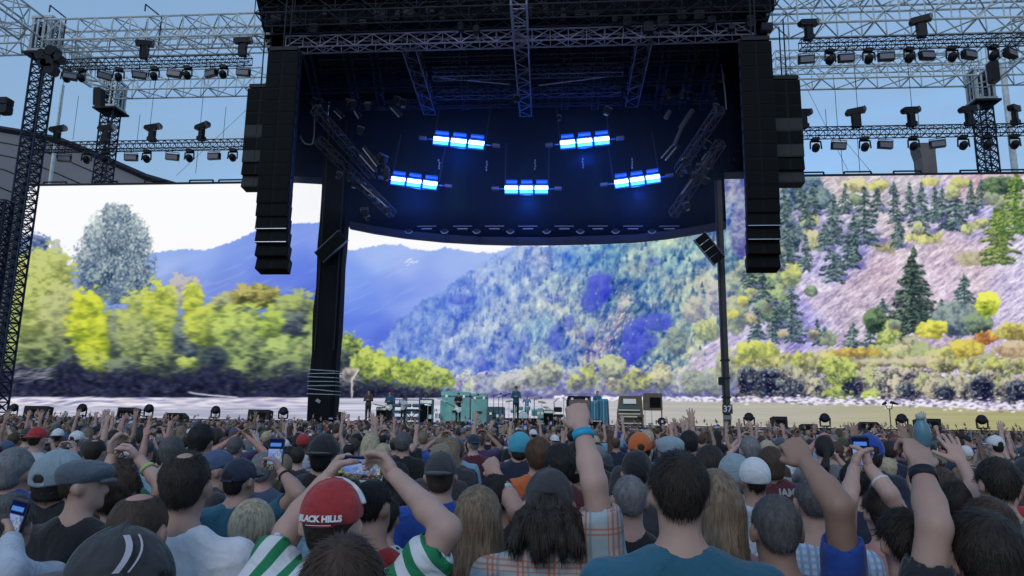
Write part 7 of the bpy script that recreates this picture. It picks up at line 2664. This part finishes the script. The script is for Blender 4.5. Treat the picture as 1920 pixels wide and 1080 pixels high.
# ------------------------------------------------------------------ the crowd behind them
rc = random.Random(20)
LOD = .027
specs = [
    dict(hair='short'), dict(hair='short', cap='front'), dict(hair='full', w=1.06), dict(hair='long', fem=True, hair_len=1.22), dict(hair='pony', fem=True), dict(hair='curly', w=1.02),
    dict(hair='short', cap='back', w=1.08), dict(hair='buzz', w=1.12, bulk=1.15), dict(hair='short', cap='beanie'), dict(hair='full', fem=True, shirt='tank'), dict(hair='short', bald=1.1, w=1.05, bulk=1.12),
]
poses = [('down', 'down'), ('down', 'up'), ('up', 'down'), ('phone', 'phone'), ('clap', 'clap'), ('upf', 'down'), ('phoneup', 'phoneup'), ('down', 'point'), ('up', 'up'), ('fold', 'fold'), ('horns', 'down'), ('down', 'upf'), ('half', 'half'), ('peace', 'down')]
ARCH = []
pose_word = {('down', 'down'): 'arms down', ('down', 'up'): 'one open hand raised', ('up', 'down'): 'an open hand raised', ('phone', 'phone'): 'filming with a phone', ('clap', 'clap'): 'clapping overhead', ('upf', 'down'): 'a fist raised', ('phoneup', 'phoneup'): 'filming with a phone held high',
             ('down', 'point'): 'pointing up', ('up', 'up'): 'both hands up', ('fold', 'fold'): 'arms folded', ('horns', 'down'): 'fingers raised in horns', ('down', 'upf'): 'one fist raised', ('half', 'half'): 'hands at the chest', ('peace', 'down'): 'two fingers raised'}
combos = [(0, 0), (4, 0), (7, 0), (6, 0), (1, 0), (2, 0), (9, 0), (8, 3), (1, 0), (2, 1), (3, 0), (4, 3), (5, 2), (6, 5), (7, 9), (8, 0), (9, 8), (10, 0), (0, 6), (1, 7), (2, 4), (3, 1), (6, 3), (0, 10), (2, 11), (9, 12), (5, 0), (7, 13), (10, 6)]
for ci, (si, pi) in enumerate(combos):
    sp_ = dict(specs[si])
    parts = figure(poses[pi], h=LOD, hand_h=.010, seed=ci + 60, head_turn=rc.uniform(-.3, .3), **sp_)
    meshes = {k: to_mesh(k, v, SKIN[0]) for k, v in parts.items()}
    ARCH.append((meshes, sp_, pi))
UPS = [i for i, a in enumerate(ARCH) if a[2] in (1, 2, 4, 5, 6, 7, 8, 10, 11, 13)]
DOWNS = [i for i, a in enumerate(ARCH) if a[2] in (0, 3, 9, 12)]
hair_opts = ['black', 'dark', 'dark', 'brown', 'brown', 'chestnut', 'light', 'grey', 'salt', 'blonde']
shirt_opts = ['navy', 'black', 'black', 'charcoal', 'charcoal', 'grey', 'pale', 'navy', 'denim', 'slate', 'slate', 'olive', 'brown', 'maroon', 'teal', 'white', 'bright', 'mist', 'pale', 'royal', 'red', 'purple', 'green', 'sky', 'khaki', 'grey']
cap_opts = ['black', 'navy', 'charcoal', 'slate', 'white', 'grey', 'denim', 'red', 'mist', 'olive', 'white', 'khaki']
hair_word = {'short': 'short', 'full': 'thick', 'long': 'long', 'pony': 'ponytailed', 'curly': 'curly', 'buzz': 'cropped'}
colour_word = {'black': 'black', 'dark': 'dark', 'brown': 'brown', 'chestnut': 'chestnut', 'light': 'light brown', 'grey': 'grey', 'salt': 'greying', 'blonde': 'blonde', 'white': 'white'}


def near_what(px):
    marks = [(70, 'the lattice tower'), (220, 'the slotted box'), (330, 'the riverbank log'), (440, 'the fourth floor lamp'), (545, 'the long line array'), (620, 'the strapped column'), (692, 'the standing singer'), (760, 'the keyboard player'),
             (860, 'the guitarist'), (975, 'the drummer'), (1085, 'the brown flight case'), (1200, 'the organ'), (1300, 'the stage fan'), (1356, 'the numbered mast'), (1460, 'the tilted square box'), (1560, 'the six-sided wedge'), (1668, 'the tripod'), (1760, 'the raised blue bottle'), (1860, 'the last floor lamp'), (1950, 'the picture edge')]
    return min(marks, key=lambda m: abs(m[0] - px))[1]


LIGHTS = []
cands = []
pts = [(p[4], p[3]) for p in PEOPLE]
tries = 0
Y_END = 40.0
SEP = .62
grid_ = {}


def ok(x, y, sep):
    gx, gy = int(x // 1), int(y // 1)
    for i in (-1, 0, 1):
        for j in (-1, 0, 1):
            for (a, b2) in grid_.get((gx + i, gy + j), ()):
                if (a - x) ** 2 + (b2 - y) ** 2 < sep * sep:
                    return False
    return True


for (x, y) in pts:
    grid_.setdefault((int(x // 1), int(y // 1)), []).append((x, y))
rn = np.random.RandomState(77)
N_TRY = 14000
ys_ = np.sqrt(rn.rand(N_TRY) * (39.3 ** 2 - 3.6 ** 2) + 3.6 ** 2)
xs_ = (rn.rand(N_TRY) * 2 - 1)
for i in range(N_TRY):
    y = ys_[i]
    cxm = -math.tan(R(YAW)) * y
    x = cxm + xs_[i] * (.80 * y + 1.0)
    if not ok(x, y, SEP):
        continue
    hgt = rn.normal(1.70 if y < 9 else 1.67 if y < 14 else 1.63, .065)
    hgt = min(1.84 if y < 12 else 1.73, max(1.50, hgt))
    u, v = proj(x, y, hgt)
    bad = False
    for (a, b2, ty, Yp, wx) in PEOPLE:
        # keep faces of the hand-placed people behind this one free
        if Yp > y and Yp < 7.5 and a - .1 * F_PX / y < u < b2 + .1 * F_PX / y and v < ty + 60:
            bad = True
            break
    if bad:
        continue
    grid_.setdefault((int(x // 1), int(y // 1)), []).append((x, y))
    cands.append((y, x, hgt, float(u), float(v)))
cands.sort()
inview = [c for c in cands if -60 < c[3] < 1980]
n_ind = 300 - len(PEOPLE)
indiv = inview[:n_ind]
last_y = indiv[-1][0]
seen = {}
for (y, x, hgt, u, v) in indiv:
    ai = rc.choice(UPS) if rc.random() < (.0 if y < 6.8 else .30 if y < 9 else .48) else rc.choice(DOWNS)
    meshes, sp_, pi = ARCH[ai]
    sc = hgt / (1.768 if sp_.get('cap') else 1.757)
    hc, shc, cc = rc.choice(hair_opts), rc.choice(shirt_opts), rc.choice(cap_opts)
    if rc.random() < .25 and not sp_.get('fem'):
        shc = rc.choice(['black', 'navy', 'charcoal'])
    sk = rc.choice([0, 0, 1, 1, 1, 2, 3, 4])
    hw_ = f"{cc} cap" if sp_.get('cap') else ('balding head' if sp_.get('bald') else f"{hair_word[sp_['hair']]} {colour_word[hc]} hair")
    pw = pose_word[poses[pi]]
    depth = 'just beyond the front rows' if y < 7 else 'in the middle of the crowd' if y < 11 else 'far back in the crowd' 
    lab = f"{hw_}, {shc} top, {pw}, below {near_what(u)}"
    k = lab
    if k in seen:
        lab = f"{hw_}, {shc} top, {pw}, near {near_what(u)}, {'smaller' if seen[k] == 1 else 'smallest'}"
    seen[k] = seen.get(k, 0) + 1
    t = thing('person', lab, 'person', (x, y, 0), (0, 0, math.atan2(-(x + 3.7) * -1, 47 - y) * -.5 + rc.uniform(-.35, .35)), 'people standing in the crowd')
    t.scale = (sc,) * 3
    mats = {'body': SKIN[sk], 'shirt': CL_[shc], 'trousers': CL_[rc.choice(['denim', 'black', 'khaki', 'navy'])], 'hair': (HAIRC if sp_['hair'] in ('long', 'pony') else CROP)[hc], 'cap': CL_[cc], 'brim': CL_[cc]}
    made = {}
    for kx in ('body', 'shirt', 'trousers', 'hair', 'cap', 'brim'):
        if kx in meshes:
            o = link(kx, meshes[kx], made.get('cap', t) if kx == 'brim' else t)
            o.material_slots[0].link = 'OBJECT'
            o.material_slots[0].material = mats[kx]
            made[kx] = o
    if poses[pi] in (('phone', 'phone'), ('phoneup', 'phoneup')):
        lp_ = (0, .435, 1.575) if poses[pi][0] == 'phone' else (0, .36, 1.80)
        yw = t.rotation_euler.z
        lx, ly, lz = lp_[0] * sc, lp_[1] * sc, lp_[2] * sc
        loc = (x + lx * math.cos(yw) - ly * math.sin(yw), y + lx * math.sin(yw) + ly * math.cos(yw), lz)
        phone(loc, False, (R(-8), 0, yw), f"lit phone held by {hw_}, {shc} top, below {near_what(u)}", 'phones held up in the crowd', scale=1.05)

# everybody farther off: one mass
FARV, FARF, FARC = [], [], []
protos = []
for ci, (arms_, kw) in enumerate([(('down', 'down'), dict(hair='short')), (('down', 'down'), dict(hair='long', fem=True, hair_len=1.25)), (('down', 'up'), dict(hair='full')), (('up', 'up'), dict(hair='short')), (('phoneup', 'phoneup'), dict(hair='short')), (('down', 'down'), dict(hair='short', cap='front')),
                                  (('upf', 'down'), dict(hair='full')), (('clap', 'clap'), dict(hair='full', fem=True))]):
    pr_ = figure(arms_, h=.070, hand_h=.018, seed=ci + 200, **kw)
    V, F, K = [], [], []
    o = 0
    for key, code in (('body', 0), ('shirt', 1), ('hair', 2), ('cap', 3)):
        if key not in pr_:
            continue
        for (vv, ff) in pr_[key]:
            if key == 'body':
                keep = vv[ff].mean(1)[:, 2] > 1.1
                ff = ff[keep]
            V.append(vv)
            F.append(ff + o)
            K.append(np.full(len(ff), code))
            o += len(vv)
    V, F, K = np.concatenate(V), np.concatenate(F), np.concatenate(K)
    used_ = np.unique(F)
    mp_ = -np.ones(len(V), int)
    mp_[used_] = np.arange(len(used_))
    protos.append((V[used_], mp_[F], K))
far = [c for c in cands if (c[0] > last_y and -120 < c[3] < 2040)]
skc = np.array([(.40, .25, .19), (.34, .2, .15), (.27, .155, .11), (.15, .085, .06)])
hrc = np.array([(.012, .010, .011), (.024, .017, .014), (.055, .034, .024), (.085, .045, .028), (.17, .115, .075), (.17, .17, .18), (.3, .23, .15)])
shcs = np.array([(.015, .022, .05), (.012, .013, .018), (.035, .037, .045), (.16, .17, .19), (.42, .47, .56), (.6, .62, .66), (.012, .055, .3), (.02, .105, .17), (.2, .36, .5), (.09, .018, .03), (.34, .025, .03), (.06, .07, .04), (.08, .05, .04), (.05, .08, .16), (.07, .09, .12), (.45, .22, .22)])
o = 0
for (y, x, hgt, u, v) in far:
    V, F, K = protos[rn.choice(8, p=[.40, .17, .09, .04, .05, .15, .07, .03] if y < 26 else [.50, .19, .05, .02, .03, .16, .03, .02])]
    s_ = hgt / 1.757
    a = rn.uniform(-.4, .4)
    ca, sa = math.cos(a), math.sin(a)
    W = V * s_
    W = np.stack([W[:, 0] * ca - W[:, 1] * sa + x, W[:, 0] * sa + W[:, 1] * ca + y, W[:, 2]], -1)
    cols = np.array([skc[rn.randint(4)], shcs[rn.randint(len(shcs))], hrc[rn.randint(len(hrc))], shcs[rn.randint(len(shcs))]])
    FARV.append(W)
    FARF.append(F + o)
    FARC.append(cols[K])
    o += len(W)
V, F, Cc = np.concatenate(FARV), np.concatenate(FARF), np.concatenate(FARC)
me = to_mesh('distant_crowd', [(V, F)])
at = me.color_attributes.new('tint', 'FLOAT_COLOR', 'CORNER')
at.data.foreach_set('color', np.repeat(np.concatenate([Cc, np.ones((len(Cc), 1))], 1), 4, axis=0).astype(np.float32).ravel())
mc = bpy.data.materials.new('crowd_tint')
mc.use_nodes = True
vc = mc.node_tree.nodes.new('ShaderNodeVertexColor')
vc.layer_name = 'tint'
mc.node_tree.links.new(vc.outputs['Color'], mc.node_tree.nodes['Principled BSDF'].inputs['Base Color'])
mc.node_tree.nodes['Principled BSDF'].inputs['Roughness'].default_value = .8
me.materials.append(mc)
dc = link('distant_crowd', me)
tag(dc, 'dense mass of people standing close together in front of the stage', 'crowd', kind='stuff')
print('INDIV', len(indiv), 'to', last_y, 'FAR', len(far), 'faces', len(F))
# lit phones inside that mass
_pc = {}


def nth_of(u):
    k_ = near_what(u)
    _pc[k_] = _pc.get(k_, 0) + 1
    return nth(_pc[k_])


k = 0
for (y, x, hgt, u, v) in far[::3]:
    if k >= 40:
        break
    if rn.rand() < .22 and 0 < u < 1920:
        phone((x, y - .05, hgt + .04 + rn.rand() * .1), rn.rand() < .25, (R(-8), R(rn.uniform(-6, 6)), rn.uniform(-.2, .2)), f'tiny lit phone above the distant heads, {nth_of(u)} one below {near_what(u)}', f'lit phones above the distant heads below {near_what(u)}', scale=1.1)
        k += 1
